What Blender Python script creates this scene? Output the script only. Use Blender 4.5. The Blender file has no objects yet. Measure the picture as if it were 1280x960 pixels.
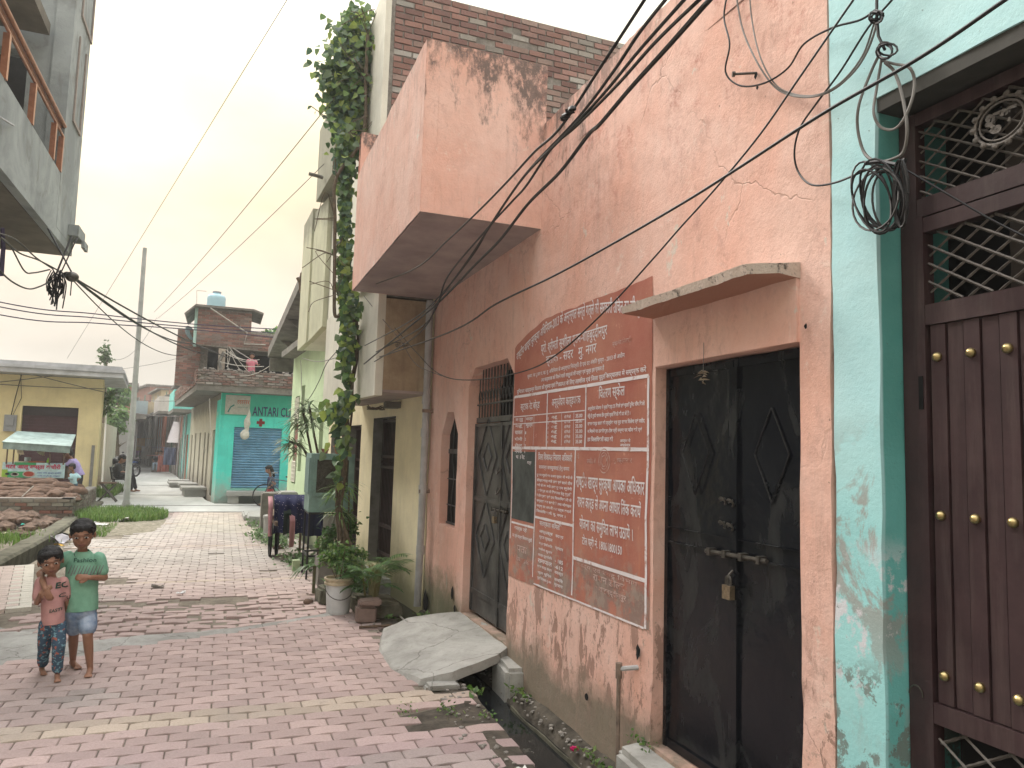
import bpy, bmesh, math, random
from mathutils import Vector, Matrix, noise
from mathutils.bvhtree import BVHTree
R = random.Random(7)
SC = bpy.context.scene
COL = SC.collection
PI = math.pi

# ------------------------------------------------------------------ camera
CAMP = Vector((0, 0, 1.75))
PITCH, YAW, ROLL, FPX = math.radians(5.265), math.radians(21.059), math.radians(1.7), 930.0
_c, _s = math.cos, math.sin
FW = Vector((_s(YAW)*_c(PITCH), _c(YAW)*_c(PITCH), _s(PITCH)))
_rt = Vector((_c(YAW), -_s(YAW), 0))
_up = _rt.cross(FW)
RX = _rt*_c(ROLL) + _up*_s(ROLL)
UX = -_rt*_s(ROLL) + _up*_c(ROLL)
cam = bpy.data.objects.new('camera', bpy.data.cameras.new('camera'))
COL.objects.link(cam)
m = Matrix.Identity(4)
for i in range(3):
    m[i][0], m[i][1], m[i][2], m[i][3] = RX[i], UX[i], -FW[i], CAMP[i]
cam.matrix_world = m
cam.data.sensor_width = 36
cam.data.lens = 36*FPX/1280
cam.data.clip_start = 0.05
cam.data.clip_end = 2000
SC.camera = cam

def P(px, py, **k):
    """survey helper: where the sight line of a measured point meets a real plane of the street"""
    d = FW + RX*((px-640)/FPX) + UX*((480-py)/FPX)
    (n, v), = k.items()
    i = 'xyz'.index(n)
    return CAMP + d*((v-CAMP[i])/d[i])

# ------------------------------------------------------------------ materials
class NT:
    def __init__(s, name, rough=.85, spec=.3, metal=0):
        s.m = bpy.data.materials.new(name); s.m.use_nodes = True
        s.t = s.m.node_tree; s.t.nodes.clear()
        s.out = s.n('ShaderNodeOutputMaterial')
        s.b = s.n('ShaderNodeBsdfPrincipled')
        s.b.inputs['Roughness'].default_value = rough
        s.b.inputs['Specular IOR Level'].default_value = spec
        s.b.inputs['Metallic'].default_value = metal
        s.l(s.b.outputs[0], s.out.inputs[0])
        s.pos = s.n('ShaderNodeNewGeometry').outputs['Position']
    def n(s, k): return s.t.nodes.new(k)
    def l(s, a, b): s.t.links.new(a, b)
    def put(s, v, inp):
        if hasattr(v, 'links'): s.l(v, inp)
        elif isinstance(v, (tuple, list)): inp.default_value = (*v[:3], 1) if len(inp.default_value) == 4 else v
        else: inp.default_value = v if not hasattr(inp.default_value, '__len__') else [v]*(len(inp.default_value)-1)+[1]
    def scaled(s, v):
        q = s.n('ShaderNodeMapping'); q.inputs['Scale'].default_value = v; s.l(s.pos, q.inputs[0]); return q.outputs[0]
    def noise(s, sc, det=4, rough=.6, vec=None, dist=0):
        q = s.n('ShaderNodeTexNoise'); q.inputs['Scale'].default_value = sc; q.inputs['Detail'].default_value = det
        q.inputs['Roughness'].default_value = rough; q.inputs['Distortion'].default_value = dist
        s.l(vec if vec is not None else s.pos, q.inputs['Vector']); return q.outputs[0]
    def vor(s, sc, vec=None, feat='F1'):
        q = s.n('ShaderNodeTexVoronoi'); q.feature = feat; q.inputs['Scale'].default_value = sc
        s.l(vec if vec is not None else s.pos, q.inputs['Vector']); return q.outputs['Distance']
    def rng(s, v, a, b, c=0., d=1.):
        q = s.n('ShaderNodeMapRange'); s.put(v, q.inputs[0])
        for i, x in zip((1, 2, 3, 4), (a, b, c, d)): q.inputs[i].default_value = x
        return q.outputs[0]
    def math(s, op, a, b=0.):
        q = s.n('ShaderNodeMath'); q.operation = op; s.put(a, q.inputs[0]); s.put(b, q.inputs[1]); return q.outputs[0]
    def warp(s, sc=2.5, k=.35):
        q = s.n('ShaderNodeTexNoise'); q.inputs['Scale'].default_value = sc; q.inputs['Detail'].default_value = 5; s.l(s.pos, q.inputs['Vector'])
        v = s.n('ShaderNodeVectorMath'); v.operation = 'MULTIPLY_ADD'; s.l(q.outputs['Color'], v.inputs[0]); v.inputs[1].default_value = (k, k, k); s.l(s.pos, v.inputs[2]); return v.outputs[0]
    def mul(s, *a):
        r = a[0]
        for x in a[1:]: r = s.math('MULTIPLY', r, x)
        return r
    def mix(s, f, a, b):
        q = s.n('ShaderNodeMix'); q.data_type = 'RGBA'
        s.put(f, q.inputs[0]); s.put(a, q.inputs[6]); s.put(b, q.inputs[7]); return q.outputs[2]
    def xyz(s):
        q = s.n('ShaderNodeSeparateXYZ'); s.l(s.pos, q.inputs[0]); return q.outputs
    def attr(s, nm='tint'):
        q = s.n('ShaderNodeAttribute'); q.attribute_name = nm; return q.outputs['Color']
    def tintmul(s, a, b):
        q = s.n('ShaderNodeMix'); q.data_type = 'RGBA'; q.blend_type = 'MULTIPLY'; q.inputs[0].default_value = 1
        s.put(a, q.inputs[6]); s.put(b, q.inputs[7]); return q.outputs[2]
    def bump(s, h, st=.3, d=.02):
        q = s.n('ShaderNodeBump'); q.inputs['Strength'].default_value = st; q.inputs['Distance'].default_value = d
        s.l(h, q.inputs['Height']); s.l(q.outputs[0], s.b.inputs['Normal'])
    def col(s, c): s.put(c, s.b.inputs['Base Color']); return s.m

def dk(c, k): return tuple(x*k for x in c)

def m_plain(name, c, rough=.8, var=.25, scale=6, metal=0, spec=.3, bump=.15, bscale=40):
    s = NT(name, rough, spec, metal)
    n = s.rng(s.noise(scale, 5), .35, .68)
    s.bump(s.noise(bscale, 4), bump, .01)
    return s.col(s.mix(n, dk(c, 1-var), dk(c, 1+var*.5)))

def m_plaster(name, c, grime=.5, base_z=.5, stain=(.16, .14, .10), top=None, streak=.4, patch=None, bump=.35):
    """limewashed plaster: blotches, vertical run marks, damp foot, optional black mould under the top edge"""
    s = NT(name, .92, .2)
    z = s.xyz()[2]
    big = s.rng(s.noise(1.6, 6, .65), .32, .7)
    c1 = s.mix(big, dk(c, .84), dk(c, 1.08))
    run = s.rng(s.noise(1, 6, .65, s.scaled((9, 9, 1.1))), .52, .75)
    c2 = s.mix(s.mul(run, streak), c1, dk(c, .62))
    if patch:
        pm = s.rng(s.noise(2.3, 9, .72, None, .6), .585, .615)
        c2 = s.mix(s.mul(pm, .55), c2, patch)
    spk = s.rng(s.noise(28, 6, .75), .63, .70)
    c3 = s.mix(s.mul(spk, .35*grime*2), c2, stain)
    wob = s.noise(3.2, 7, .7)
    foot = s.rng(s.math('SUBTRACT', z, s.mul(wob, base_z*1.7)), -.35*base_z*2, .15*base_z, 1, 0)
    c4 = s.mix(s.mul(foot, .8), c3, stain)
    if top:
        tm = s.rng(s.math('ADD', z, s.mul(s.noise(5, 8, .75, s.scaled((1, 1, .35))), 1.5)), top[0]+.72, top[0]+1.0)
        c4 = s.mix(s.mul(tm, top[1]), c4, (.09, .085, .08))
    h = s.math('ADD', s.mul(s.noise(55, 6, .7), .35), s.noise(5, 5, .6))
    s.bump(h, bump, .025)
    return s.col(c4)

M = {}
def mats():
    # pink painted plaster of the near house
    s = NT('pink_plaster', .9, .22)
    X, Y, Z = s.xyz()
    base, lite, orange = (.73, .432, .345), (.78, .55, .475), (.70, .36, .27)
    big = s.rng(s.noise(1.1, 6, .62), .36, .66)
    c = s.mix(big, base, lite)
    c = s.mix(s.mul(s.rng(s.noise(2.1, 5, .6, s.scaled((1, 1.7, .8))), .5, .72), .42), c, orange)
    # old red coat showing high on the wall towards the parapet
    rz = s.mul(s.rng(Z, 2.9, 3.9), s.rng(s.noise(3.0, 9, .74, s.scaled((1, 1.2, .8)), .8), .50, .60), s.rng(s.noise(26, 6, .75), .42, .58), s.rng(X, 2.1, 2.2))
    c = s.mix(s.mul(rz, .72), c, (.46, .185, .145))
    mo = s.mul(s.rng(s.noise(11, 8, .78, s.scaled((1, 1.2, .7)), .7), .52, .60), s.rng(s.noise(1.5, 5, .6), .42, .56))
    c = s.mix(s.mul(mo, .38), c, (.43, .24, .20))
    pa = s.mul(s.rng(s.noise(8, 8, .8, None, .8), .57, .62), s.rng(s.noise(1.9, 4, .6), .5, .6))
    c = s.mix(s.mul(pa, .6), c, (.80, .66, .58))
    # pale filler dabs
    c = s.mix(s.mul(s.rng(s.noise(3.2, 4, .7, s.scaled((1, 1.3, .8))), .665, .69), .6), c, (.62, .62, .55))
    # flaked foot of the wall under the notice
    fl = s.mul(s.rng(s.noise(6.5, 8, .7, s.scaled((1, 1.4, .55)), .4), .53, .56), s.rng(Z, 1.05, .72), s.rng(Z, .02, .3), s.rng(Y, 6.9, 5.5))
    c = s.mix(s.mul(fl, .8), c, (.30, .185, .145))
    fl2 = s.mul(s.rng(s.noise(22, 6, .7), .58, .62), s.rng(Z, 1.2, .8), s.rng(Y, 7.2, 5.4))
    c = s.mix(s.mul(fl2, .6), c, (.36, .25, .20))
    damp = s.rng(s.math('SUBTRACT', Z, s.mul(s.noise(2.6, 8, .72), .62)), -.16, .09, 1, 0)
    c = s.mix(s.mul(damp, .9), c, (.20, .18, .135))
    green = s.mul(s.rng(Y, 6.95, 7.3), s.rng(s.math('SUBTRACT', Z, s.mul(s.noise(4, 8, .75), 1.0)), -.25, .1, 1, 0))
    c = s.mix(s.mul(green, .75), c, (.15, .16, .09))
    # black mould under the parapet tops, run marks below
    tn = s.noise(6.0, 9, .72, s.scaled((1, 1, .36)))
    tn2 = s.rng(s.noise(21, 7, .75, s.scaled((1, 1, .6))), .36, .52)
    sel = s.rng(X, 2.19, 2.23)      # long wall or balcony
    zb = s.math('SUBTRACT', s.math('SUBTRACT', Z, 4.87), s.rng(Y, 8.2, 8.3, 0, .42))
    zb = s.math('ADD', zb, s.rng(X, 1.3, 2.2, -.06, .22))
    edge = s.rng(zb, -.30, .02, 0, .13)
    tm_b = s.mul(s.rng(s.math('ADD', s.math('ADD', tn, edge), s.mul(zb, .22)), .45, .56), tn2)
    near = s.mul(s.rng(Y, 3.0, 4.6), .9)
    zw = s.mul(s.math('SUBTRACT', Z, 4.38), .36)
    tm_w = s.mul(s.rng(s.math('ADD', tn, zw), .37, .50), tn2, near)
    tm = s.mix(sel, tm_b, tm_w)
    nrm = s.n('ShaderNodeSeparateXYZ'); g = s.n('ShaderNodeNewGeometry'); s.l(g.outputs['True Normal'], nrm.inputs[0])
    endf = s.rng(s.math('ABSOLUTE', nrm.outputs[0]), .5, .6, 1, .25)
    tm = s.mul(tm, s.mix(sel, endf, 1.0))
    c = s.mix(s.mul(tm, .85), c, (.085, .082, .08))
    run = s.mul(s.rng(s.noise(1, 7, .7, s.scaled((11, 11, 1.0))), .56, .7), .35)
    c = s.mix(run, c, (.42, .27, .22))
    spk = s.rng(s.noise(17, 3, .6), .735, .75)
    c = s.mix(s.mul(spk, .7), c, (.14, .10, .08))
    c = s.mix(s.mul(s.rng(s.noise(3.3, 9, .85, None, .9), .492, .5), s.rng(s.noise(3.3, 9, .85, None, .9), .508, .5), .25), c, (.3, .17, .13))
    ckp = s.mul(s.rng(s.vor(.62, s.warp(2.2, .55), 'DISTANCE_TO_EDGE'), .0, .0045, 1, 0), s.rng(s.noise(1.3, 3), .45, .6))
    c = s.mix(s.mul(ckp, .32), c, (.20, .12, .10))
    sm_ = s.rng(s.noise(7, 7, .72, s.scaled((1, 1.6, .8))), .5, .75)
    c = s.mix(s.mul(sm_, .28), c, (.44, .27, .235))
    h = s.math('ADD', s.mul(s.noise(60, 6, .7), .3), s.math('ADD', s.noise(4.2, 6, .6), s.math('ADD', s.mul(fl, -1.1), s.mul(ckp, -.3))))
    s.bump(h, .45, .03)
    M['pink'] = s.col(c)
    # underside of the balcony: unpainted mauve-grey render
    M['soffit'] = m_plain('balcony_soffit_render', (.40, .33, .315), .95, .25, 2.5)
    # teal limewash
    s = NT('teal_plaster', .9, .2)
    X, Y, Z = s.xyz()
    big = s.rng(s.noise(1.7, 6, .65), .35, .68)
    c = s.mix(big, (.41, .68, .71), (.53, .77, .79))
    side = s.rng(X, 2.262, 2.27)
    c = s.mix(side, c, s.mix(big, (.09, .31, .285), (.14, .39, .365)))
    lo = s.rng(Z, 2.0, 1.45)
    c = s.mix(s.mul(lo, .5), c, (.19, .56, .55))
    pm = s.mul(s.rng(s.noise(3.2, 8, .7, s.scaled((1, 1, .6)), .5), .5, .55), s.rng(Z, 1.95, 1.6), s.rng(Z, .6, 1.25))
    c = s.mix(s.mul(pm, .85), c, (.33, .31, .29))
    pm2 = s.mul(s.rng(s.noise(5.2, 8, .72), .53, .56), s.rng(Z, 1.05, .95))
    c = s.mix(s.mul(pm2, .8), c, (.17, .17, .15))
    wm = s.mul(s.rng(s.noise(4.1, 8, .7), .57, .61), s.rng(Z, 1.5, 1.3), s.rng(Z, .8, 1.0))
    c = s.mix(s.mul(wm, .9), c, (.66, .64, .68))
    spk = s.rng(s.noise(24, 5, .7), .68, .70)
    c = s.mix(s.mul(spk, .6), c, (.10, .16, .15))
    s.bump(s.math('ADD', s.mul(s.noise(60, 6, .7), .3), s.noise(5, 6, .6)), .32, .025)
    M['teal'] = s.col(c)
    # painted notice
    s = NT('painted_notice_red', .85, .25)
    X, Y, Z = s.xyz()
    big = s.rng(s.noise(2.2, 6, .65), .38, .66)
    c = s.mix(big, (.385, .135, .10), (.46, .205, .145))
    run = s.rng(s.noise(1, 7, .7, s.scaled((14, 14, 1.6))), .5, .7)
    c = s.mix(s.mul(run, .5, s.rng(Z, 2.35, 1.9)), c, (.56, .24, .14))
    gr = s.mul(s.rng(s.noise(3.0, 8, .72), .47, .56), s.rng(Z, 1.16, .98))
    c = s.mix(s.mul(gr, .85), c, (.245, .19, .165))
    gr3 = s.mul(s.rng(s.noise(9, 8, .7), .5, .58), s.rng(Z, 1.3, 1.0))
    c = s.mix(s.mul(gr3, .5), c, (.36, .31, .26))
    chip = s.rng(s.noise(19, 7, .72), .64, .67)
    c = s.mix(s.mul(chip, .6), c, (.66, .36, .27))
    s.bump(s.math('ADD', s.mul(s.noise(60, 6, .7), .3), s.noise(4.2, 6, .6)), .3, .02)
    M['notice'] = s.col(c)
    s = NT('white_brush_lettering', .85, .2)
    c = s.mix(s.rng(s.noise(14, 7, .7), .56, .66), (.74, .69, .70), (.48, .29, .25))
    M['letter'] = s.col(c)
    s = NT('faded_lettering', .85, .2)
    c = s.mix(s.rng(s.noise(17, 7, .7), .46, .6), (.58, .44, .40), (.44, .17, .12))
    M['faded'] = s.col(c)
    M['board'] = m_plain('blackboard_paint', (.075, .085, .08), .8, .5, 5)
    # metals
    s = NT('black_enamel_door', .3, .28, .0)
    sm = s.rng(s.noise(2.6, 6, .62, s.scaled((1, 1.4, .7)), 1.2), .5, .74)
    c = s.mix(s.mul(sm, .45), (.0045, .0055, .0085), (.06, .064, .062))
    sc = s.rng(s.noise(1, 6, .75, s.scaled((60, 60, 7))), .70, .74)
    c = s.mix(s.mul(sc, .45), c, (.20, .20, .19))
    s.put(s.rng(sm, 0, 1, .2, .5), s.b.inputs['Roughness'])
    s.bump(s.noise(3.2, 4, .55), .28, .05)
    M['blackdoor'] = s.col(c)
    s = NT('grey_black_door', .42, .5, .0)
    c = s.mix(s.rng(s.noise(4, 6, .65), .4, .7), (.030, .031, .031), (.10, .10, .095))
    s.bump(s.noise(6, 4), .2, .03)
    M['greydoor'] = s.col(c)
    M['worn_steel'] = m_plain('worn_dark_steel', (.10, .092, .08), .45, .5, 30, .6, .5)
    M['brass'] = m_plain('tarnished_brass', (.46, .36, .17), .32, .35, 20, 1, .5, .25, 60)
    M['lock'] = m_plain('old_padlock_brass', (.34, .27, .18), .42, .4, 60, .8)
    s = NT('brown_gate_enamel', .48, .45)
    c = s.mix(s.rng(s.noise(5, 6, .65), .4, .7), (.033, .0155, .0175), (.054, .028, .030))
    du = s.rng(s.noise(1, 7, .7, s.scaled((16, 16, 1.6))), .5, .75)
    c = s.mix(s.mul(du, .4), c, (.13, .10, .09))
    s.bump(s.noise(30, 5), .12, .01)
    M['gate'] = s.col(c)
    M['lattice'] = m_plain('twisted_iron_bar', (.135, .118, .105), .55, .35, 40, .3, .5, .4, 90)
    M['gateback'] = m_plain('dusty_sheet_behind_gate', (.07, .058, .052), .9, .5, 4)
    M['concrete'] = m_plaster('concrete_render', (.37, .37, .35), .5, .01, (.16, .155, .14), None, .5, None, .5)
    M['darkconc'] = m_plain('dark_stained_concrete', (.20, .19, .17), .95, .35, 4, bump=.4)
    s = NT('grey_cement_house', .93, .2)
    big = s.rng(s.noise(1.0, 6, .65, None, .6), .38, .64)
    c = s.mix(big, (.235, .26, .265), (.37, .405, .41))
    c = s.mix(s.mul(s.rng(s.noise(2.4, 5, .6, s.scaled((1, 1, .7)), 1.2), .56, .66), .5), c, (.17, .17, .155))
    s.bump(s.noise(40, 6, .7), .3, .02)
    M['cement'] = s.col(c)
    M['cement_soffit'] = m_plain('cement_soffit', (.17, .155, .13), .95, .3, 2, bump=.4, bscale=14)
    M['copper'] = m_plain('copper_brown_railing', (.38, .17, .10), .35, .25, 10, .5, .5)
    M['cream'] = m_plaster('cream_limewash', (.84, .76, .53), .4, .55, (.26, .25, .13), None, .3)
    M['creamwhite'] = m_plaster('off_white_limewash', (.74, .72, .62), .4, .2, (.3, .28, .2), None, .3)
    s = NT('weathered_ochre_plaster', .92, .2)
    big = s.rng(s.noise(2.0, 7, .7), .4, .62)
    c = s.mix(big, (.30, .225, .15), (.47, .375, .25))
    c = s.mix(s.mul(s.rng(s.noise(1, 7, .7, s.scaled((9, 9, .9))), .5, .7), .55), c, (.17, .13, .10))
    s.bump(s.noise(40, 6), .3, .02)
    M['ochre'] = s.col(c)
    M['palegreen'] = m_plaster('pale_green_limewash', (.56, .70, .46), .5, .5, (.25, .26, .15), None, .35)
    M['boxgreen'] = m_plaster('yellow_green_render', (.56, .56, .41), .5, .01, (.2, .19, .14), (5.55, .55), .6)
    M['door_brown'] = m_plain('dark_brown_door', (.052, .030, .028), .5, .4, 8)
    M['reveal_grey'] = m_plain('grey_cement_reveal', (.24, .235, .22), .9, .3, 5)
    M['pvc'] = m_plain('grey_pipe', (.44, .44, .44), .55, .22, 7)
    M['pipe_rust'] = m_plain('rusty_water_pipe', (.26, .20, .16), .6, .4, 18, .3)
    M['cable'] = m_plain('black_cable', (.018, .017, .018), .5, .2, 10, bump=0)
    M['cable_grey'] = m_plain('weathered_grey_cable', (.17, .16, .15), .6, .2, 10, bump=0)
    M['bulb'] = m_plain('white_wire', (.5, .47, .42), .6, .2, 10, bump=0)
    # tinted materials (per piece tint attribute)
    s = NT('brick', .93, .2)
    n = s.rng(s.noise(45, 5, .7), .3, .75, .72, 1.2)
    c = s.tintmul(s.attr(), s.mix(n, (.6, .6, .6), (1.1, 1.1, 1.1)))
    c = s.mix(s.mul(s.rng(s.noise(2.6, 7, .7), .53, .66), .4), c, (.10, .095, .085))
    s.bump(s.noise(60, 5, .7), .5, .01)
    M['brick'] = s.col(c)
    M['mortar'] = m_plain('mortar', (.27, .25, .225), .95, .35, 14, bump=.6, bscale=50)
    s = NT('paver', .88, .3)
    n = s.rng(s.noise(70, 5, .75), .3, .72)
    c = s.tintmul(s.attr(), s.mix(n, (.78, .78, .78), (1.1, 1.1, 1.1)))
    c = s.mix(s.mul(s.rng(s.noise(1.5, 8, .68, None, .4), .52, .68), .26), c, (.24, .215, .2))
    c = s.mix(s.mul(s.rng(s.noise(9, 7, .7), .60, .70), .4), c, (.19, .17, .15))
    s.bump(s.noise(110, 5, .7), .35, .008)
    M['paver'] = s.col(c)
    s = NT('leaf', .5, .4)
    n = s.rng(s.noise(30, 3), .3, .7, .8, 1.15)
    c = s.tintmul(s.attr(), s.mix(n, (.75, .75, .75), (1.15, 1.15, 1.15)))
    s.col(c)
    tr = s.n('ShaderNodeBsdfTranslucent'); s.l(c, tr.inputs[0])
    mx = s.n('ShaderNodeMixShader'); mx.inputs[0].default_value = .35
    s.l(s.b.outputs[0], mx.inputs[1]); s.l(tr.outputs[0], mx.inputs[2]); s.l(mx.outputs[0], s.out.inputs[0])
    M['leaf'] = s.m
    M['tint'] = NT('painted', .7, .3)
    s = M['tint']; M['tint'] = s.col(s.tintmul(s.attr(), s.mix(s.rng(s.noise(9, 5, .65), .35, .7), (.72, .72, .72), (1.1, 1.1, 1.1))))
    M['bark'] = m_plain('bark', (.16, .125, .09), .95, .4, 25, bump=.8, bscale=60)
    M['soil'] = m_plain('dark_damp_soil', (.085, .073, .058), .95, .55, 9, bump=1, bscale=22)
    s = NT('dirt', .95, .2)
    c = s.mix(s.rng(s.noise(3, 8, .7), .38, .64), (.17, .145, .115), (.30, .265, .215))
    c = s.mix(s.mul(s.rng(s.noise(14, 6, .7), .55, .7), .7), c, (.09, .08, .06))
    s.bump(s.noise(26, 8, .75), .9, .03)
    M['dirt'] = s.col(c)
    s = NT('road_concrete', .9, .25)
    c = s.mix(s.rng(s.noise(.9, 8, .65, s.scaled((1, .35, 1))), .36, .66), (.33, .335, .315), (.47, .475, .45))
    c = s.mix(s.mul(s.rng(s.noise(6, 7, .7), .56, .72), .4), c, (.25, .24, .22))
    s.bump(s.noise(50, 6, .7), .3, .01)
    M['road'] = s.col(c)
    s = NT('drain_water', .07, .5)
    c = s.mix(s.rng(s.noise(9, 6, .7), .58, .66), (.012, .014, .016), (.07, .07, .062))
    s.bump(s.noise(14, 3), .06, .01)
    M['water'] = s.col(c)
    s = NT('apron_cement', .9, .3)
    c = s.mix(s.rng(s.noise(2.6, 7, .68, None, .5), .36, .66), (.26, .255, .235), (.42, .415, .39))
    c = s.mix(s.mul(s.rng(s.noise(16, 7, .75), .55, .68), .5), c, (.20, .19, .165))
    ck = s.rng(s.vor(1.15, s.warp(3.5, .3), 'DISTANCE_TO_EDGE'), .0, .009, 1, 0)
    c = s.mix(s.mul(ck, .75), c, (.10, .095, .085))
    s.bump(s.math('ADD', s.mul(s.noise(60, 6, .7), .4), s.noise(6, 6, .6)), .6, .02)
    M['apron'] = s.col(c)
    M['moss'] = m_plain('mossy_kerb_concrete', (.125, .12, .085), .95, .5, 6, bump=.8, bscale=24)
    M['bucket'] = m_plain('white_paint_bucket', (.62, .65, .66), .5, .14, 8)
    M['bucket_rim'] = m_plain('cream_bucket_rim', (.55, .47, .33), .6, .3, 12)
    M['cooler'] = m_plain('faded_green_sheet_metal', (.205, .32, .285), .6, .25, 8)
    M['mesh_dark'] = m_plain('cooler_pad_straw', (.07, .066, .05), .95, .5, 30, bump=.9, bscale=70)
    M['shutter_blue'] = m_plain('blue_rolling_shutter', (.17, .36, .54), .5, .22, 2.5)
    M['yellow'] = m_plaster('yellow_limewash', (.74, .64, .37), .3, .5, (.3, .27, .15), None, .22)
    M['purple_shutter'] = m_plain('maroon_shutter', (.065, .028, .034), .7, .25, 4)
    M['slabwhite'] = m_plain('grey_white_slab', (.47, .48, .50), .85, .25, 3)
    M['clinic'] = m_plaster('turquoise_limewash', (.10, .72, .61), .7, .9, (.40, .34, .31), None, .5, (.50, .66, .60))
    M['clinic_dk'] = m_plaster('sea_green_limewash', (.06, .50, .37), .3, .01, (.2, .3, .25), None, .3)
    M['aged'] = m_plaster('aged_cream_plaster', (.54, .52, .42), .8, .9, (.23, .20, .17), (2.7, .6), .8, (.36, .30, .22))
    M['tank'] = m_plain('pale_blue_water_tank', (.38, .58, .66), .5, .1, 3)
    M['pole'] = m_plain('weathered_grey_pole', (.42, .44, .43), .8, .25, 3)
    M['dung'] = m_plain('dried_dung', (.14, .085, .058), .97, .45, 12, bump=1, bscale=40)
    M['rubble'] = m_plain('rubble', (.17, .115, .085), .97, .5, 9, bump=1, bscale=24)
    M['skin'] = m_plain('brown_skin', (.27, .14, .088), .5, .12, 12, bump=.05, spec=.35)
    M['hair'] = m_plain('black_hair', (.010, .009, .009), .55, .4, 60, spec=.35, bump=.6, bscale=160)
    M['eye'] = m_plain('eye_white', (.5, .46, .42), .3, .05, 5, bump=0)
    M['pupil'] = m_plain('dark_iris', (.008, .005, .004), .2, .05, 5, bump=0)
    M['lip'] = m_plain('lips', (.17, .06, .045), .5, .1, 5, bump=0)
    M['steel'] = m_plain('bare_steel', (.35, .36, .37), .4, .3, 9, .7)
    M['black'] = m_plain('black_plastic', (.018, .018, .02), .45, .3, 9)
    M['rubber'] = m_plain('tyre_rubber', (.02, .02, .021), .85, .3, 20)
    M['blind'] = m_plain('dark_room', (.006, .006, .007), .9, .3, 3, bump=0)
    M['tin'] = m_plain('weathered_tin_sheet', (.27, .36, .34), .55, .35, 5, .3)
    M['wood'] = m_plain('weathered_wood', (.16, .11, .075), .85, .4, 9, bump=.5)
    s = NT('grass_ground', .95, .15)
    s.bump(s.noise(60, 5), .8, .02)
    M['grassg'] = s.col(s.mix(s.rng(s.noise(9, 8, .75), .42, .6), (.16, .145, .10), (.33, .30, .245)))
mats()

def flat(name, c, rough=.75):
    k = 'f_'+name
    if k not in M: M[k] = m_plain(name, c, rough, .16, 14, bump=.1)
    return M[k]
# ------------------------------------------------------------------ building blocks
BASE = {}
def lnk(o):
    COL.objects.link(o); return o
def props(o, label=None, cat=None, group=None, kind=None):
    for k, v in (('label', label), ('category', cat), ('group', group), ('kind', kind)):
        if v: o[k] = v
    return o
def thing(name, label, cat, base, group=None):
    o = lnk(bpy.data.objects.new(name, None)); o.empty_display_size = .2
    o.location = Vector(base); BASE[o.name] = Vector(base)
    return props(o, label, cat, group)
def mk(name, bm, mat, parent=None, smooth=False, label=None, cat=None, group=None, kind=None):
    """one mesh object; its vertices are given in street coordinates"""
    me = bpy.data.meshes.new(name)
    if isinstance(bm, bmesh.types.BMesh):
        bmesh.ops.recalc_face_normals(bm, faces=bm.faces[:])
        bm.to_mesh(me); bm.free()
    else:
        me = bm; me.name = name
    o = bpy.data.objects.new(name, me); lnk(o)
    if parent is not None:
        b = BASE[parent.name]; o.parent = parent
        me.transform(Matrix.Translation(-b)); BASE[o.name] = b
    else:
        vs = [v.co for v in me.vertices]
        if vs:
            lo = Vector([min(v[i] for v in vs) for i in range(3)]); hi = Vector([max(v[i] for v in vs) for i in range(3)])
            b = Vector(((lo.x+hi.x)/2, (lo.y+hi.y)/2, lo.z))
        else: b = Vector()
        me.transform(Matrix.Translation(-b)); o.location = b; BASE[o.name] = b
    for x in (mat if isinstance(mat, (list, tuple)) else [mat]): me.materials.append(x)
    if smooth:
        for p in me.polygons: p.use_smooth = True
        me.set_sharp_from_angle(angle=math.radians(50))
    return props(o, label, cat, group, kind)
def NB():
    bm = bmesh.new(); bm.loops.layers.float_color.new('tint'); return bm
def tint(bm, faces, c):
    L = bm.loops.layers.float_color['tint']
    for f in faces:
        for l in f.loops: l[L] = (*c[:3], 1)
def box(bm, x0, x1, y0, y1, z0, z1, c=None, jit=0, M4=None):
    vs = [Vector((x, y, z)) for x in (x0, x1) for y in (y0, y1) for z in (z0, z1)]
    if jit: vs = [v+Vector([R.uniform(-jit, jit) for _ in range(3)]) for v in vs]
    if M4: vs = [M4 @ v for v in vs]
    v = [bm.verts.new(p) for p in vs]
    fs = [bm.faces.new([v[i] for i in q]) for q in ((0,1,3,2),(4,6,7,5),(0,4,5,1),(2,3,7,6),(0,2,6,4),(1,5,7,3))]
    if c: tint(bm, fs, c)
    return fs
def rbox(x0, x1, y0, y1, z0, z1, bev=.01, jit=0, cuts=0):
    """box with worn, slightly uneven edges"""
    bm = NB(); box(bm, x0, x1, y0, y1, z0, z1, jit=jit)
    if cuts:
        bmesh.ops.subdivide_edges(bm, edges=bm.edges[:], cuts=cuts, use_grid_fill=True)
        for v in bm.verts:
            n = noise.noise_vector(v.co*3.1); v.co += n*bev*.8
    if bev: bmesh.ops.bevel(bm, geom=[e for e in bm.edges if e.is_manifold and e.calc_face_angle(0) > .6], offset=bev, segments=2, affect='EDGES')
    return bm
def prism(bm, pts, d, c=None):
    """polygon pts extruded by vector d"""
    d = Vector(d); a = [bm.verts.new(Vector(p)) for p in pts]; b = [bm.verts.new(Vector(p)+d) for p in pts]
    n = len(pts); fs = [bm.faces.new(a), bm.faces.new(b[::-1])]
    fs += [bm.faces.new((a[i], b[i], b[(i+1) % n], a[(i+1) % n])) for i in range(n)]
    if c: tint(bm, fs, c)
    return fs
def sheet(bm, pts, c=None):
    f = bm.faces.new([bm.verts.new(Vector(p)) for p in pts])
    if c: tint(bm, [f], c)
    return f
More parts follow.
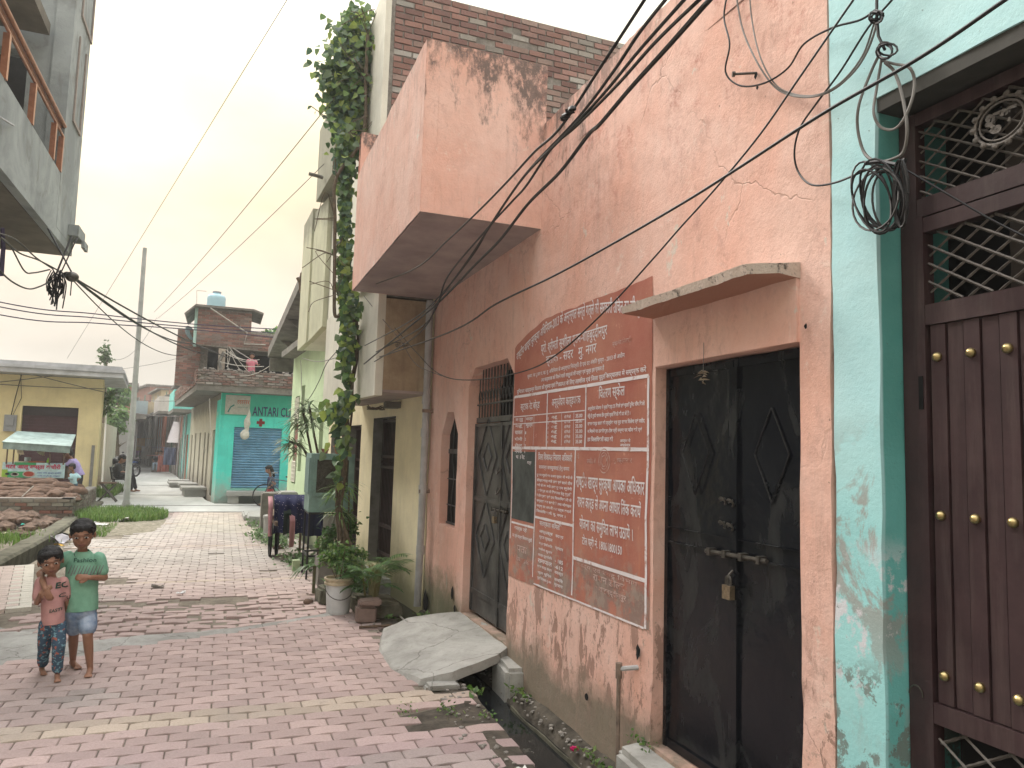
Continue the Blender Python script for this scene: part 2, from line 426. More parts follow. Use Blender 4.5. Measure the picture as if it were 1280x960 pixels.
def tube(bm, pts, r, seg=6, c=None, cap=True):
    pts = [Vector(p) for p in pts]; n = len(pts)
    rr = r if isinstance(r, (list, tuple)) else [r]*n
    rings = []; up = Vector((0, 0, 1)); prev = None
    for i, p in enumerate(pts):
        t = (pts[min(i+1, n-1)]-pts[max(i-1, 0)])
        t = t.normalized() if t.length > 1e-9 else Vector((0, 0, 1))
        if prev is None:
            a = t.cross(up if abs(t.z) < .95 else Vector((1, 0, 0))).normalized()
        else:
            a = (prev - t*prev.dot(t)); a = a.normalized() if a.length > 1e-6 else t.orthogonal().normalized()
        prev = a; b = t.cross(a)
        rings.append([bm.verts.new(p+(a*math.cos(k*2*PI/seg)+b*math.sin(k*2*PI/seg))*rr[i]) for k in range(seg)])
    fs = []
    for i in range(n-1):
        for k in range(seg):
            fs.append(bm.faces.new((rings[i][k], rings[i][(k+1) % seg], rings[i+1][(k+1) % seg], rings[i+1][k])))
    if cap: fs.append(bm.faces.new(rings[0][::-1])); fs.append(bm.faces.new(rings[-1]))
    if c: tint(bm, fs, c)
    return fs
def lathe(bm, prof, at, seg=20, c=None, axis='z'):
    at = Vector(at); rings = []
    for r, h in prof:
        ring = []
        for k in range(seg):
            a = k*2*PI/seg; u, v = r*math.cos(a), r*math.sin(a)
            q = {'z': (u, v, h), 'x': (h, u, v), 'y': (u, h, v)}[axis]
            ring.append(bm.verts.new(at+Vector(q)))
        rings.append(ring)
    fs = []
    for i in range(len(rings)-1):
        for k in range(seg):
            fs.append(bm.faces.new((rings[i][k], rings[i][(k+1) % seg], rings[i+1][(k+1) % seg], rings[i+1][k])))
    fs += [bm.faces.new(rings[0][::-1]), bm.faces.new(rings[-1])]
    if c: tint(bm, fs, c)
    return fs
def curve(pts, n=8):
    """Catmull-Rom through points"""
    p = [Vector(q) for q in pts]; p = [p[0]*2-p[1]]+p+[p[-1]*2-p[-2]]; out = []
    for i in range(1, len(p)-2):
        for k in range(n):
            t = k/n; a, b, c, d = p[i-1], p[i], p[i+1], p[i+2]
            out.append(.5*((2*b)+(c-a)*t+(2*a-5*b+4*c-d)*t*t+(3*b-a-3*c+d)*t**3))
    out.append(p[-2]); return out
def sag(a, b, s, n=24):
    a, b = Vector(a), Vector(b)
    return [a.lerp(b, i/n)-Vector((0, 0, s*4*(i/n)*(1-i/n))) for i in range(n+1)]
def wall_cells(bm, us, vs, holes, place, d0, d1):
    """wall with rectangular openings; us, vs breakpoints; holes (u0,u1,v0,v1); place(u,v,d)->point"""
    us = sorted(set(us) | {h[0] for h in holes} | {h[1] for h in holes}); vs = sorted(set(vs) | {h[2] for h in holes} | {h[3] for h in holes})
    def solid(i, j):
        if i < 0 or j < 0 or i >= len(us)-1 or j >= len(vs)-1: return False
        u, v = (us[i]+us[i+1])/2, (vs[j]+vs[j+1])/2
        return not any(h[0] < u < h[1] and h[2] < v < h[3] for h in holes)
    V = {}
    def g(i, j, k):
        if (i, j, k) not in V: V[i, j, k] = bm.verts.new(Vector(place(us[i], vs[j], (d0, d1)[k])))
        return V[i, j, k]
    for i in range(len(us)-1):
        for j in range(len(vs)-1):
            if not solid(i, j): continue
            bm.faces.new([g(i, j, 0), g(i+1, j, 0), g(i+1, j+1, 0), g(i, j+1, 0)])
            bm.faces.new([g(i, j+1, 1), g(i+1, j+1, 1), g(i+1, j, 1), g(i, j, 1)])
            if not solid(i-1, j): bm.faces.new([g(i, j, 0), g(i, j+1, 0), g(i, j+1, 1), g(i, j, 1)])
            if not solid(i+1, j): bm.faces.new([g(i+1, j+1, 0), g(i+1, j, 0), g(i+1, j, 1), g(i+1, j+1, 1)])
            if not solid(i, j-1): bm.faces.new([g(i+1, j, 0), g(i, j, 0), g(i, j, 1), g(i+1, j, 1)])
            if not solid(i, j+1): bm.faces.new([g(i, j+1, 0), g(i+1, j+1, 0), g(i+1, j+1, 1), g(i, j+1, 1)])
def bricks(bm, o, u, v, w, h, bw=.225, bh=.072, gap=.012, depth=.02, pal=None, skip=0, topjag=0):
    """every brick of a wall face; o corner, u along, v up; the outward side is u x v"""
    o, u, v = Vector(o), Vector(u).normalized(), Vector(v).normalized(); n = u.cross(v)
    pal = pal or [(.33, .13, .095), (.28, .11, .085), (.37, .17, .13), (.25, .12, .10), (.33, .22, .18), (.42, .38, .34)]
    r = 0; y = 0
    while y+bh <= h+1e-6:
        x = -(bw/2 if r % 2 else 0)
        while x < w-.02:
            x0, x1 = max(x, 0), min(x+bw-gap, w)
            tj = topjag*noise.noise((x*1.7+3, 0, 7))
            if x1-x0 > .03 and R.random() > skip and y+bh < h+tj+.0001+abs(topjag)*.4:
                k = R.choice(pal); q = R.uniform(.8, 1.2); dd = depth*R.uniform(.6, 1.15); sl = R.uniform(-.004, .004)
                pts = [o+u*x0+v*y, o+u*x1+v*(y+sl), o+u*x1+v*(y+bh-gap+sl), o+u*x0+v*(y+bh-gap)]
                a = [bm.verts.new(p-n*.01) for p in pts]
                c0 = sum(pts, Vector())/4
                b = [bm.verts.new(p+(c0-p).normalized()*.004+n*dd) for p in pts]
                fs = [bm.faces.new(b)]+[bm.faces.new((a[i], a[(i+1) % 4], b[(i+1) % 4], b[i])) for i in range(4)]
                tint(bm, fs, dk(k, q))
            x += bw
        y += bh; r += 1
def evalmesh(o):
    dg = bpy.context.evaluated_depsgraph_get(); dg.update()
    return bpy.data.meshes.new_from_object(o.evaluated_get(dg))
def text_bm(bm, s, org, u, v, w=None, h=None, align='L', extrude=0, bold=0, c=None, shear=None):
    """lettering laid on a plane: origin, direction u, up v, fitted to width w and height h"""
    cu = bpy.data.curves.new('t', 'FONT'); cu.body = s; cu.resolution_u = 2; cu.offset = bold
    o = lnk(bpy.data.objects.new('t', cu)); me = evalmesh(o); bpy.data.objects.remove(o)
    if not me.vertices: return []
    xs = [p.co.x for p in me.vertices]; ys = [p.co.y for p in me.vertices]
    x0, x1, y0, y1 = min(xs), max(xs), min(ys), max(ys)
    sy = (h or .1)/(y1-y0); sx = (w/(x1-x0)) if w else sy
    W = (x1-x0)*sx; off = {'L': 0, 'C': -W/2, 'R': -W}[align]
    org, u, v = Vector(org), Vector(u).normalized(), Vector(v).normalized(); n = u.cross(v)
    vm = [bm.verts.new(org+u*((p.co.x-x0)*sx+off)+v*((p.co.y-y0)*sy)) for p in me.vertices]
    fs = []
    for p in me.polygons:
        try: fs.append(bm.faces.new([vm[i] for i in p.vertices]))
        except ValueError: pass
    if c: tint(bm, fs, c)
    bpy.data.meshes.remove(me); return vm
LEAFPAL = [(.045, .10, .028), (.06, .13, .035), (.035, .075, .022), (.085, .15, .04), (.11, .16, .05)]
def leaf(bm, p, d, L, W, c, droop=.3, nrm=None):
    """one broad leaf, folded along its midrib"""
    d = Vector(d).normalized(); n = Vector(nrm) if nrm else Vector((R.uniform(-1, 1), R.uniform(-1, 1), R.uniform(.2, 1)))
    s = d.cross(n); s = s.normalized() if s.length > 1e-4 else d.orthogonal().normalized(); n = s.cross(d)
    p = Vector(p)
    a = bm.verts.new(p); m1 = bm.verts.new(p+d*L*.5-n*W*.12); t = bm.verts.new(p+d*L-n*L*droop)
    l1 = bm.verts.new(p+d*L*.22+s*W*.5+n*W*.1); l2 = bm.verts.new(p+d*L*.62+s*W*.36-n*L*droop*.4)
    r1 = bm.verts.new(p+d*L*.22-s*W*.5+n*W*.1); r2 = bm.verts.new(p+d*L*.62-s*W*.36-n*L*droop*.4)
    fs = [bm.faces.new(q) for q in ((a, l1, m1), (l1, l2, m1), (l2, t, m1), (a, m1, r1), (r1, m1, r2), (r2, m1, t))]
    tint(bm, fs, c)
def blade(bm, p, d, L, W, c, droop=.6, k=4):
    """long arching strap leaf"""
    d = Vector(d).normalized(); p = Vector(p); s = d.cross(Vector((0, 0, 1))); s = s.normalized() if s.length > 1e-4 else Vector((1, 0, 0))
    prev = None
    fs = []
    for i in range(k+1):
        t = i/k; q = p+d*L*t-Vector((0, 0, 1))*L*droop*t*t; w = W*.5*math.sin(PI*(.12+.85*t))
        cur = (bm.verts.new(q+s*w), bm.verts.new(q-s*w))
        if prev: fs.append(bm.faces.new((prev[0], prev[1], cur[1], cur[0])))
        prev = cur
    tint(bm, fs, c)
def crown(bm, c, rad, n, L, pal=LEAFPAL, clumps=9):
    c = Vector(c)
    cl = []
    for i in range(clumps):
        d = Vector((R.gauss(0, 1), R.gauss(0, 1), R.gauss(0, .8))).normalized()*R.uniform(.25, .85)
        cl.append((Vector((d.x*rad[0], d.y*rad[1], d.z*rad[2])), R.uniform(.28, .5), R.uniform(.7, 1.25)))
    for i in range(n):
        k = R.choice(cl); g = Vector((R.gauss(0, .5), R.gauss(0, .5), R.gauss(0, .45)))*k[1]
        p = c+k[0]+Vector((g.x*rad[0], g.y*rad[1], g.z*rad[2]))
        leaf(bm, p, (R.uniform(-1, 1), R.uniform(-1, 1), R.uniform(-.8, .5)), L*R.uniform(.6, 1.3), L*.6, dk(R.choice(pal), k[2]))
def grass(bm, pts_fn, n, h, pal=((.10, .19, .035), (.13, .23, .05), (.17, .24, .07), (.08, .14, .03))):
    for _ in range(n):
        p = Vector(pts_fn()); a = R.uniform(0, 2*PI); hh = h*R.uniform(.4, 1.2); w = hh*.09
        d = Vector((math.cos(a), math.sin(a), 0)); l = d*hh*R.uniform(.1, .6); s = Vector((-d.y, d.x, 0))*w
        f = [bm.faces.new([bm.verts.new(p+s), bm.verts.new(p-s), bm.verts.new(p+l*.4+Vector((0, 0, hh*.65))-s*.6), bm.verts.new(p+l*.4+Vector((0, 0, hh*.65))+s*.6)])]
        f.append(bm.faces.new([bm.verts.new(p+l*.4+Vector((0, 0, hh*.65))+s*.6), bm.verts.new(p+l*.4+Vector((0, 0, hh*.65))-s*.6), bm.verts.new(p+l+Vector((0, 0, hh)))]))
        tint(bm, f, R.choice(pal))
# ---- bodies: tapered capsules and ellipsoids melted into one skin
def capsule(bm, a, b, ra, rb, seg=14, flat=None):
    a, b = Vector(a), Vector(b); t = (b-a); L = t.length; t = t.normalized() if L > 1e-6 else Vector((0, 0, 1))
    x = t.orthogonal().normalized(); y = t.cross(x); rings = []
    prof = [(-math.sin(q)*ra, math.cos(q)*ra) for q in (PI/2*.92, PI/3, PI/6, 0)]+[(L+math.sin(q)*rb, math.cos(q)*rb) for q in (0, PI/6, PI/3, PI/2*.92)]
    for h, r in prof:
        rings.append([bm.verts.new(a+t*h+(x*math.cos(k*2*PI/seg)+y*math.sin(k*2*PI/seg))*r) for k in range(seg)])
    for i in range(len(rings)-1):
        for k in range(seg): bm.faces.new((rings[i][k], rings[i][(k+1) % seg], rings[i+1][(k+1) % seg], rings[i+1][k]))
    bm.faces.new(rings[0][::-1]); bm.faces.new(rings[-1])
def ell(bm, c, r, rot=None, seg=16):
    r_ = bmesh.ops.create_icosphere(bm, subdivisions=3, radius=1)
    mt = Matrix.Translation(Vector(c)) @ (rot.to_4x4() if rot else Matrix.Identity(4)) @ Matrix.Diagonal((*r, 1))
    bmesh.ops.transform(bm, matrix=mt, verts=r_['verts'])
def melt(bm, voxel=.008, it=3, fac=.5):
    bmesh.ops.recalc_face_normals(bm, faces=bm.faces[:])
    me = bpy.data.meshes.new('tmp'); bm.to_mesh(me); bm.free()
    o = lnk(bpy.data.objects.new('tmp', me))
    md = o.modifiers.new('r', 'REMESH'); md.mode = 'VOXEL'; md.voxel_size = voxel; md.adaptivity = 0
    ms = o.modifiers.new('s', 'SMOOTH'); ms.factor = fac; ms.iterations = it
    out = evalmesh(o); bpy.data.objects.remove(o)
    for p in out.polygons: p.use_smooth = True
    return out
# ================================================================== SETTING
WX = 2.25                                    # street face of the pink and teal houses
bm = NB(); sheet(bm, [(-150, -40, -.36), (150, -40, -.36), (150, 260, -.36), (-150, 260, -.36)])
mk('ground', bm, M['dirt'], kind='structure')
# street bed: right edge follows the drain
def redge(y):
    pts = [(-3, 1.72), (3.9, 1.73), (5.2, 1.80), (8.3, 1.76), (9.5, 1.75), (11.5, 1.62), (14, 1.5), (17, 1.32), (20.8, 1.2), (30, 1.0)]
    for (a, b), (c, d) in zip(pts, pts[1:]):
        if a <= y <= c: return b+(d-b)*(y-a)/(c-a)
    return pts[-1][1]
def ledge(y):
    return -2.55 if y > 8.5 else -3.0 if y > 6 else -6
bm = NB()
ys = [-3, 0, 3.9, 5.2, 8.3, 9.5, 11.5, 14, 17, 20.8]
prism(bm, [(redge(y), y, -.013) for y in ys]+[(-2.45, 20.8, -.013), (-2.42, 12.5, -.013), (-2.4, 8.6, -.013), (-6, 8.6, -.013), (-6, -3, -.013)], (0, 0, -.34))
mk('street', bm, M['dirt'], kind='structure')
# interlocking pavers: rows run across the street, long edges follow one shared wave
PL, PW = .232, .130
def wave(x): 
    t = (x/PL*2) % 2
    return .009*(1 if t < .85 else (1-(t-.85)/.15*2) if t < 1 else -1 if t < 1.85 else (-1+(t-1.85)/.15*2))
def apron_line(x):      # near edge of the bare cement strip that crosses the street
    return 6.95+.33*(x+1.5) if x < -1 else 7.12+.42*(x+1) if x < .2 else 7.62+.55*(x-.2)
def apron_far(x):
    return apron_line(x)+max(.03, .62-.36*(x+1.4)) if x > -1.4 else apron_line(x)+1.2
def pav_color(x, y, r):
    n = noise.noise((x*.35, y*.16, 3)); n2 = noise.noise((x*1.3, y*1.1, 9))
    pink = Vector((.445, .34, .315)); grey = Vector((.45, .42, .385)); yel = Vector((.47, .415, .31)); purple = Vector((.385, .29, .285))
    c = pink.lerp(purple, min(1, max(0, (5.2-y)*.8+n2)))
    if y > 9.0: c = c.lerp(grey, min(.9, max(0, (y-9.0)*.25))*min(1, max(0, .4+(.5 if x < .45 else .1)+n*1.6+(.3 if 10 < y < 13.5 else -.1))))
    if r in YROWS: c = yel.lerp(pink, .45+max(0, n2)*.6)
    if n2 > .38: c = c.lerp(grey*.8, .4)
    if y > 16 and x > -.9: c = c.lerp(Vector((.50, .46, .38)), .5)
    dp = max(0, 1-math.hypot((x+.95)*.9, (y-5.95)*1.1)/.75)  # children's soft cast shadow, put into the paver colour in front of them
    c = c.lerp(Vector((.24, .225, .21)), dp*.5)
    return c*R.uniform(.82, 1.1)*1.0
YROWS = {int((v-3.0)/PW) for v in (5.24, 5.38, 10.45, 14.0, 17.7, 17.85)}
bm = NB(); r = 0; y = 3.0
while y < 20.75:
    off = (r % 2)*PL/2+R.uniform(-.008, .008)
    x = -3.1+off if y < 7.5 else -2.42+off
    bk = 3.0 + r*PW
    while x < redge(y)-.06:
        xc, yc = x+PL/2, y+PW/2
        al, af = apron_line(xc), apron_far(xc)
        ok = not (al-.02 < yc < af)
        rough = 0
        if af <= yc < 9.35: rough = 1
        if yc > af and yc < 9.3 and R.random() < .055: ok = False
        if abs(yc-9.15) < .22 and xc < .55+.25*noise.noise((xc*2, 0, 1)): ok = ok and R.random() < .35
        if xc > redge(yc)-.2-.1*noise.noise((yc*3, 1, 1)) and R.random() < .3: ok = False
        if x+PL > redge(yc)+.10: ok = False
        if 4.72 < yc < 5.02 and xc > 1.2+R.uniform(-.1, .1): ok = False          # missing corner by the drain
        if xc > 1.5 and 5.3 < yc < 7.4: ok = False                # under the culvert slab
        if R.random() < .003: ok = False
        if xc < -1.72 and 8.2 < yc < 12.7: ok = False
        if yc > 12.7 and xc < -2.2+.12*noise.noise((yc, 3, 3)): ok = False
        # grassy, muddy corner by the pole
        if yc > 15.2 and xc < -1.55+(yc-15.2)*.09+.25*noise.noise((yc*1.2, 5, 5)): ok = False
        if -2.2 < xc < -.95 and 10.2+.5*noise.noise((xc*2, 8, 8)) < yc < 10.9 and R.random() < .8: ok = False
        if ok:
            k = (.024 if rough else .0036); tz = R.uniform(-.5, .5)*k; g = .0031+(.007 if rough else 0)
            rot = R.uniform(-1, 1)*(.05 if rough else .006)
            jx, jy = R.uniform(-1, 1)*k*.45, R.uniform(-1, 1)*k*.45
            X0, X1 = x+g, min(x+PL-g, redge(yc)+.02)
            us = [X0, X0+(PL/2-g)*.86, X0+PL/2-g, X1-.01*PL]
            us = [min(u, X1) for u in (X0, x+PL*.425, x+PL*.5, x+PL*.925, X1)]
            if off > .05: us = [min(u, X1) for u in (X0, x+PL*.425, x+PL*.5, x+PL*.925, X1)]
            bot = [(u, y+g+wave(u-off if off > .05 else u)) for u in us]; top = [(u, y+PW-g+wave(u-off if off > .05 else u)) for u in us]
            tx, ty = R.uniform(-1, 1)*(.06 if rough else .014), R.uniform(-1, 1)*(.06 if rough else .014)
            def zz(px, py): return tz+(px-xc)*tx+(py-yc)*ty+.012*noise.noise((px*.5, py*.5, 2))
            def place(px, py, s, h):
                dx, dy = (px-xc)*s, (py-yc)*s
                return Vector((xc+dx*_c(rot)-dy*_s(rot)+jx, yc+dx*_s(rot)+dy*_c(rot)+jy, zz(px, py)+h))
            ring = bot+top[::-1]
            a = [bm.verts.new(place(p[0], p[1], 1, -.03)) for p in ring]
            b = [bm.verts.new(place(p[0], p[1], 1, -.005)) for p in ring]
            t = [bm.verts.new(place(p[0], p[1], .955, 0)) for p in ring]
            n = len(ring); fs = []
            for i in range(n):
                fs.append(bm.faces.new((a[i], a[(i+1) % n], b[(i+1) % n], b[i]))); fs.append(bm.faces.new((b[i], b[(i+1) % n], t[(i+1) % n], t[i])))
            hb = n//2
            for i in range(hb-1): fs.append(bm.faces.new((t[i], t[i+1], t[n-2-i], t[n-1-i])))
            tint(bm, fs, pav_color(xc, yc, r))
        x += PL
    y += PW; r += 1
mk('brick_paving', bm, M['paver'], kind='structure')
# bare cement strip and apron between the pavers
bm = NB()
xs = [-3.2+i*.12 for i in range(38)]
a = [bm.verts.new((x, apron_line(x)-.05+.03*noise.noise((x*4, 0, 0)), -.008)) for x in xs]
mids = []
for k in range(1, 6):
    mids.append([bm.verts.new((x, apron_line(x)+(apron_far(x)-apron_line(x))*k/6+.0, .012+.02*noise.noise((x*1.7, k*.7, 4))+.012*noise.noise((x*6, k, 4)))) for x in xs])
b = [bm.verts.new((x, apron_far(x)+.05+.05*noise.noise((x*3, 5, 0)), -.01)) for x in xs]
rows = [a]+mids+[b]
for p, q in zip(rows, rows[1:]):
    for i in range(len(xs)-1): bm.faces.new((p[i], p[i+1], q[i+1], q[i]))
mk('cement_strip', bm, M['apron'], smooth=True, kind='structure')
# pale paved ramp of the side lane
bm = NB()
o_, u_, v_ = Vector((-1.72, 9.05, .03)), Vector((-.19, .98, .004)).normalized(), Vector((-.16*5.3, -.98*.30, 0)).normalized()
w_ = 3.0
for i in range(int(w_/.13)):
    for j in range(20):
        v0_ = j*.232-(.116 if i % 2 else 0); v1_ = v0_+.232; v0_ = max(v0_, 0); wj = v1_-v0_
        if v0_ > 4.4: continue
        q = o_+u_*(i*.13)+v_*v0_
        if q.x < -6: continue
        e = .004
        pts = [q+u_*e+v_*e, q+u_*(.13-e)+v_*e, q+u_*(.13-e)+v_*(wj-e), q+u_*e+v_*(wj-e)]
        fs = prism(bm, [p+Vector((0, 0, R.uniform(-.001, .001))) for p in pts], (0, 0, -.05))
        tint(bm, fs, Vector((.60, .50, .45))*R.uniform(.92, 1.06) if j % 5 else Vector((.60, .57, .5)))
mk('side_lane_paving', bm, M['paver'], kind='structure')
bm = NB(); prism(bm, [(-1.5, 7.9, -.012), (-2.42, 9.0, -.012), (-2.75, 12.4, -.012), (-6.5, 12.4, -.012), (-6.5, 7.5, -.012), (-3, 7.2, -.012)], (0, 0, .014))
mk('side_lane_bed', bm, M['apron'], kind='structure')
# concrete road, bending to the left
bm = NB()
def roadpts(y):
    cx = -.55-.104*max(0, y-24)-(.25 if y > 22 else 0); return cx
L_ = [(-2.95, 20.8), (-3.3, 24.5), (-3.9, 29), (-4.6, 36), (-5.6, 46), (-7.2, 62), (-9.4, 85)]
R_ = [(3.4, 20.8), (3.4, 23.75), (-.1, 23.75), (-.35, 25), (-1.0, 31), (-1.55, 37), (-2.5, 46.5), (-4.2, 62), (-6.6, 85)]
prism(bm, [(x, y, .0) for x, y in R_]+[(x, y, 0) for x, y in L_[::-1]], (0, 0, -.35))
mk('concrete_road', bm, M['road'], kind='structure')
bm = NB()
for y, x0, x1 in ((20.82, -2.6, 3.2), (22.9, -3.0, 3.0), (27.4, -3.6, -.7), (33.5, -4.3, -1.3)):
    tube(bm, [(x0+(x1-x0)*i/14, y+.05*noise.noise((i, y, 0)), .001) for i in range(15)], .012, 4)
mk('road_joint', bm, M['darkconc'], kind='structure')
# muddy strip at the foot of the houses, and the drain channel
bm = NB()
xs = [2.11, 2.14, 2.2, 2.30]
rows = []
for i in range(62):
    y = 2.3+i*.1
    rows.append([bm.verts.new((x+.02*noise.noise((y*2, x*9, 1)), y, (-.30 if k == 0 else -.12 if k == 1 else -.055 if k == 2 else -.03)+.045*noise.noise((y*3.1, x*7, 2)))) for k, x in enumerate(xs)])
for p, q in zip(rows, rows[1:]):
    for k in range(3): bm.faces.new((p[k], p[k+1], q[k+1], q[k]))
mk('mud_ledge', bm, M['soil'], smooth=True, kind='structure')
bm = NB(); sheet(bm, [(1.6, 1.5, -.14), (2.2, 1.5, -.14), (2.24, 15, -.14), (1.5, 15, -.14)])
mk('drain_water', bm, M['water'], kind='structure')
# thin concrete lip of the drain, at the house side
bm = NB()
rows = []
for i in range(45):
    y = 2.3+i*.1
    if 5.35 < y < 5.45: break
    w = .014*noise.noise((y*2.3, 0, 3)); rows.append([bm.verts.new(p) for p in ((2.10+w, y, -.3), (2.10+w, y, -.115+w), (2.117+w, y, -.12+w), (2.125+w, y, -.3))])
for p, q in zip(rows, rows[1:]):
    for k in range(3): bm.faces.new((p[k], p[k+1], q[k+1], q[k]))
mk('drain_lip', bm, M['moss'], smooth=True, kind='structure')
# broken soil edge between pavers and drain
bm = NB(); rows = []
for i in range(70):
    y = 3.2+i*.09
    w = .24+.08*noise.noise((y*1.3, 3, 3)); 
    if 4.7 < y < 5.05: w += .5
    e = redge(y)
    rows.append([bm.verts.new((e-w, y, -.02)), bm.verts.new((e-w*.5, y, .004+.015*noise.noise((y*7, 1, 1)))), bm.verts.new((e+.01, y, -.005+.02*noise.noise((y*6, 2, 1)))), bm.verts.new((e+.025, y, -.2))])
for p, q in zip(rows, rows[1:]):
    for k in range(3): bm.faces.new((p[k], p[k+1], q[k+1], q[k]))
mk('soil_edge', bm, M['soil'], smooth=True, kind='structure')

# ================================================================== PINK HOUSE
ph = thing('pink_house', 'pink plastered house with a red painted notice, a boxy balcony and two black metal doors', 'house', (3.2, 5.4, -.1))
Yn, Yf, ZT = 2.30, 8.45, 4.38
def pw(u, v, d): return (d, u, v)
bm = NB()
us = [Yn+(Yf-Yn)*i/60 for i in range(61)]; vs = [-.35+i*.1 for i in range(44)]+[4.0]
holes = [(2.47, 3.60, .20, 2.25), (5.80, 7.02, .20, 2.56), (7.34, 7.95, .96, 2.16)]
wall_cells(bm, us, vs, holes, pw, WX, WX+.34)
# chamfered heads of the arched openings
for (a, b, zt, ch, dz) in ((5.80, 7.02, 2.56, .16, .16), (7.34, 7.95, 2.16, .2, .24)):
    for s_, y0 in ((1, a), (-1, b)):
        prism(bm, [(WX+.001, y0-.001*s_, zt-dz), (WX+.001, y0+ch*s_, zt+.001), (WX+.001, y0-.001*s_, zt+.001)], (.338, 0, 0))
for v in bm.verts:      # hand trowelled surface and worn arrises
    if v.co.x < WX+.01:
        v.co.x += .009*noise.noise((v.co.y*1.9, v.co.z*1.9, 1))+.005*noise.noise((v.co.y*6, v.co.z*6, 5))
        v.co.y += .007*noise.noise((v.co.z*5, 1, v.co.y)); v.co.z += .007*noise.noise((v.co.y*5, 2, v.co.z*2))
mk('wall', bm, M['pink'], ph)
# parapet with an uneven, crumbled top
bm = NB(); n = 60
for i in range(n):
    y0, y1 = Yn+(5.6-Yn)*i/n, Yn+(5.6-Yn)*(i+1)/n
    h0, h1 = [ZT+.02*noise.noise((y*3, 0, 0))+.012*noise.noise((y*14, 0, 0)) for y in (y0, y1)]
    a = [bm.verts.new(p) for p in ((WX, y0, 4.0), (WX, y1, 4.0), (WX, y1, h1), (WX, y0, h0), (WX+.2, y0, 4.0), (WX+.2, y1, 4.0), (WX+.2, y1, h1), (WX+.2, y0, h0))]
    for q in ((0, 1, 2, 3), (7, 6, 5, 4), (3, 2, 6, 7)): bm.faces.new([a[j] for j in q])
bmesh.ops.remove_doubles(bm, verts=bm.verts[:], dist=.0005)
mk('parapet', bm, M['pink'], ph)
bm = NB(); box(bm, WX+.2, 6.5, Yn, Yf-.02, 3.98, 4.12); mk('roof', bm, M['darkconc'], ph)
bm = NB(); box(bm, 6.3, 6.5, Yn, Yf-.02, -.35, 4.0); box(bm, WX+.34, 6.3, Yf-.25, Yf-.02, -.35, 3.98); box(bm, WX+.34, 6.3, Yn, Yn+.2, -.35, 3.98)
mk('rear_wall', bm, M['aged'], ph)
# balcony
BX, B0, B1, BZ, BT = 1.265, 5.30, 8.40, 3.52, 4.87
bl = NB()
th = .11
nn = 24
def strip(pa, pb, zf, inn):
    """parapet wall from pa to pb, top given by zf(t), thickened inwards"""
    A, Bv = Vector(pa), Vector(pb); V = []
    for i in range(nn+1):
        t = i/nn; p = A.lerp(Bv, t); zt = zf(t); col = []
        for k in range(9):
            z = BZ+(zt-BZ)*k/8; q = Vector((p.x, p.y, z)); w = .006*noise.noise(q*2.2)+.003*noise.noise(q*8)
            col.append((bl.verts.new(q+Vector(inn)*w), bl.verts.new(q+Vector(inn)*th)))
        V.append(col)
    for i in range(nn):
        for k in range(8):
            bl.faces.new((V[i][k][0], V[i+1][k][0], V[i+1][k+1][0], V[i][k+1][0])); bl.faces.new((V[i][k+1][1], V[i+1][k+1][1], V[i+1][k][1], V[i][k][1]))
        bl.faces.new((V[i][8][0], V[i+1][8][0], V[i+1][8][1], V[i][8][1]))
top = lambda t: BT+.02*noise.noise((t*9, 0, 0))+.012*noise.noise((t*33, 4, 0))
strip((WX+.02, B0, 0), (BX, B0, 0), top, (0, 1, 0))
strip((BX, B0, 0), (BX, B1, 0), lambda t: BT+.02*noise.noise((t*11, 3, 0)), (1, 0, 0))
strip((BX, B1, 0), (WX, B1, 0), lambda t: 5.34+.01*noise.noise((t*9, 0, 0)), (0, -1, 0))
mk('balcony_parapet', bl, M['pink'], ph)
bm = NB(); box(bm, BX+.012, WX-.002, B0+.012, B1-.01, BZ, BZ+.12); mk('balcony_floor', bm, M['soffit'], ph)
# canopy slab over the near door
bm = NB(); n = 26; V = []
for i in range(n+1):
    y = 2.47+1.14*i/n; e = .016*noise.noise((y*6, 0, 1))+.01*noise.noise((y*19, 0, 1))
    fx = 2.035+e-(0)+(.10*max(0, 1-(y-2.47)/.08)); fz = 2.545+.006*noise.noise((y*4, 3, 1))
    V.append([bm.verts.new(p) for p in ((WX+.02, y, fz-.02), (fx+.01, y, fz-.008), (fx, y, fz+.035+e*.6), (WX+.02, y, fz+.055))])
for p, q in zip(V, V[1:]):
    for k in range(4): bm.faces.new((p[k], p[(k+1) % 4], q[(k+1) % 4], q[k]))
bm.faces.new(V[0]); bm.faces.new(V[-1][::-1])
s = NT('worn_canopy_edge', .95, .2)
gz = s.n('ShaderNodeNewGeometry'); sx = s.n('ShaderNodeSeparateXYZ'); s.l(gz.outputs['True Normal'], sx.inputs[0])
under = s.rng(sx.outputs[2], -.8, -.5, 1, 0)
c = s.mix(s.rng(s.noise(22, 8, .75), .36, .47), (.10, .085, .075), (.66, .55, .47))
c = s.mix(under, c, (.50, .26, .19)); s.bump(s.noise(40, 7, .75), .9, .02)
mk('canopy_slab', bm, s.col(c), ph)
# lintel band, 12 mm proud of the wall
bm = rbox(WX-.014, WX+.1, 2.475, 3.595, 2.252, 2.53, .006); mk('lintel', bm, M['pink'], ph)
# door inside dark
bm = NB(); box(bm, WX+.36, WX+.4, 2.35, 8.2, .1, 2.8); mk('dark_interior', bm, M['blind'], ph)

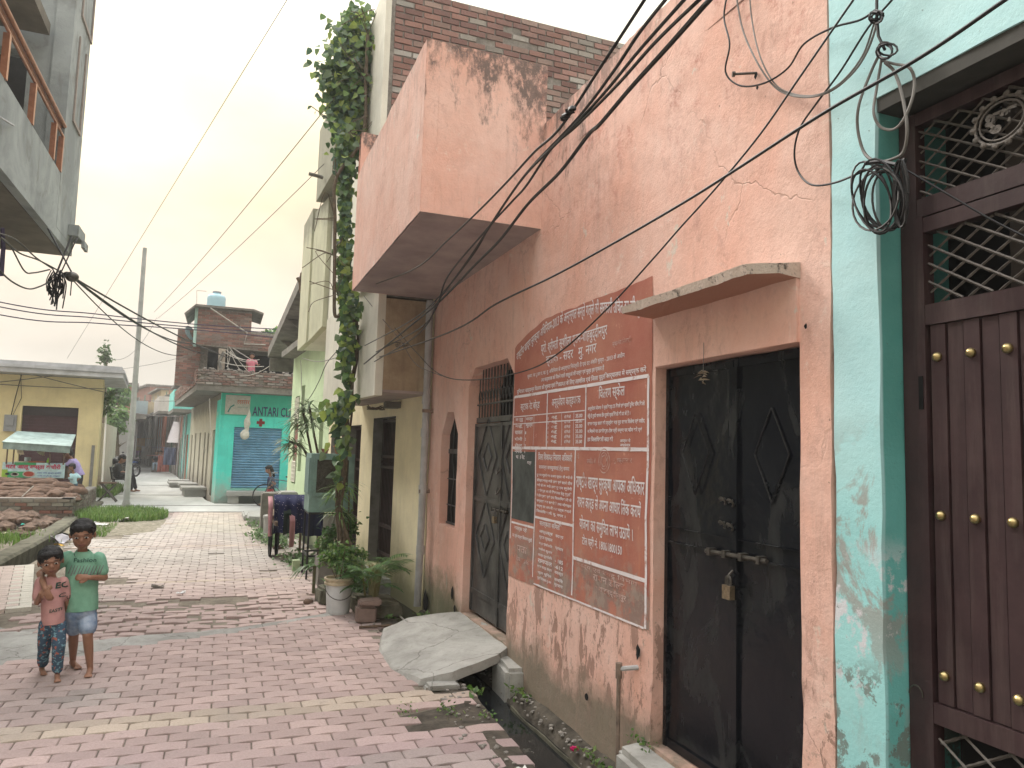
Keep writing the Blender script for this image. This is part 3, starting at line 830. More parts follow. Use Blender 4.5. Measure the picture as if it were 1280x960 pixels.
def leaf_door(nm, y0, y1, z0, z1, x, mat, parent, lozenge=(), split=None, rail=None, label=None):
    bm = NB(); t = .035
    box(bm, x, x+t, y0, y1, z0, z1)
    box(bm, x-.014, x-.001, y0, y0+.03, z0, z1); box(bm, x-.014, x-.001, y1-.03, y1, z0, z1)
    box(bm, x-.012, x-.001, y0+.031, y1-.031, z1-.03, z1-.001)
    if rail: 
        for r_ in rail: box(bm, x-.01, x-.001, y0+.031, y1-.031, r_-.022, r_+.022)
    for (cy, cz, hy, hz) in lozenge:
        p = [(x-.006, cy+hy, cz), (x-.006, cy, cz+hz), (x-.006, cy-hy, cz), (x-.006, cy, cz-hz), (x-.006, cy+hy, cz)]
        for a, b in zip(p, p[1:]): tube(bm, [a, b], .007, 4)
    return mk(nm, bm, mat, parent, label=label)
DX = 2.335
# far door (grey-black, lozenge pattern, barred fanlight)
fd0, fd1 = 5.81, 7.01
mid = 6.27
d = leaf_door('door', mid+.003, fd1, .23, 2.02, DX, M['greydoor'], ph, [(6.64, 1.70, .26, .36), (6.64, 1.70, .12, .13), (6.64, .95, .26, .36), (6.64, .95, .12, .13)], rail=(1.30, .42), label='grey black metal door leaf with nested lozenges')
d2 = leaf_door('door', fd0, mid-.003, .23, 2.02, DX, M['greydoor'], ph, [(6.04, 1.70, .22, .36), (6.04, 1.70, .1, .13), (6.04, .95, .22, .36), (6.04, .95, .1, .13)], rail=(1.30, .42), label='grey black metal door leaf with nested lozenges')
bm = NB(); box(bm, DX, DX+.03, fd0, fd1, 2.03, 2.08)
for i in range(14):
    y = 5.88+i*.083
    tube(bm, [(DX+.01, y, 2.08), (DX+.01, y, 2.55)], .006, 5)
    if i < 13: tube(bm, curve([(DX, y, 2.28), (DX, y+.02, 2.33), (DX, y+.055, 2.33), (DX, y+.075, 2.28), (DX, y+.06, 2.24), (DX, y+.04, 2.27)], 4), .006, 4)
box(bm, DX, DX+.025, fd0, fd1, 2.20, 2.215)
mk('fanlight_bars', bm, M['greydoor'], ph)
def bolt(y0, y1, x, z, parent, r=.011, dz=0):
    bm = NB(); tube(bm, [(x-.03, y0, z), (x-.03, y1, z+dz)], r, 8)
    for t in (.08, .35, .62, .9):
        y = y0+(y1-y0)*t; zz = z+dz*t; box(bm, x-.046, x-.002, y-.012, y+.012, zz-.018, zz+.018)
    return mk('sliding_bolt', bm, M['worn_steel'], parent)
bolt(6.42, 6.02, DX, 1.24, d)
for z in (1.42, 1.60):
    bm = NB(); tube(bm, [(DX-.02+.022*_c(a*.7), mid+.05*_s(a*.7)*.7, z+.045*_c(a*.7)) for a in range(10)], .007, 5); mk('door_ring', bm, M['worn_steel'], d)
def padlock(y, x, z, s_, label):
    t = thing('padlock', label, 'padlock', (x-.03, y, z))
    bm = rbox(x-.05, x-.02, y-.028*s_, y+.028*s_, z, z+.062*s_, .006); mk('lock_body', bm, M['lock'], t)
    bm = NB(); tube(bm, [(x-.035, y-.017*s_, z+.055*s_)]+[(x-.035, y-.017*s_*_c(a*PI/8), z+.085*s_+.018*s_*_s(a*PI/8)) for a in range(9)]+[(x-.035, y+.017*s_, z+.055*s_)], .005, 6)
    mk('shackle', bm, M['worn_steel'], t)
padlock(6.31, DX, 1.12, .95, 'small padlock on the far black door beside the painted notice')
# near door (black)
nd0, nd1, nm = 2.475, 3.595, 3.0
def big_leaf(y0, y1, side, lz, lzo=.014):
    bm = NB(); 
    n1, n2 = 12, 26; V = {}
    for i in range(n1+1):
        for j in range(n2+1):
            y = y0+(y1-y0)*i/n1; z = .21+(2.24-.21)*j/n2
            dent = .010*noise.noise((y*2.6+side, z*1.7, 3))+.004*noise.noise((y*7, z*6, side))
            if 1.29 < z < 1.37: dent -= .004
            V[i, j] = bm.verts.new((DX+dent, y, z))
    for i in range(n1):
        for j in range(n2): bm.faces.new((V[i, j], V[i+1, j], V[i+1, j+1], V[i, j+1]))
    for f in bm.faces: f.smooth = True
    box(bm, DX-.016, DX+.03, y0 if side > 0 else y0, y0+.03, .2, 2.245); box(bm, DX-.016, DX+.03, y1-.03, y1, .2, 2.245)
    box(bm, DX-.012, DX+.03, y0+.031, y1-.031, 2.2, 2.244); box(bm, DX-.013, DX+.03, y0+.031, y1-.031, .205, .25)
    box(bm, DX-.0165, DX-.002, y0+.031, y1-.031, 1.285, 1.29+.003); box(bm, DX-.0165, DX-.002, y0+.031, y1-.031, 1.365, 1.369)
    for (cy, cz, hy, hz) in lz:
        p = [(DX-lzo, cy+hy, cz), (DX-lzo, cy, cz+hz), (DX-lzo, cy-hy, cz), (DX-lzo, cy, cz-hz), (DX-lzo, cy+hy, cz)]
        for a, b in zip(p, p[1:]): tube(bm, [Vector(a).lerp(Vector(b), i/16) for i in range(17)], [.0045+.0015*(i % 2) for i in range(17)], 6)
    o = mk('door', bm, M['blackdoor'], ph, label='glossy black sheet metal door leaf, scuffed'); return o
nl = big_leaf(nm+.004, nd1, 1, [(3.315, 1.775, .115, .215)]); nr = big_leaf(nd0, nm-.004, -1, [(2.74, 1.775, .115, .215)], .0045)
bm = NB(); box(bm, DX-.02, DX-.017, nm-.03, nm+.002, .25, 2.2); mk('cover_strip', bm, M['blackdoor'], nl)
bolt(3.19, 2.74, DX-.004, 1.287, nl, .011, .012)
for yy, zz in ((3.06, 1.43), (3.0, 1.425), (3.055, 1.545), (2.995, 1.54)):
    bm = NB(); tube(bm, [(DX-.02, yy, zz+.012)]+[(DX-.035-.012*_s(a*.6), yy+.018*_c(a*.6), zz+.016*_s(a*.6)) for a in range(9)], .0055, 5); mk('hasp_ring', bm, M['worn_steel'], nl)
bm = NB(); tube(bm, curve([(DX-.02, 2.995, 1.22), (DX-.045, 3.0, 1.19), (DX-.05, 2.99, 1.15), (DX-.035, 2.985, 1.165)], 5), .005, 5); mk('hook', bm, M['worn_steel'], nr)
padlock(3.0, DX-.008, 1.085, 1.05, 'scratched square padlock on the near black door under the sliding bolt')
# dried leaf charm hanging over the near door
t = thing('door_charm', 'dried leaf and chilli charm hanging on a thread over the near black door', 'charm', (2.2, 3.14, 2.12))
bm = NB(); tube(bm, [(WX-.02, 3.12, 2.33), (WX-.022, 3.12, 2.17)], .0018, 4); mk('thread', bm, M['cable_grey'], t)
bm = NB()
for i in range(14):
    z = 2.19-.005*i; leaf(bm, (WX-.024, 3.12+R.uniform(-.01, .01), z), (R.uniform(-.5, .2), R.choice((-1, 1)), R.uniform(-.4, .3)), R.uniform(.03, .065), .012, (.22, .17, .11))
mk('dried_leaves', bm, M['leaf'], t)
# slit window
w = NB(); box(w, DX+.01, DX+.03, 7.34, 7.95, .96, 2.16); win = mk('window', w, M['blind'], ph)
bm = NB()
for z in (1.16, 1.44, 1.72): box(bm, DX-.004, DX+.008, 7.35, 7.94, z, z+(.05 if z > 1.7 else .012))
for y in (7.45, 7.6, 7.75): tube(bm, curve([(DX, y, .98), (DX, y+.03, 1.2), (DX, y-.03, 1.45), (DX, y+.03, 1.7), (DX, y, 2.05)], 6), .006, 4)
box(bm, DX-.006, DX+.009, 7.345, 7.37, .965, 1.95); box(bm, DX-.006, DX+.009, 7.345, 7.94, .965, .985)
mk('window_grille', bm, M['greydoor'], win)
# outlet hole, nail and stub pipe in the wall
bm = NB(); lathe(bm, [(.02, -.004), (.022, .0), (.017, .002)], (WX-.012, 4.34, .23), 10, axis='x'); mk('outlet_hole', bm, M['blind'], ph)
for (y, z, r_) in ((3.72, .66, .03), (2.42, 2.31, .009), (7.3, .33, .05), (7.2, .2, .035), (8.3, .05, .10), (2.73, 3.55, .012), (2.72, 3.49, .010)):
    bm = NB(); v = [bm.verts.new((WX-.0155, y+r_*R.uniform(.6, 1.2)*_c(a*PI/5), z+r_*1.4*R.uniform(.6, 1.2)*_s(a*PI/5))) for a in range(10)]; bm.faces.new(v); mk('broken_plaster_hole', bm, M['blind'], ph)
bm = NB(); tube(bm, [(WX-.005, 2.74, 3.57), (WX-.09, 2.79, 3.57)], .006, 6); tube(bm, [(WX-.088, 2.79, 3.57), (WX-.1, 2.795, 3.57)], .013, 6)
mk('wall_spike', bm, M['worn_steel'], ph)
t = thing('water_pipe', 'rusty elbow water pipe coming out of the flaked pink wall left of the near door', 'pipe', (2.18, 3.8, .02))
bm = NB(); tube(bm, curve([(WX+.05, 3.73, .575), (2.2, 3.78, .56), (2.165, 3.81, .55)], 3), .014, 8); mk('elbow_pipe', bm, M['pvc'], t)
bm = NB(); tube(bm, [(2.165, 3.81, .575), (2.165, 3.81, .02)], .0125, 8); tube(bm, [(2.165, 3.81, .50), (2.165, 3.81, .585)], .019, 8); mk('riser_pipe', bm, M['pipe_rust'], t)
# ---- the painted notice
SX = WX-.0135
def wob(y, z): return .009*noise.noise((y*1.9, z*1.9, 1))+.005*noise.noise((y*6, z*6, 5))
bm = NB(); ny, nz = 46, 44; V = {}
for i in range(ny+1):
    for j in range(nz+1):
        y = 5.785+(3.632-5.785)*i/ny; t = i/ny
        zb = .745+.055*t+.012*noise.noise((y*9, 1, 0)); zt = 2.62+.16*min(1, t/.3)**.7+.012*noise.noise((y*7, 2, 0))
        z = zb+(zt-zb)*j/nz
        y += (.006*noise.noise((z*12, 0, 3)) if i in (0, ny) else 0)
        V[i, j] = bm.verts.new((WX-.0035+wob(y, z), y, z))
for i in range(ny):
    for j in range(nz): bm.faces.new((V[i, j], V[i+1, j], V[i+1, j+1], V[i, j+1]))
notice = mk('painted_notice', bm, M['notice'], ph, label='dark red notice painted on the wall with white Hindi lettering')
def sp(y, z, e=0): return Vector((WX-.0065-e+wob(y, z), y, z))
def drape(vm, e=0):
    for v in vm: v.co = sp(v.co.y, v.co.z, e)
bm = NB(); U_, V_ = (0, -1, 0), (0, 0, 1)
def line(y0, z0, y1, z1, w=.018, dst=None):
    b = dst or bm; n = max(2, int(math.hypot(y1-y0, z1-z0)/.1)); q = []
    d = Vector((0, y1-y0, z1-z0)).normalized(); p = Vector((0, -d.z, d.y))*w/2
    for i in range(n+1):
        y, z = y0+(y1-y0)*i/n, z0+(z1-z0)*i/n; ww = 1+.35*noise.noise((y*9, z*9, 4))
        q.append((b.verts.new(sp(y+p.y*ww, z+p.z*ww)), b.verts.new(sp(y-p.y*ww, z-p.z*ww))))
    for a, c in zip(q, q[1:]): b.faces.new((a[0], a[1], c[1], c[0]))
line(5.76, 2.21, 3.66, 2.21, .022); line(5.77, 1.79, 3.66, 1.79, .022); line(3.665, 2.21, 3.665, .80, .022); line(5.765, 2.21, 5.765, 1.05, .012)
line(5.07, 2.2, 5.07, 1.8, .016); line(4.455, 2.2, 4.455, 1.8, .018); line(5.27, 1.78, 5.27, .82, .016); line(4.595, 1.78, 4.595, .81, .018)
line(5.27, 1.27, 4.6, 1.27, .018); line(4.59, 1.06, 3.67, 1.06, .022); line(5.75, 1.185, 5.28, 1.185, .016); line(5.25, .775, 3.68, .80, .012)
line(5.76, 2.045, 4.47, 2.045, .007); line(5.76, 1.985, 4.47, 1.985, .007)
for y in (5.52, 5.33, 4.82, 4.63): line(y, 2.045, y, 1.81, .005)
def tx(s, y0, y1, z, h, dst=None, bold=.006, k=1):
    b = dst or bm
    vm = text_bm(b, s, (SX, y0, z), U_, V_, w=abs(y0-y1), h=h, bold=bold); drape(vm)
# Devanagari written in visual order (short i before its consonant)
def arc_title():
    vm = text_bm(bm, 'राष्टीय खाद्य सुरक्षा अधिनियम-2013 के अन्तर्गत सस्ते गल्ले की सरकारी उचित दर की दुकान'.replace('धि', 'िध').replace('नि', 'िन').replace('चि', 'िच'), (SX, 5.74, 0), U_, V_, w=2.06, h=.135, bold=.010)
    for v in vm:
        t = (5.74-v.co.y)/2.06; v.co.z = 2.49+.155*_s(PI*min(1, t)**.9)*1.0+.05*t+v.co.z*(.75+.3*t)
    drape(vm)
arc_title()
tx('प्रो. श्रीमती सुशीला ग्राम-शाहबुद्दीनपुर', 5.23, 4.17, 2.492, .115, bold=.008)
tx('ब्लाक - सदर   मु. नगर', 5.13, 4.31, 2.395, .085, bold=.008)
tx('सूचना : यह दुकान रा. खा. सु. अिधिनयम के अन्तर्गत िनयंत्रित है एवं दर अंकित मूल्य - 2013 के अधीन', 5.50, 3.94, 2.338, .045, bold=.012)
tx('तथा कार्डधारक को िमलने वाली वस्तुओं की मात्रा एवं मूल्य इस प्रकार है', 5.21, 4.20, 2.285, .045, bold=.02)
tx('यूिनटवार खाद्यान्न िवतरण की सूचना एवं िशकायत के िलए तहसील एवं िजला पूर्ति कार्यालय में सम्पर्क करें', 5.71, 3.69, 2.225, .05, bold=.02)
tx('स्टाक रेट बोर्ड', 5.63, 5.22, 2.075, .09, bold=.012)
tx('अन्त्योदय कार्डधारक', 4.99, 4.53, 2.075, .095, bold=.012)
tx('िवतरण स्केल', 4.27, 3.93, 2.09, .105, bold=.012)
for i, (a, b_) in enumerate((('वस्तु', 'मात्रा'), ('गेहूँ', 'मूल्य'), ('चावल', '1'), ('चीनी', '2'), ('तेल', '3'), ('नमक', '4'))):
    z = 2.0-.0455*i if i else 2.0
    tx(a, 5.72, 5.56, z-.005*i, .03, bold=.02); 
    if i < 2: tx(b_, 5.5, 5.36, z-.005*i, .03, bold=.02)
    else: tx(b_, 5.51, 5.49, z-.005*i, .022, bold=.02)
for i in range(6):
    z = 2.0-.035*i
    for y0, s_ in ((4.99, 'गेहूँ'), (4.78, 'दो िकलो'), (4.60, '35.00')): tx(s_, y0, y0-.1, z, .026, bold=.025)
    line(5.045, z, 5.045, z+.02, .006)
for i, s_ in enumerate(('अन्त्योदय योजना में प्रति कार्ड 35 िकलो एवं प्रति यूिनट पाँच िकलो', 'गेहूँ दो रूपये चावल तीन रूपये प्रति िकलो की दर से है ।', 'राशन कार्ड धारक को प्रत्येक माह पूरा राशन िमलेगा एवं रसीद', 'न िमलने पर उपभोक्ता टोल फ्री नम्बर पर फोन करें एवं', 'उप िजलािधकारी सदर को')):
    tx(s_, 4.42, (3.70, 3.86, 3.70, 3.73, 4.07)[i], 2.035-.05*i, .037, bold=.025)
tx('आज्ञा से', 3.98, 3.86, 1.825, .03, bold=.02); tx('अध्यक्ष', 3.98, 3.86, 1.80, .022, bold=.02)
tx('राष्टीय खाद्य सुरक्षा आपका अिधकार', 4.57, 3.69, 1.50, .135, bold=.014)
tx('राशन कार्ड से अपना आधार िलंक करायें', 4.54, 3.72, 1.375, .12, bold=.013)
tx('योजना का समुचित लाभ उठायें ।'.replace('चि', 'िच'), 4.50, 3.81, 1.235, .12, bold=.013)
tx('टोल फ्री नं. 18001800150', 4.46, 3.93, 1.145, .085, bold=.014)
tx('िजला िशकायत िनवारण अिधकारी', 5.22, 4.64, 1.70, .06, bold=.014)
tx('सामान्य जनसुनवाई हेतु समय', 5.20, 4.68, 1.625, .045, bold=.014)
for i in range(8):
    tx(('दुकान खुलने का समय प्रातः नौ बजे से', 'दोपहर बारह बजे तक एवं सायं तीन', 'बजे से छः बजे तक दुकान खुलेगी', 'उपभोक्ता अपनी िशकायत हेतु पूर्ति', 'िनरीक्षक एवं उप िजलािधकारी से', 'सम्पर्क कर सकते हैं तथा मोबाइल', 'नम्बर पर अपनी बात दर्ज करायें', 'िजलािधकारी मु. नगर ।')[i], 5.245, 4.63 if i < 7 else 4.72, 1.573-.0385*i, .03, bold=.025)
tx('सतर्कता सिमति', 5.17, 4.78, 1.205, .055, bold=.016)
for i in range(9):
    z = 1.155-.042*i
    tx(('अध्यक्ष', 'ग्राम प्रधान', 'सदस्य श्रीमती सरिता', 'मनोज कुमार', 'सदस्य पूर्व सैनिक', 'रामपाल', 'राशन कार्ड संख्या', 'कुल यूिनट', 'पूर्ति िनरीक्षक मु. नगर')[i], 5.18, 4.93, z, .028, bold=.02)
    if i % 2 == 0 or i > 4: tx(('सदस्य', 'सचिव', 'प्रधान', 'नगर', '- 185', '-612')[i % 6], 4.88, 4.74, z, .026, bold=.02)
tx('सतर्क रहें', 5.68, 5.42, 1.125, .045, bold=.016); tx('दर एवं मात्रा िववरण सूची', 5.72, 5.30, 1.065, .04, bold=.02)
tx('भाव रेट', 5.69, 5.50, 1.70, .04, bold=.016, ); tx('मात्रा', 5.45, 5.36, 1.655, .03, bold=.016)
mk('white_lettering', bm, M['letter'], notice)
# faded seal and rubbed-out lines
bm = NB()
def ring(cy, cz, ry, rz, w=.007, n=30):
    p = [(cy+ry*_c(2*PI*i/n), cz+rz*_s(2*PI*i/n)) for i in range(n+1)]
    for a, b in zip(p, p[1:]): line(a[0], a[1], b[0], b[1], w, bm)
ring(4.18, 1.715, .072, .075); ring(4.18, 1.715, .05, .052, .004)
for a in range(6): line(4.18-.04*_c(a), 1.715-.04*_s(a), 4.18+.03*_c(a+2), 1.715+.04*_s(a+2), .006, bm)
tx('जनिहत में', 4.42, 4.30, 1.69, .04, bm); tx('मुजफ्फरनगर', 4.06, 3.84, 1.70, .035, bm); tx('में', 4.57, 4.53, 1.72, .04, bm)
tx('स्थानीय िनवासी', 4.1, 3.86, 2.42, .05, bm, .004)
tx('राशन डीलर', 4.30, 3.90, .96, .055, bm, .012); tx('शाहबुद्दीनपुर', 4.22, 3.88, .895, .05, bm, .01)
tx('खाद्य एवं रसद िवभाग', 4.55, 3.75, 1.005, .04, bm, .006); tx('पता', 5.6, 5.4, .97, .05, bm, .01); tx('मोबाइल', 5.66, 5.35, .89, .05, bm, .01)
mk('faded_lettering', bm, M['faded'], notice)
bm = NB(); V = {}
for i in range(6):
    for j in range(8):
        y, z = 5.76-.47*i/5, 1.215+.545*j/7; V[i, j] = bm.verts.new(Vector((WX-.0050+wob(y, z), y+.004*noise.noise((z*9, 1, 1)), z)))
for i in range(5):
    for j in range(7): bm.faces.new((V[i, j], V[i+1, j], V[i+1, j+1], V[i, j+1]))
mk('blackboard_panel', bm, M['board'], notice)

# culvert slab bridging the drain in front of the far door
t = thing('culvert_slab', 'grey cement slab bridging the drain in front of the far black door', 'slab', (1.7, 6.0, 0))
bm = NB()
top = [(1.40, 6.68, .020), (1.52, 7.12, .065), (1.78, 7.25, .12), (2.10, 7.22, .165), (2.26, 7.05, .195), (2.32, 6.5, .20), (2.30, 5.82, .19), (2.12, 5.66, .155), (1.95, 5.60, .13), (1.72, 5.52, .095), (1.50, 5.60, .035), (1.38, 6.05, .018)]
cen = Vector((1.85, 6.45, .115)); bmv = [bm.verts.new(p) for p in top]; low = [bm.verts.new((x-(.02 if x < 1.6 else 0), y, max(z-.07, -.012) if x > 1.6 else -.012)) for x, y, z in top]
midv = [bm.verts.new(Vector(p).lerp(cen, .4)+Vector((0, 0, .004))) for p in top]; cv = bm.verts.new(cen)
n = len(top)
for i in range(n):
    j = (i+1) % n
    bm.faces.new((bmv[i], bmv[j], low[j], low[i])); bm.faces.new((midv[i], midv[j], bmv[j], bmv[i])); bm.faces.new((cv, midv[j], midv[i]))
bm.faces.new(low[::-1])
bmesh.ops.subdivide_edges(bm, edges=bm.edges[:], cuts=3, use_grid_fill=True)
for v in bm.verts: v.co += noise.noise_vector(v.co*5)*.009+noise.noise_vector(v.co*17)*.004
mk('slab_top', bm, M['apron'], t, True)
bm = rbox(2.12, 2.29, 5.42, 5.80, -.3, .11, .03, .02, 4); mk('cement_lump', bm, M['apron'], t, True)
bm = rbox(1.50, 1.74, 5.42, 5.58, -.02, .025, .02, .012, 3); mk('front_fillet', bm, M['apron'], t, True)
# worn brick step under the near door
bm = rbox(2.10, 2.31, 2.2, 3.72, -.32, .17, .035, .012, 4)
mk('door_step', bm, M['apron'], smooth=True, label='crumbling cement door step below the near black door', cat='step')
# ================================================================== TEAL HOUSE
th_ = thing('teal_house', 'light teal plastered house with a big brown metal gate, nearest on the right', 'house', (3.2, 0.8, -.1))
bm = NB()
us = [-1.5+i*.12 for i in range(32)]+[2.285]; vs = [-.35+i*.12 for i in range(41)]
us = sorted(set([u for u in us if u <= 2.285]))
wall_cells(bm, us, vs, [(-.2, 2.065, .12, 3.14)], pw, WX, WX+.45)
for v in bm.verts:
    if v.co.x < WX+.01:
        v.co.x += .010*noise.noise((v.co.y*2.4+9, v.co.z*2.1, 1))+.004*noise.noise((v.co.y*8, v.co.z*8, 5))
        if 2 < v.co.y < 2.1 or v.co.y > 2.27: v.co.y += .008*noise.noise((v.co.z*4, 1, 3))
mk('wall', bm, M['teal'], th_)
bm = NB(); box(bm, WX+.006, WX+.40, -.2, 2.06, 3.085, 3.139); mk('gate_lintel', bm, flat('dark_lintel_underside', (.06, .058, .052)), th_)  # dark strip along the underside of the gate opening head
bm = NB(); box(bm, WX+.45, 6, -1.5, 2.28, 4.2, 4.35); mk('roof', bm, M['darkconc'], th_)
bm = NB(); box(bm, 5.9, 6.05, -1.5, 2.28, -.3, 4.2); mk('rear_wall', bm, M['aged'], th_)
GX = 2.365
gate = NB()
g0, g1 = -.18, 2.06
def gb(b, y0, y1, z0, z1, x0=GX, x1=GX+.05): box(b, x0, x1, y0, y1, z0, z1)
# frame: outer post, head bars, mid bars
gb(gate, 1.99, 2.06, .12, 3.07); gb(gate, 1.955, 1.988, .15, 2.66, GX-.012, GX+.04)
gb(gate, g0, 1.988, 2.665, 2.735); gb(gate, g0, 1.988, 3.02, 3.07)
gb(gate, g0, 1.954, 2.60, 2.655, GX-.010, GX+.04); gb(gate, g0, 1.954, 2.255, 2.33, GX-.010, GX+.04)
gb(gate, g0, 1.954, .86, .93, GX-.010, GX+.04); gb(gate, g0, 1.954, .15, .21, GX-.010, GX+.04)
g_ = mk('metal_gate', gate, M['gate'], th_, label='dark brown double height metal gate')
bm = NB(); y = 1.94; i = 0
while y > 1.0:
    w = .058
    bx = rbox(GX+.004-(.006 if i % 2 == 0 else 0), GX+.03, y-w, y, .935, 2.252, .003)
    me = bpy.data.meshes.new('x'); bx.to_mesh(me); bx.free(); bm.from_mesh(me); bpy.data.meshes.remove(me)
    y -= w+.006; i += 1
mk('gate_planks', bm, M['gate'], g_)
bm = NB(); box(bm, GX+.034, GX+.05, g0, 1.95, .94, 2.25); box(bm, GX+.11, GX+.12, g0, 1.95, .2, .86); mk('gate_backing', bm, M['blind'], g_)
# brass studs: three rows on every second plank
first = True
for zr in (2.135, 1.575, 1.03):
    for k in range(7):
        yy = 1.94-.029-k*.128
        if yy < 1.1: break
        if first:
            bm = NB(); lathe(bm, [(.016, .0), (.0175, -.004), (.0165, -.011), (.011, -.018), (.004, -.022)], (GX-.002, yy, zr), 16, axis='x')
            s0 = mk('brass_stud', bm, M['brass'], g_, True); first = False; y_0, z_0 = yy, zr
        else:
            s1 = s0.copy(); COL.objects.link(s1); s1.parent = g_; s1.location = s0.location+Vector((0, yy-y_0, zr-z_0))
def lat(y0, y1, z0, z1, sp_, r_, x, sl=.62):
    """crossing diagonal bars clipped to a rectangle"""
    b = NB()
    for sgn in (1, -1):
        c0 = -6
        while c0 < 6:
            pts = []
            ya, yb = y0, y1
            za, zb = c0+sgn*sl*ya, c0+sgn*sl*yb
            # clip
            t0, t1 = 0, 1
            dz = zb-za
            if abs(dz) > 1e-6:
                ta, tb = (z0-za)/dz, (z1-za)/dz
                t0, t1 = max(0, min(ta, tb)), min(1, max(ta, tb))
            if t1-t0 > .02:
                p = Vector((x-(.004 if sgn > 0 else -.004), ya+(yb-ya)*t0, za+dz*t0)); q = Vector((p.x, ya+(yb-ya)*t1, za+dz*t1))
                n = max(2, int((q-p).length/.02)); tube(b, [p.lerp(q, i/n) for i in range(n+1)], [r_*(1 if i % 2 else .78) for i in range(n+1)], 4)
            c0 += sp_
    return b
mk('upper_lattice', lat(g0, 1.985, 2.74, 3.02, .058, .005, GX+.02), M['lattice'], g_)
mk('lower_lattice', lat(g0, 1.95, 2.335, 2.598, .068, .0058, GX+.012), M['lattice'], g_)
mk('foot_lattice', lat(g0, 1.95, .215, .855, .1, .0062, GX+.012), M['lattice'], g_)
bm = NB()
nx, nz = 30, 10; V = {}
for i in range(nx+1):
    for j in range(nz+1):
        y, z = -.2+1.95*i/nx, 2.33+.70*j/nz; V[i, j] = bm.verts.new((GX+.15+.03*noise.noise((y*5, z*3, 1))+.015*noise.noise((y*17, z*11, 1)), y, z))
for i in range(nx):
    for j in range(nz): bm.faces.new((V[i, j], V[i+1, j], V[i+1, j+1], V[i, j+1]))
mk('dust_sheet', bm, M['gateback'], g_)
bm = NB(); box(bm, GX+.25, GX+.27, -.2, 2.06, 0, 3.2); mk('dark_passage', bm, M['blind'], th_)
# round emblem with the word shubh
bm = NB(); ey, ez = 1.655, 2.905
for rr, w in ((.085, .006), (.07, .004)): tube(bm, [(GX-.002, ey+rr*1.1*_c(2*PI*i/28), ez+rr*.92*_s(2*PI*i/28)) for i in range(29)], w, 5)
for i in range(14):
    a = 2*PI*i/14; lathe(bm, [(.012, 0), (.011, -.006), (.004, -.010)], (GX-.002, ey+.1*_c(a), ez+.084*_s(a)), 8, axis='x')
vm = text_bm(bm, 'शुभ', (GX-.006, ey+.055, ez-.04), (0, -1, 0), (0, 0, 1), w=.11, h=.075, bold=.05)
mk('round_emblem', bm, M['lattice'], g_)
bm = NB(); box(bm, GX-.016, GX-.0125, 1.965, 1.983, 1.95, 2.07); mk('gate_slot', bm, M['blind'], g_)
bm = NB(); tube(bm, [(GX-.002, 2.03-.028*_c(a*PI/10), .93+.035*_s(a*PI/10)) for a in range(11)], .003, 5); mk('wire_loop', bm, M['worn_steel'], g_)
bm = rbox(WX-.22, WX+.3, -.4, 2.09, -.32, .118, .02, .005, 2); mk('gate_step', bm, M['apron'], th_)

# ================================================================== CREAM HOUSE (bends away slightly)
ch = thing('cream_house', 'cream house beyond the grey drainpipe with a bare brick upper storey', 'house', (3.0, 11, -.1))
A0, A1 = Vector((2.24, 8.47, 0)), Vector((1.80, 13.9, 0))
dA = (A1-A0).normalized(); nA = Vector((dA.y, -dA.x, 0))   # into the house
LA = (A1-A0).length
def pc(u, v, d): return A0+dA*u+nA*d+Vector((0, 0, v))
def yy_to_u(y): return (y-A0.y)/dA.y
bm = NB()
holes = [(1.33, 2.42, .14, 2.19), (3.12, 3.98, .12, 2.11), (4.55, 5.2, .75, 2.05)]
wall_cells(bm, [LA*i/18 for i in range(19)], [-.35+.3*i for i in range(15)], holes, pc, 0, .28)
mk('wall', bm, M['cream'], ch)
bm = NB()
for h in holes:   # grey cement linings of the openings, far jamb and head
    q = [pc(h[1]-.003, h[2], -.004), pc(h[1]-.003, h[3]-.003, -.004), pc(h[1]-.003, h[3]-.003, .2), pc(h[1]-.003, h[2], .2)]
    sheet(bm, q); q = [pc(h[0], h[3]-.003, -.004), pc(h[1], h[3]-.003, -.004), pc(h[1], h[3]-.003, .2), pc(h[0], h[3]-.003, .2)]; sheet(bm, q)
mk('door_lining', bm, M['reveal_grey'], ch)
def gdoor(u0, u1, z0, z1, nm, bars=True):
    bm = NB()
    def bb(a, b, c, d_, e=.14, f=.17):
        pts = [pc(a, c, e), pc(b, c, e), pc(b, d_, e), pc(a, d_, e)]; prism(bm, pts, nA*(f-e))
    bb(u0, u1, z0, z1, .16, .18)
    n = int((u1-u0)/.07)
    for i in range(n+1):
        u = u0+(u1-u0)*i/n; tube(bm, [pc(u, z0, .145), pc(u, z1, .145)], .008, 4)
    for z in (z0+.12, z0+.5, z1-.55, z1-.7, z1-.04): bb(u0, u1, z, z+.04, .13, .15)
    if bars:
        for i in range(n):
            u = u0+(u1-u0)*(i+.5)/n
            for zz in (z0+.52, z1-.62): tube(bm, curve([pc(u-.02, zz, .138), pc(u, zz+.03, .138), pc(u+.02, zz, .138)], 3), .009, 4)
    return mk(nm, bm, M['door_brown'], ch)
gdoor(1.33, 2.42, .14, 2.17, 'grille_door'); gdoor(3.12, 3.98, .12, 2.09, 'door', False)
bm = NB(); prism(bm, [pc(4.55, .75, .16), pc(5.2, .75, .16), pc(5.2, 2.05, .16), pc(4.55, 2.05, .16)], nA*.02); w_ = mk('window', bm, M['blind'], ch)
bm = NB()
for i in range(7): tube(bm, [pc(4.58+i*.1, .75, .12), pc(4.58+i*.1, 2.05, .12)], .008, 4)
tube(bm, [pc(4.55, 1.4, .12), pc(5.2, 1.4, .12)], .012, 4); mk('window_bars', bm, M['reveal_grey'], w_)
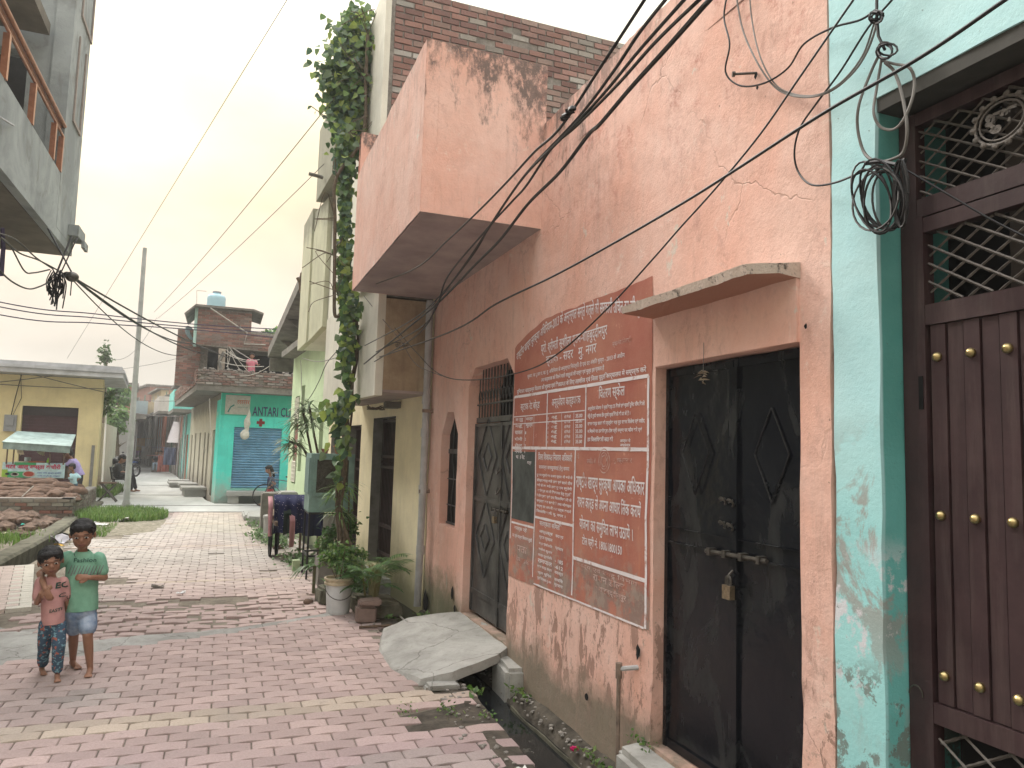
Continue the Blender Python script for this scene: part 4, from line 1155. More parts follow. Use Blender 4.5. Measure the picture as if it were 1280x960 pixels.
# jutting enclosed balcony
bx0 = 1.585
bm = NB(); box(bm, bx0+.02, 2.235, 8.50, 8.58, 2.43, 3.50); mk('balcony_side', bm, M['ochre'], ch)
bm = NB(); prism(bm, [(bx0, 8.495, 2.36), (bx0, 8.495, 3.70), (bx0-.2, 11.6, 3.70), (bx0-.2, 11.6, 2.36)], (.09, 0, 0)); mk('balcony_front', bm, M['creamwhite'], ch)
bm = NB(); prism(bm, [(bx0+.01, 8.51, 2.40), (2.26, 8.51, 2.40), (2.0, 11.6, 2.40), (bx0-.19, 11.6, 2.40)], (0, 0, .09)); mk('balcony_floor', bm, M['soffit'], ch)
bm = NB(); prism(bm, [(bx0-.1, 11.5, 2.42), (2.0, 11.5, 2.42), (2.0, 11.5, 3.7), (bx0-.1, 11.5, 3.7)], (0, .09, 0)); prism(bm, [(bx0+.0, 8.5, 3.52), (2.4, 8.5, 3.52), (2.1, 11.5, 3.64), (bx0-.12, 11.5, 3.64)], (0, 0, .1)); mk('balcony_roof', bm, M['darkconc'], ch)
bm = NB(); text_bm(bm, 'जय माता', (1.80, 8.492, 2.92), (1, 0, -.02), (0, 0, 1), w=.16, h=.07, bold=.01); mk('wall_scrawl', bm, flat('charcoal_scrawl', (.10, .085, .075)), ch)
# bare brick storey above, its side faces the near end of the street
zb0, zb1 = 4.1, 7.30
bm = NB(); prism(bm, [(1.56, 8.47, zb0), (6.2, 8.47, zb0), (6.2, 8.47, zb1), (1.56, 8.47, zb1)], (0, .22, 0)); mk('upper_wall', bm, M['mortar'], ch)
bm = NB(); bricks(bm, (1.62, 8.468, zb0), (1, 0, 0), (0, 0, 1), 4.58, zb1-zb0+.02, .232, .078, .016, .016, pal=[(.26, .15, .125), (.22, .13, .115), (.29, .175, .15), (.21, .125, .11), (.30, .22, .19), (.36, .34, .31), (.25, .175, .15), (.30, .275, .245), (.26, .15, .125)], skip=.012)
mk('brickwork', bm, M['brick'], ch)
bm = NB(); box(bm, 1.50, 1.57, 8.44, 12.5, 3.7, 7.36); mk('rendered_front', bm, M['creamwhite'], ch)
bm = NB(); prism(bm, [(1.575, 8.70, 7.1), (6.2, 8.70, 7.1), (6.2, 12.5, 7.1), (1.575, 12.5, 7.1)], (0, 0, .12)); mk('roof', bm, M['darkconc'], ch)
bm = NB(); prism(bm, [(6.0, 8.7, -.3), (6.2, 8.7, -.3), (6.2, 12.5, -.3), (6.0, 12.5, -.3)], (0, 0, 7.3)); prism(bm, [(2.6, 12.3, -.3), (6.0, 12.3, -.3), (6.0, 12.5, -.3), (2.6, 12.5, -.3)], (0, 0, 7.3)); mk('rear_wall', bm, M['aged'], ch)
# step and sill blocks under its doors
for (u, w, z, x_, lb) in ((1.25, 1.3, .07, .30, 'low grey cement step under the barred brown door of the cream house'), (3.0, 1.1, .10, .35, 'mossy cement step under the plain brown door of the cream house')):
    p = pc(u, 0, -x_); bm = rbox(p.x, p.x+x_+.05, p.y, p.y+w, -.33, z, .025, .01, 3); mk('door_step', bm, M['apron'], smooth=True, label=lb, cat='step')
# drainpipe
t = thing('drainpipe', 'tall grey drainpipe between the pink and the cream house', 'pipe', (2.18, 8.40, 0))
bm = NB(); tube(bm, [(2.175, 8.42, 3.50), (2.18, 8.41, 2.2), (2.17, 8.38, 1.0), (2.15, 8.34, .0)], .042, 12); mk('pipe', bm, M['pvc'], t, True)
for z in (3.42, 2.33, 1.95, 1.30, .62):
    bm = NB(); tube(bm, [(2.177-.012*(3.5-z)/3.5, 8.415-.06*(3.5-z)/3.5, z-.05), (2.177-.012*(3.5-z)/3.5, 8.415-.06*(3.5-z)/3.5, z+.05)], .050, 12); mk('pipe_collar', bm, M['pvc'], t, True)
for z in (2.2, 1.28):
    bm = NB(); box(bm, 2.12, 2.25, 8.345, 8.36, z-.02, z+.02); mk('pipe_clamp', bm, M['pipe_rust'], t)

# ================================================================== PALE GREEN HOUSE
gh = thing('green_house', 'pale green house with a jutting yellow green box room, beyond the cream house', 'house', (2.4, 16, -.1))
G0, G1 = Vector((1.80, 13.92, 0)), Vector((1.50, 18.7, 0)); dG = (G1-G0).normalized(); nG = Vector((dG.y, -dG.x, 0)); LG = (G1-G0).length
def pg(u, v, d): return G0+dG*u+nG*d+Vector((0, 0, v))
bm = NB()
ghol = [(3.55, 4.15, 0.9, 2.9), (.55, .95, .3, 2.5), (2.9, 3.35, 1.2, 3.1)]
wall_cells(bm, [LG*i/10 for i in range(11)], [-.35, 0, 1, 2, 3, 3.9], ghol, pg, 0, .25); mk('wall', bm, M['palegreen'], gh)
for i, h in enumerate(ghol):
    bm = NB(); prism(bm, [pg(h[0], h[2], .12), pg(h[1], h[2], .12), pg(h[1], h[3], .12), pg(h[0], h[3], .12)], nG*.03); w_ = mk('window' if i != 1 else 'door', bm, M['door_brown'] if i else M['blind'], gh)
bm = NB(); prism(bm, [(1.56, 12.6, 3.86), (4, 12.6, 3.86), (4, 18.6, 3.86), (1.2, 18.6, 3.86)], (0, 0, .14)); mk('roof', bm, M['darkconc'], gh)
# box room (two bays) above the lane
bz = 3.72; bxs = [(1.42, 12.5), (1.07, 12.5+3.4)]
bm = NB(); prism(bm, [(1.42, 12.52, 3.74), (1.42, 12.52, 5.95), (1.30, 13.6, 5.95), (1.30, 13.6, 3.60)], (.10, 0, 0)); prism(bm, [(1.29, 13.75, 3.62), (1.29, 13.75, 6.1), (1.22, 14.6, 6.0), (1.22, 14.6, 3.56)], (.10, 0, 0)); prism(bm, [(1.29, 13.55, 3.62), (1.29, 13.55, 6.0), (1.35, 13.8, 6.0), (1.35, 13.8, 3.62)], (.02, 0, 0))
mk('box_front', bm, M['boxgreen'], gh)
bm = NB(); prism(bm, [(1.52, 12.52, 3.74), (2.6, 12.52, 3.74), (2.6, 12.52, 5.95), (1.52, 12.52, 5.95)], (0, .1, 0)); mk('box_side', bm, M['boxgreen'], gh)
bm = NB(); prism(bm, [(1.44, 12.55, 3.735), (2.6, 12.55, 3.735), (2.4, 14.58, 3.60), (1.24, 14.58, 3.57)], (0, 0, .1)); mk('box_floor', bm, M['creamwhite'], gh)
bm = NB(); prism(bm, [(1.46, 12.6, 5.85), (2.6, 12.6, 5.85), (2.5, 14.5, 5.85), (1.26, 14.5, 5.85)], (0, 0, .08)); mk('box_roof', bm, M['darkconc'], gh)
# small upper piece and rod against the sky
bm = NB(); prism(bm, [(1.36, 11.6, 6.05), (1.36, 11.6, 7.35), (1.28, 13.2, 7.35), (1.28, 13.2, 6.05)], (.55, 0, 0)); mk('roof_tank_room', bm, M['boxgreen'], gh)
bm = NB(); tube(bm, [P(404, 222, y=12.4), P(386, 217, y=12.4)], .03, 6); mk('spout_pipe', bm, M['darkconc'], gh)
# lattice screens by the far end
for (u, z0, z1) in ((3.6, 2.25, 2.85), (3.6, .95, 1.4)):
    bm = NB()
    for i in range(6):
        tube(bm, [pg(u+i*.1, z0, -.01), pg(u+i*.1, z1, -.01)], .014, 4); tube(bm, [pg(u, z0+(z1-z0)*i/5, -.01), pg(u+.52, z0+(z1-z0)*i/5, -.01)], .014, 4)
    if i == 5: mk('lattice_screen', bm, M['creamwhite'], gh)
bm = NB(); prism(bm, [pg(3.62, 1.4, .02), pg(4.12, 1.4, .02), pg(4.12, 2.25, .02), pg(3.62, 2.25, .02)], nG*.02); mk('brick_panel', bm, flat('red_brick_infill', (.24, .10, .08)), gh)
# slab canopy of the next house
sc = thing('slab_canopy_house', 'grey concrete house with a wide jutting roof slab, just before the turquoise clinic', 'house', (1.6, 20.5, 0))
bm = NB(); prism(bm, [(1.27, 14.75, 5.0), (2.9, 14.75, 5.0), (2.7, 21, 4.11), (1.0, 21, 4.11)], (0, 0, .15)); mk('roof_slab', bm, M['darkconc'], sc)
bm = NB(); 
for y in (17.4, 19.2): z_ = 5.0-.1424*(y-14.75); prism(bm, [(1.2, y, z_-.02), (1.75, y, z_-.02), (1.75, y, z_-.4)], (0, .14, 0)); mk('slab_beam', bm, M['darkconc'], sc); bm = NB()
box(bm, 1.05, 1.85, 20.85, 21.0, 3.75, 4.10); mk('slab_beam', bm, M['darkconc'], sc)
bm = NB(); box(bm, 1.78, 2.9, 18.75, 21, -.1, 4.08); mk('wall', bm, M['palegreen'], sc)
bm = NB(); prism(bm, [(1.27, 14.75, 5.152), (1.35, 14.75, 5.152), (1.08, 21, 4.262), (1.0, 21, 4.262)], (0, 0, .10)); mk('slab_upstand', bm, M['darkconc'], sc)
# forked branch stump on the slab
bm = NB(); a, b, c2, d = P(377, 366, y=14.9), P(375.5, 353, y=14.9), P(371.5, 347, y=14.9), P(376.5, 341, y=14.9)
tube(bm, [a, b, c2], [.05, .045, .03], 6); tube(bm, [b, d], [.035, .02], 6)
mk('forked_post', bm, M['wood'], sc)

# ================================================================== GREY CEMENT HOUSE (upper left)
GXc = -2.6
gc = thing('cement_house', 'unfinished grey cement house with a copper railed balcony overhanging the lane', 'house', (-5, 12, -.1))
bm = NB(); prism(bm, [(GXc, 4, 4.87), (GXc, 14.4, 4.87), (GXc, 14.4, 5.87), (GXc, 4, 5.87)], (-.12, 0, 0)); mk('balcony_front', bm, M['cement'], gc)
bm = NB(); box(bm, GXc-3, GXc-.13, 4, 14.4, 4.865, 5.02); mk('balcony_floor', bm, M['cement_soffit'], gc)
bm = NB(); wall_cells(bm, [13.05, 13.35, 14.1, 14.43], [5.02, 5.9, 8.0, 8.3, 10.5, 12.5], [], pw, GXc+.004, GXc-.25)
mk('corner_pier', bm, M['cement'], gc)
def pe(u, v, d): return (u, d, v)
bm = NB(); wall_cells(bm, [-6.5, GXc-.26], [5.02, 12.5], [(-6.2, -3.18, 5.02, 7.75), (-6.2, -3.2, 8.35, 11.3)], pe, 13.1, 13.4); mk('cross_wall', bm, M['cement'], gc)
bm = NB(); box(bm, -6.4, -2.9, 13.9, 13.95, 5, 11.5); mk('dark_room', bm, flat('dim_room', (.05, .048, .045)), gc)
bm = NB(); box(bm, -6.5, -3.9, 4, 14.35, -.3, 4.86); mk('wall', bm, M['cement'], gc)
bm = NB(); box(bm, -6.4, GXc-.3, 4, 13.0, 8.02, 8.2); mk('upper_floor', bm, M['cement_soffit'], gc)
# grooved panels on the pier
for (z0, z1, y0, y1) in ((6.9, 8.35, 13.5, 14.15), (8.7, 10.6, 13.5, 14.45)):
    bm = NB(); box(bm, GXc+.006, GXc+.03, y0, y0+.06, z0, z1); box(bm, GXc+.006, GXc+.03, y1-.06, y1, z0, z1); box(bm, GXc+.006, GXc+.03, y0+.061, y1-.061, z0, z0+.06)
    mk('panel_frame', bm, flat('brown_stone_trim', (.30, .26, .235)), gc)
bm = NB(); box(bm, GXc+.006, GXc+.16, 13.9, 14.5, 5.12, 5.3); box(bm, GXc+.161, GXc+.21, 14.2, 14.55, 5.0, 5.12); mk('stone_bracket', bm, M['cement'], gc)
bm = NB()
for dx, z in ((.0, 6.62), (-.06, 6.60), (0, 6.44)): tube(bm, [(GXc+dx, 4.2, z), (GXc+dx, 13.04, z)], .032 if z > 6.5 else .02, 8)
rail = mk('balcony_railing', bm, M['copper'], gc, True)
for y in (7.4, 8.6, 9.85, 11.15, 12.45, 12.98):
    bm = NB(); box(bm, GXc-.05, GXc+.02, y-.035, y+.035, 5.871, 6.42); mk('railing_post', bm, M['copper'], rail)
bm = NB(); tube(bm, [P(-4, 144, x=GXc+.15), P(17, 157, x=GXc+.02)], .012, 6); mk('metal_rod', bm, M['slabwhite'], gc)
# ================================================================== CLINIC CORNER
cl = thing('clinic_house', 'turquoise clinic with a blue rolling shutter under a ruined brick upper storey', 'house', (1.5, 27, -.05))
CY = 24.2
dS = Vector((-2.35, 22.3, 0)).normalized(); nS = Vector((dS.y, -dS.x, 0)); C0 = Vector((-.12, CY, 0))
def ps(u, v, d): return C0+dS*u+nS*d+Vector((0, 0, v))
def pf(u, v, d): return (u, CY+d, v)
bm = NB(); wall_cells(bm, [-.12, 3.4], [-.35, .42, 3.32], [(.31, 1.70, .42, 2.28)], pf, 0, .25); mk('front_wall', bm, M['clinic'], cl)
bm = NB(); box(bm, -.10, 3.4, CY-.006, CY-.001, 2.62, 3.31); mk('sign_band', bm, M['clinic_dk'], cl)
bm = NB(); text_bm(bm, 'ANTARI CLINIC', (.80, CY-.010, 2.64), (1, 0, 0), (0, 0, 1), w=1.50, h=.29, bold=.016); mk('sign_lettering', bm, flat('navy_lettering', (.03, .035, .13)), cl)
bm = NB(); 
for a in ((-.045, .045, -.12, .12), (-.12, .12, -.045, .045)): box(bm, 1.06+a[0], 1.06+a[1], CY-.012+(.001 if a[0] < -.1 else 0), CY-.006, 2.44+a[2], 2.44+a[3])
mk('red_cross', bm, flat('dark_red_paint', (.24, .03, .03)), cl)
bm = NB(); box(bm, .01, .72, CY-.03, CY-.012, 2.66, 3.24); ps_ = mk('poster', bm, flat('faded_poster', (.50, .50, .46)), cl)
bm = NB(); text_bm(bm, 'रररररर', (.34, CY-.034, 2.98), (1, 0, 0), (0, 0, 1), w=.36, h=.12, bold=.01); mk('poster_lettering', bm, flat('orange_red', (.5, .09, .03)), ps_)
bm = NB(); text_bm(bm, 'उपचार केन्द्र', (.36, CY-.034, 2.85), (1, 0, 0), (0, 0, 1), w=.3, h=.06); tube(bm, [(.1, CY-.034, 2.72), (.17, CY-.034, 2.88), (.27, CY-.034, 2.95)], .02, 5); mk('poster_mark', bm, flat('teal_ink', (.05, .25, .22)), ps_)
bm = NB()
for i in range(24):
    z = .43+i*.0775; prism(bm, [(.30, CY+.115, z), (.30, CY+.09, z+.012), (.30, CY+.06, z+.04), (.30, CY+.09, z+.068), (.30, CY+.115, z+.076)], (1.41, 0, 0))
mk('rolling_shutter', bm, M['shutter_blue'], cl)
bm = NB(); box(bm, .2, 2.6, CY-.62, CY-.02, .24, .36); box(bm, .24, .55, CY-.55, CY-.02, -.02, .239); box(bm, 1.35, 2.5, CY-.55, CY-.02, -.02, .239); mk('front_step', bm, M['concrete'], cl)
# side wall with doors, along the bending lane
SL = 12.0
bm = NB()
sh = [(1.0, 1.75, .1, 2.2), (2.9, 3.5, .2, 2.1), (4.2, 4.8, .15, 2.15), (6.2, 6.8, .15, 2.15), (8.3, 8.9, .15, 2.15), (10.2, 10.8, .2, 2.1)]
wall_cells(bm, [SL*i/14 for i in range(15)], [-.35, .5, 1.5, 2.5, 3.28], sh, ps, 0, .2); mk('side_wall', bm, M['aged'], cl)
for i, h in enumerate(sh):
    bm = NB(); prism(bm, [ps(h[0], h[2], .09), ps(h[1], h[2], .09), ps(h[1], h[3], .09), ps(h[0], h[3], .09)], nS*.02)
    mk('door', bm, flat('teal_door', (.05, .32, .27)) if i == 0 else M['door_brown'], cl)
bm = NB(); prism(bm, [ps(0, -.3, -.003), ps(1.0, -.3, -.003), ps(1.0, 3.1, -.003), ps(0, 3.1, -.003)], nS*.002); mk('painted_return', bm, M['clinic'], cl)
# jutting slab round the corner and brick parapet on it
e0, e1 = Vector((-.80, CY-.62, 3.30)), ps(SL-1, 3.30, -.75)
bm = NB(); prism(bm, [e0, (3.4, CY-.62, 3.30), (3.4, CY+.3, 3.30), ps(1, 3.30, .1), ps(SL-1, 3.30, .1), e1], (0, 0, .19)); mk('jutting_slab', bm, M['darkconc'], cl)
bm = NB(); bricks(bm, e0+Vector((0, -.004, .19)), (1, 0, 0), (0, 0, 1), 4.2, .50, .23, .075, .014, .03, topjag=.2, skip=.03, pal=[(.20, .15, .13), (.18, .14, .125), (.23, .19, .17), (.27, .25, .23), (.22, .135, .115)])
du = (e0-e1); du.z = 0
bricks(bm, e1+Vector((0, 0, .19)), du, (0, 0, 1), du.length, .50, .23, .075, .014, .03, topjag=.2, skip=.03, pal=[(.22, .15, .125), (.19, .14, .12), (.25, .2, .18), (.26, .14, .11)])
mk('broken_parapet', bm, M['brick'], cl)
bm = NB(); prism(bm, [e0+Vector((.03, .02, .19)), (3.4, CY-.60, 3.49), (3.4, CY-.45, 3.49), e0+Vector((.2, .17, .19))], (0, 0, .40)); prism(bm, [e0+Vector((.03, .02, .19)), e0+Vector((.2, .17, .19)), e1+nS*.17+Vector((0, 0, .19)), e1+nS*.03+Vector((0, 0, .19))], (0, 0, .40)); mk('parapet_core', bm, M['mortar'], cl)
# upper storey: brick wall over a dark open verandah
UP = [(.26, .145, .12), (.22, .13, .11), (.29, .165, .14), (.21, .14, .12), (.25, .19, .165), (.19, .15, .135)]
bm = NB(); prism(bm, [(-.93, CY+.1, 4.72), (2.6, CY+.1, 4.60), (2.6, CY+.1, 5.2), (.62, CY+.1, 5.25), (.60, CY+.1, 5.86), (-.93, CY+.1, 5.86)], (0, .22, 0)); mk('upper_wall', bm, M['mortar'], cl)
bm = NB(); bricks(bm, (-.93, CY+.098, 4.74), (1, 0, 0), (0, 0, 1), 1.55, 1.12, pal=UP); bricks(bm, (.62, CY+.098, 4.68), (1, 0, 0), (0, 0, 1), 1.98, .56, pal=UP)
mk('upper_brickwork', bm, M['brick'], cl)
bm = NB(); prism(bm, [(-1.35, CY-.05, 5.70), (.78, CY-.05, 5.66), (.78, CY+1.9, 5.66), (-1.35, CY+1.9, 5.70)], (0, 0, .0)) if 0 else box(bm, -1.0, .66, CY-.1, CY+2, 5.865, 5.93)
prism(bm, [(-1.30, CY-.1, 5.62), (-1.0, CY-.1, 5.93), (-1.0, CY-.1, 5.865), (-1.26, CY-.1, 5.58)], (0, 2.1, 0)); prism(bm, [(.66, CY-.1, 5.93), (.95, CY-.1, 5.84), (.95, CY-.1, 5.79), (.66, CY-.1, 5.865)], (0, 2.1, 0)); mk('tower_roof', bm, M['darkconc'], cl)
bm = NB(); box(bm, -1.02, -.935, CY+.12, CY+2, 4.7, 5.86); mk('tower_side', bm, flat('pale_turquoise_render', (.42, .62, .58)), cl)
bm = NB(); box(bm, -.95, 3.3, CY+1.9, CY+2.0, 3.3, 5.2); box(bm, 2.5, 3.3, CY-.0, CY+1.9, 3.49, 4.7); mk('verandah_back', bm, M['blind'], cl)
bm = NB(); box(bm, -.9, 3.3, CY+.33, CY+2, 4.72, 4.80); mk('verandah_ceiling', bm, M['darkconc'], cl)
for x, mt_ in ((-.28, flat('patched_pillar', (.40, .34, .28))), (1.62, M['darkconc'])):
    bm = NB(); box(bm, x, x+.2, CY+.1, CY+.3, 3.49, 4.66); mk('verandah_pillar', bm, mt_, cl)
bm = NB(); pts = [P(280, 440, y=CY-.02), P(274, 452, y=CY-.1), P(277, 468, y=CY-.1)]; tube(bm, pts, .05, 6); mk('bent_bracket', bm, M['darkconc'], cl)
# brick pier and side storey
S1 = ps(.9, 0, -.55); S1.z = 3.49
bm = NB(); prism(bm, [ps(.7, 3.49, -.60), ps(SL-2, 3.49, -.60), ps(SL-2, 5.2, -.60), ps(.7, 5.2, -.60)], nS*.2); prism(bm, [(-1.48, CY+.55, 3.49), (-.80, CY+.55, 3.49), (-.80, CY+.55, 5.22), (-1.48, CY+.55, 5.22)], (0, .2, 0)); mk('side_storey', bm, M['mortar'], cl)
bm = NB(); bricks(bm, (-1.48, CY+.548, 3.49), (1, 0, 0), (0, 0, 1), .68, 1.73, pal=UP); bricks(bm, ps(SL-2, 3.49, -.602), -dS, (0, 0, 1), SL-2.7, 1.71, pal=UP); mk('side_brickwork', bm, M['brick'], cl)
# things on its roof
tk = thing('water_tank', 'pale blue plastic water tank on the clinic roof', 'tank', (-.45, CY+.8, 5.93))
bm = NB(); lathe(bm, [(.27, 0), (.28, .05), (.27, .15), (.28, .2), (.27, .3), (.28, .35), (.27, .42), (.25, .47), (.12, .52), (.11, .56)], (-.45, CY+.8, 5.93), 24); mk('tank_body', bm, M['tank'], tk, True)
bm = NB(); lathe(bm, [(.13, .56), (.13, .60), (.03, .61)], (-.45, CY+.8, 5.93), 16); mk('tank_lid', bm, flat('grey_lid', (.3, .33, .36)), tk)
t = thing('white_roof_pipe', 'thin white water pipe running down the brick tower of the clinic', 'pipe', (.2, CY, 5.2))
bm = NB(); tube(bm, [P(246, 386, y=CY+.05), P(246, 363, y=CY+.3), P(258, 364, y=CY+.6)], .012, 5); tube(bm, [P(263, 385, y=CY-.12), P(309, 416, y=CY+.05), P(305, 430, y=CY+.06), P(332, 431, y=CY+.06)], .020, 5); mk('roof_pipe', bm, M['bulb'], t)
dsh = thing('dish_antenna', 'small grey satellite dish on the brick pier of the clinic', 'dish', (-1.2, CY+.6, 5.22))
bm = NB(); lathe(bm, [(.02, 0), (.12, .015), (.2, .05), (.25, .10)], (0, 0, 0), 20); 
q = bmesh.ops.transform(bm, matrix=Matrix.Translation(P(235, 418, y=CY+.6)) @ Matrix.Rotation(math.radians(65), 4, 'Y') @ Matrix.Rotation(math.radians(30), 4, 'X'), verts=bm.verts[:])
mk('dish', bm, flat('dish_grey', (.27, .33, .36)), dsh, True)
bm = NB(); p_ = P(236, 419, y=CY+.6); tube(bm, [(p_.x, p_.y+.06, 5.22), (p_.x, p_.y+.05, p_.z)], .015, 6); mk('dish_mast', bm, M['worn_steel'], dsh)
bm = NB(); crown(bm, (1.35, CY+1.2, 5.35), (.5, .5, .32), 500, .12, pal=[(.10, .22, .07), (.16, .26, .06), (.08, .17, .06)])
mk('roof_shrub', bm, M['leaf'], label='small green shrub growing on the clinic roof', cat='shrub')
bm = NB(); crown(bm, (1.85, CY-.2, 5.25), (.25, .3, .35), 160, .16, pal=[(.30, .33, .08), (.22, .27, .08)])
mk('roof_shrub', bm, M['leaf'], label='yellowish plant at the edge of the concrete roof slab', cat='shrub')
# white sack hanging at the clinic corner
bm = NB(); a = P(308, 515, y=CY-.3)
ell(bm, P(309, 530, y=CY-.3), (.10, .06, .22)); ell(bm, P(306, 543, y=CY-.3), (.13, .07, .16)); capsule(bm, P(312, 512, y=CY-.3), P(309, 528, y=CY-.3), .02, .08)
me = melt(bm, .02); 
for v in me.vertices: v.co += noise.noise_vector(v.co*7)*.025
mk('cloth_sack', me, flat('dirty_white_cloth', (.55, .54, .48)), label='dirty white cloth sack hanging from the clinic slab', cat='sack')
# steps along the clinic side wall
for i, (u, w, l, z, lb) in enumerate(((2.6, .75, 1.3, .30, 'nearest grey step block on the clinic side wall'), (5.9, .65, 1.0, .26, 'second grey step block on the clinic side wall'), (7.9, .9, 1.4, .2, 'third grey step block on the clinic side wall'), (10.0, .8, 1.0, .2, 'farthest step block on the clinic side wall, pale'))):
    bm = NB(); prism(bm, [ps(u, z-.08, -w), ps(u+l, z-.08, -w), ps(u+l, z-.08, -.01), ps(u, z-.08, -.01)], (0, 0, .08)); prism(bm, [ps(u+.08, 0, -w+.08), ps(u+l-.1, 0, -w+.08), ps(u+l-.1, 0, -.02), ps(u+.08, 0, -.02)], (0, 0, z-.081))
    mk('step_block', bm, M['concrete'], label=lb, cat='step')

# ================================================================== FAR LANE HOUSES
def far_house(name, label, a, b, depth, h, mat, side=1, slab=.5, doors=1, wins=2, bal=None, up=None, roof=None):
    """a row house: street face from a to b (x, y), depth away from the lane"""
    a, b = Vector((*a, 0)), Vector((*b, 0)); d = (b-a).normalized(); n = Vector((d.y, -d.x, 0))*side; L = (b-a).length
    t = thing(name, label, 'house', (a+b)/2+n*depth/2)
    def pp(u, v, e): return a+d*u+n*e+Vector((0, 0, v))
    bm = NB(); prism(bm, [pp(0, -.3, 0), pp(L, -.3, 0), pp(L, -.3, depth), pp(0, -.3, depth)], (0, 0, h+.3)); mk('wall', bm, mat, t)
    bm = NB(); prism(bm, [pp(-.02, h+.001, -slab), pp(L+.02, h+.001, -slab), pp(L+.02, h+.001, depth), pp(-.02, h+.001, depth)], (0, 0, .15)); mk('roof_slab', bm, roof or M['darkconc'], t)
    k = doors+wins
    for i in range(k):
        u = L*(i+.5)/k; isd = i < doors; w = R.uniform(.35, .5) if isd else .35; z0, z1 = (.05, R.uniform(1.9, 2.2)) if isd else (1.0, 2.0)
        bm = NB(); prism(bm, [pp(u-w, z0, -.02), pp(u+w, z0, -.02), pp(u+w, z1, -.02), pp(u-w, z1, -.02)], n*.018); mk('door' if isd else 'window', bm, R.choice(DOORS), t)
        bm = NB(); tube(bm, [pp(u+w+.3, 0, -.06), pp(u+w+.28, h, -.06)], .045, 6); mk('drainpipe', bm, M['pvc'], t)
    # end face door
    if up:
        zu, m2 = up; bm = NB(); prism(bm, [pp(.2, h+.16, .3), pp(L-.2, h+.16, .3), pp(L-.2, h+.16, depth), pp(.2, h+.16, depth)], (0, 0, zu)); mk('upper_storey', bm, m2, t)
        bm = NB(); prism(bm, [pp(.1, h+.17+zu, 0), pp(L-.1, h+.17+zu, 0), pp(L-.1, h+.17+zu, depth), pp(.1, h+.17+zu, depth)], (0, 0, .12)); mk('upper_roof', bm, M['darkconc'], t)
        for u in (L*.3, L*.7):
            bm = NB(); prism(bm, [pp(u-.35, h+.6, .28), pp(u+.35, h+.6, .28), pp(u+.35, h+1.7, .28), pp(u-.35, h+1.7, .28)], n*.018); mk('window', bm, R.choice(DOORS), t)
        bm = NB(); q = pp(0, h+.5, .7); prism(bm, [q-d*-.18, q+d*.18+n*.7, q+d*.18+n*.7+Vector((0, 0, 1.1)), q+d*.18+Vector((0, 0, 1.1))], -d*.02) ; bm.free()
    if bal:
        bm = NB(); prism(bm, [pp(.1, h+.152, -slab), pp(L-.1, h+.152, -slab), pp(L-.1, h+.152, -slab+.08), pp(.1, h+.152, -slab+.08)], (0, 0, .85)); prism(bm, [pp(.0, h+.152, -slab), pp(.08, h+.152, -slab), pp(.08, h+.152, .2), pp(0, h+.152, .2)], (0, 0, .85)); mk('balcony_parapet', bm, bal, t)
    return t
fm = {k: m_plaster('far_'+k, c, .6, .6, (.2, .18, .15), None, .5) for k, c in dict(turq=(.22, .62, .58), white=(.62, .60, .56), grey=(.34, .34, .33), pink=(.55, .40, .38), brickred=(.30, .15, .12), ochre=(.50, .42, .28), blue=(.40, .52, .56)).items()}
DOORS = [M['door_brown'], M['reveal_grey'], flat('blue_door', (.07, .14, .22)), flat('rust_door', (.24, .10, .06)), flat('pale_door', (.38, .40, .36)), M['blind'], flat('green_door', (.07, .17, .12))]
def rs(y): return -.12-.1054*(y-24.2)   # right side line of the lane
far_house('turquoise_house', 'narrow turquoise house with a turquoise balcony beyond the clinic side wall', (rs(36.3), 36.3), (rs(40.5), 40.5), 5, 3.1, fm['turq'], 1, .75, 1, 1, fm['turq'], (1.9, fm['blue']))
far_house('brick_row_house', 'reddish brick house with a white awning beyond the turquoise house', (rs(41), 41), (rs(47), 47), 5, 3.2, fm['brickred'], 1, .2, 2, 1, None, None)
far_house('white_row_house', 'tall white house with a red brick box balcony far along the lane', (rs(47.5)-.1, 47.5), (rs(53)-.2, 53), 5, 3.4, fm['grey'], 1, .9, 2, 1, fm['white'], (1.6, fm['white']))
far_house('orange_front_house', 'low house with an orange red front far along the lane', (rs(53.5)-.4, 53.5), (rs(59)-.6, 59), 5, 3.6, m_plaster('far_orange', (.50, .17, .10), .4, .6), 1, .6, 2, 1, None, (1.0, fm['ochre']))
far_house('ochre_row_house', 'ochre house with a jutting upper floor near the end of the lane', (rs(59.5)-.8, 59.5), (rs(67)-1.3, 67), 5, 3.6, fm['grey'], 1, .8, 2, 2, fm['ochre'], (1.8, fm['ochre']))
far_house('grey_row_house', 'grey house with a turquoise parapet at the end of the lane', (rs(67.5)-1.4, 67.5), (rs(76)-2.4, 76), 5, 4.0, fm['grey'], 1, .8, 2, 2, fm['turq'], (2.2, fm['brickred']))
far_house('pink_row_house', 'pinkish house closing the view at the far end of the lane', (-9.6, 86), (-5.0, 82), 5, 3.8, fm['pink'], -1, .6, 1, 2, None, (1.5, fm['white']))
def ls(y): return -3.4-.095*(y-34)
far_house('brick_side_house', 'unplastered brick house behind the yellow shop, its roof ringed by a tree', (ls(46), 46), (ls(53), 53), 6, 3.0, fm['grey'], -1, .5, 2, 1, None, (1.7, fm['brickred']))
far_house('blue_row_house', 'pale blue house on the left of the lane behind the parked motorcycles', (ls(54), 54), (ls(62), 62), 5, 3.4, fm['blue'], -1, .6, 2, 2, fm['blue'], None)
far_house('grey_lane_house', 'grey house on the left near the far end of the lane', (ls(63), 63), (ls(74), 74), 5, 3.6, fm['grey'], -1, .6, 2, 2, fm['white'], (1.2, fm['grey']))
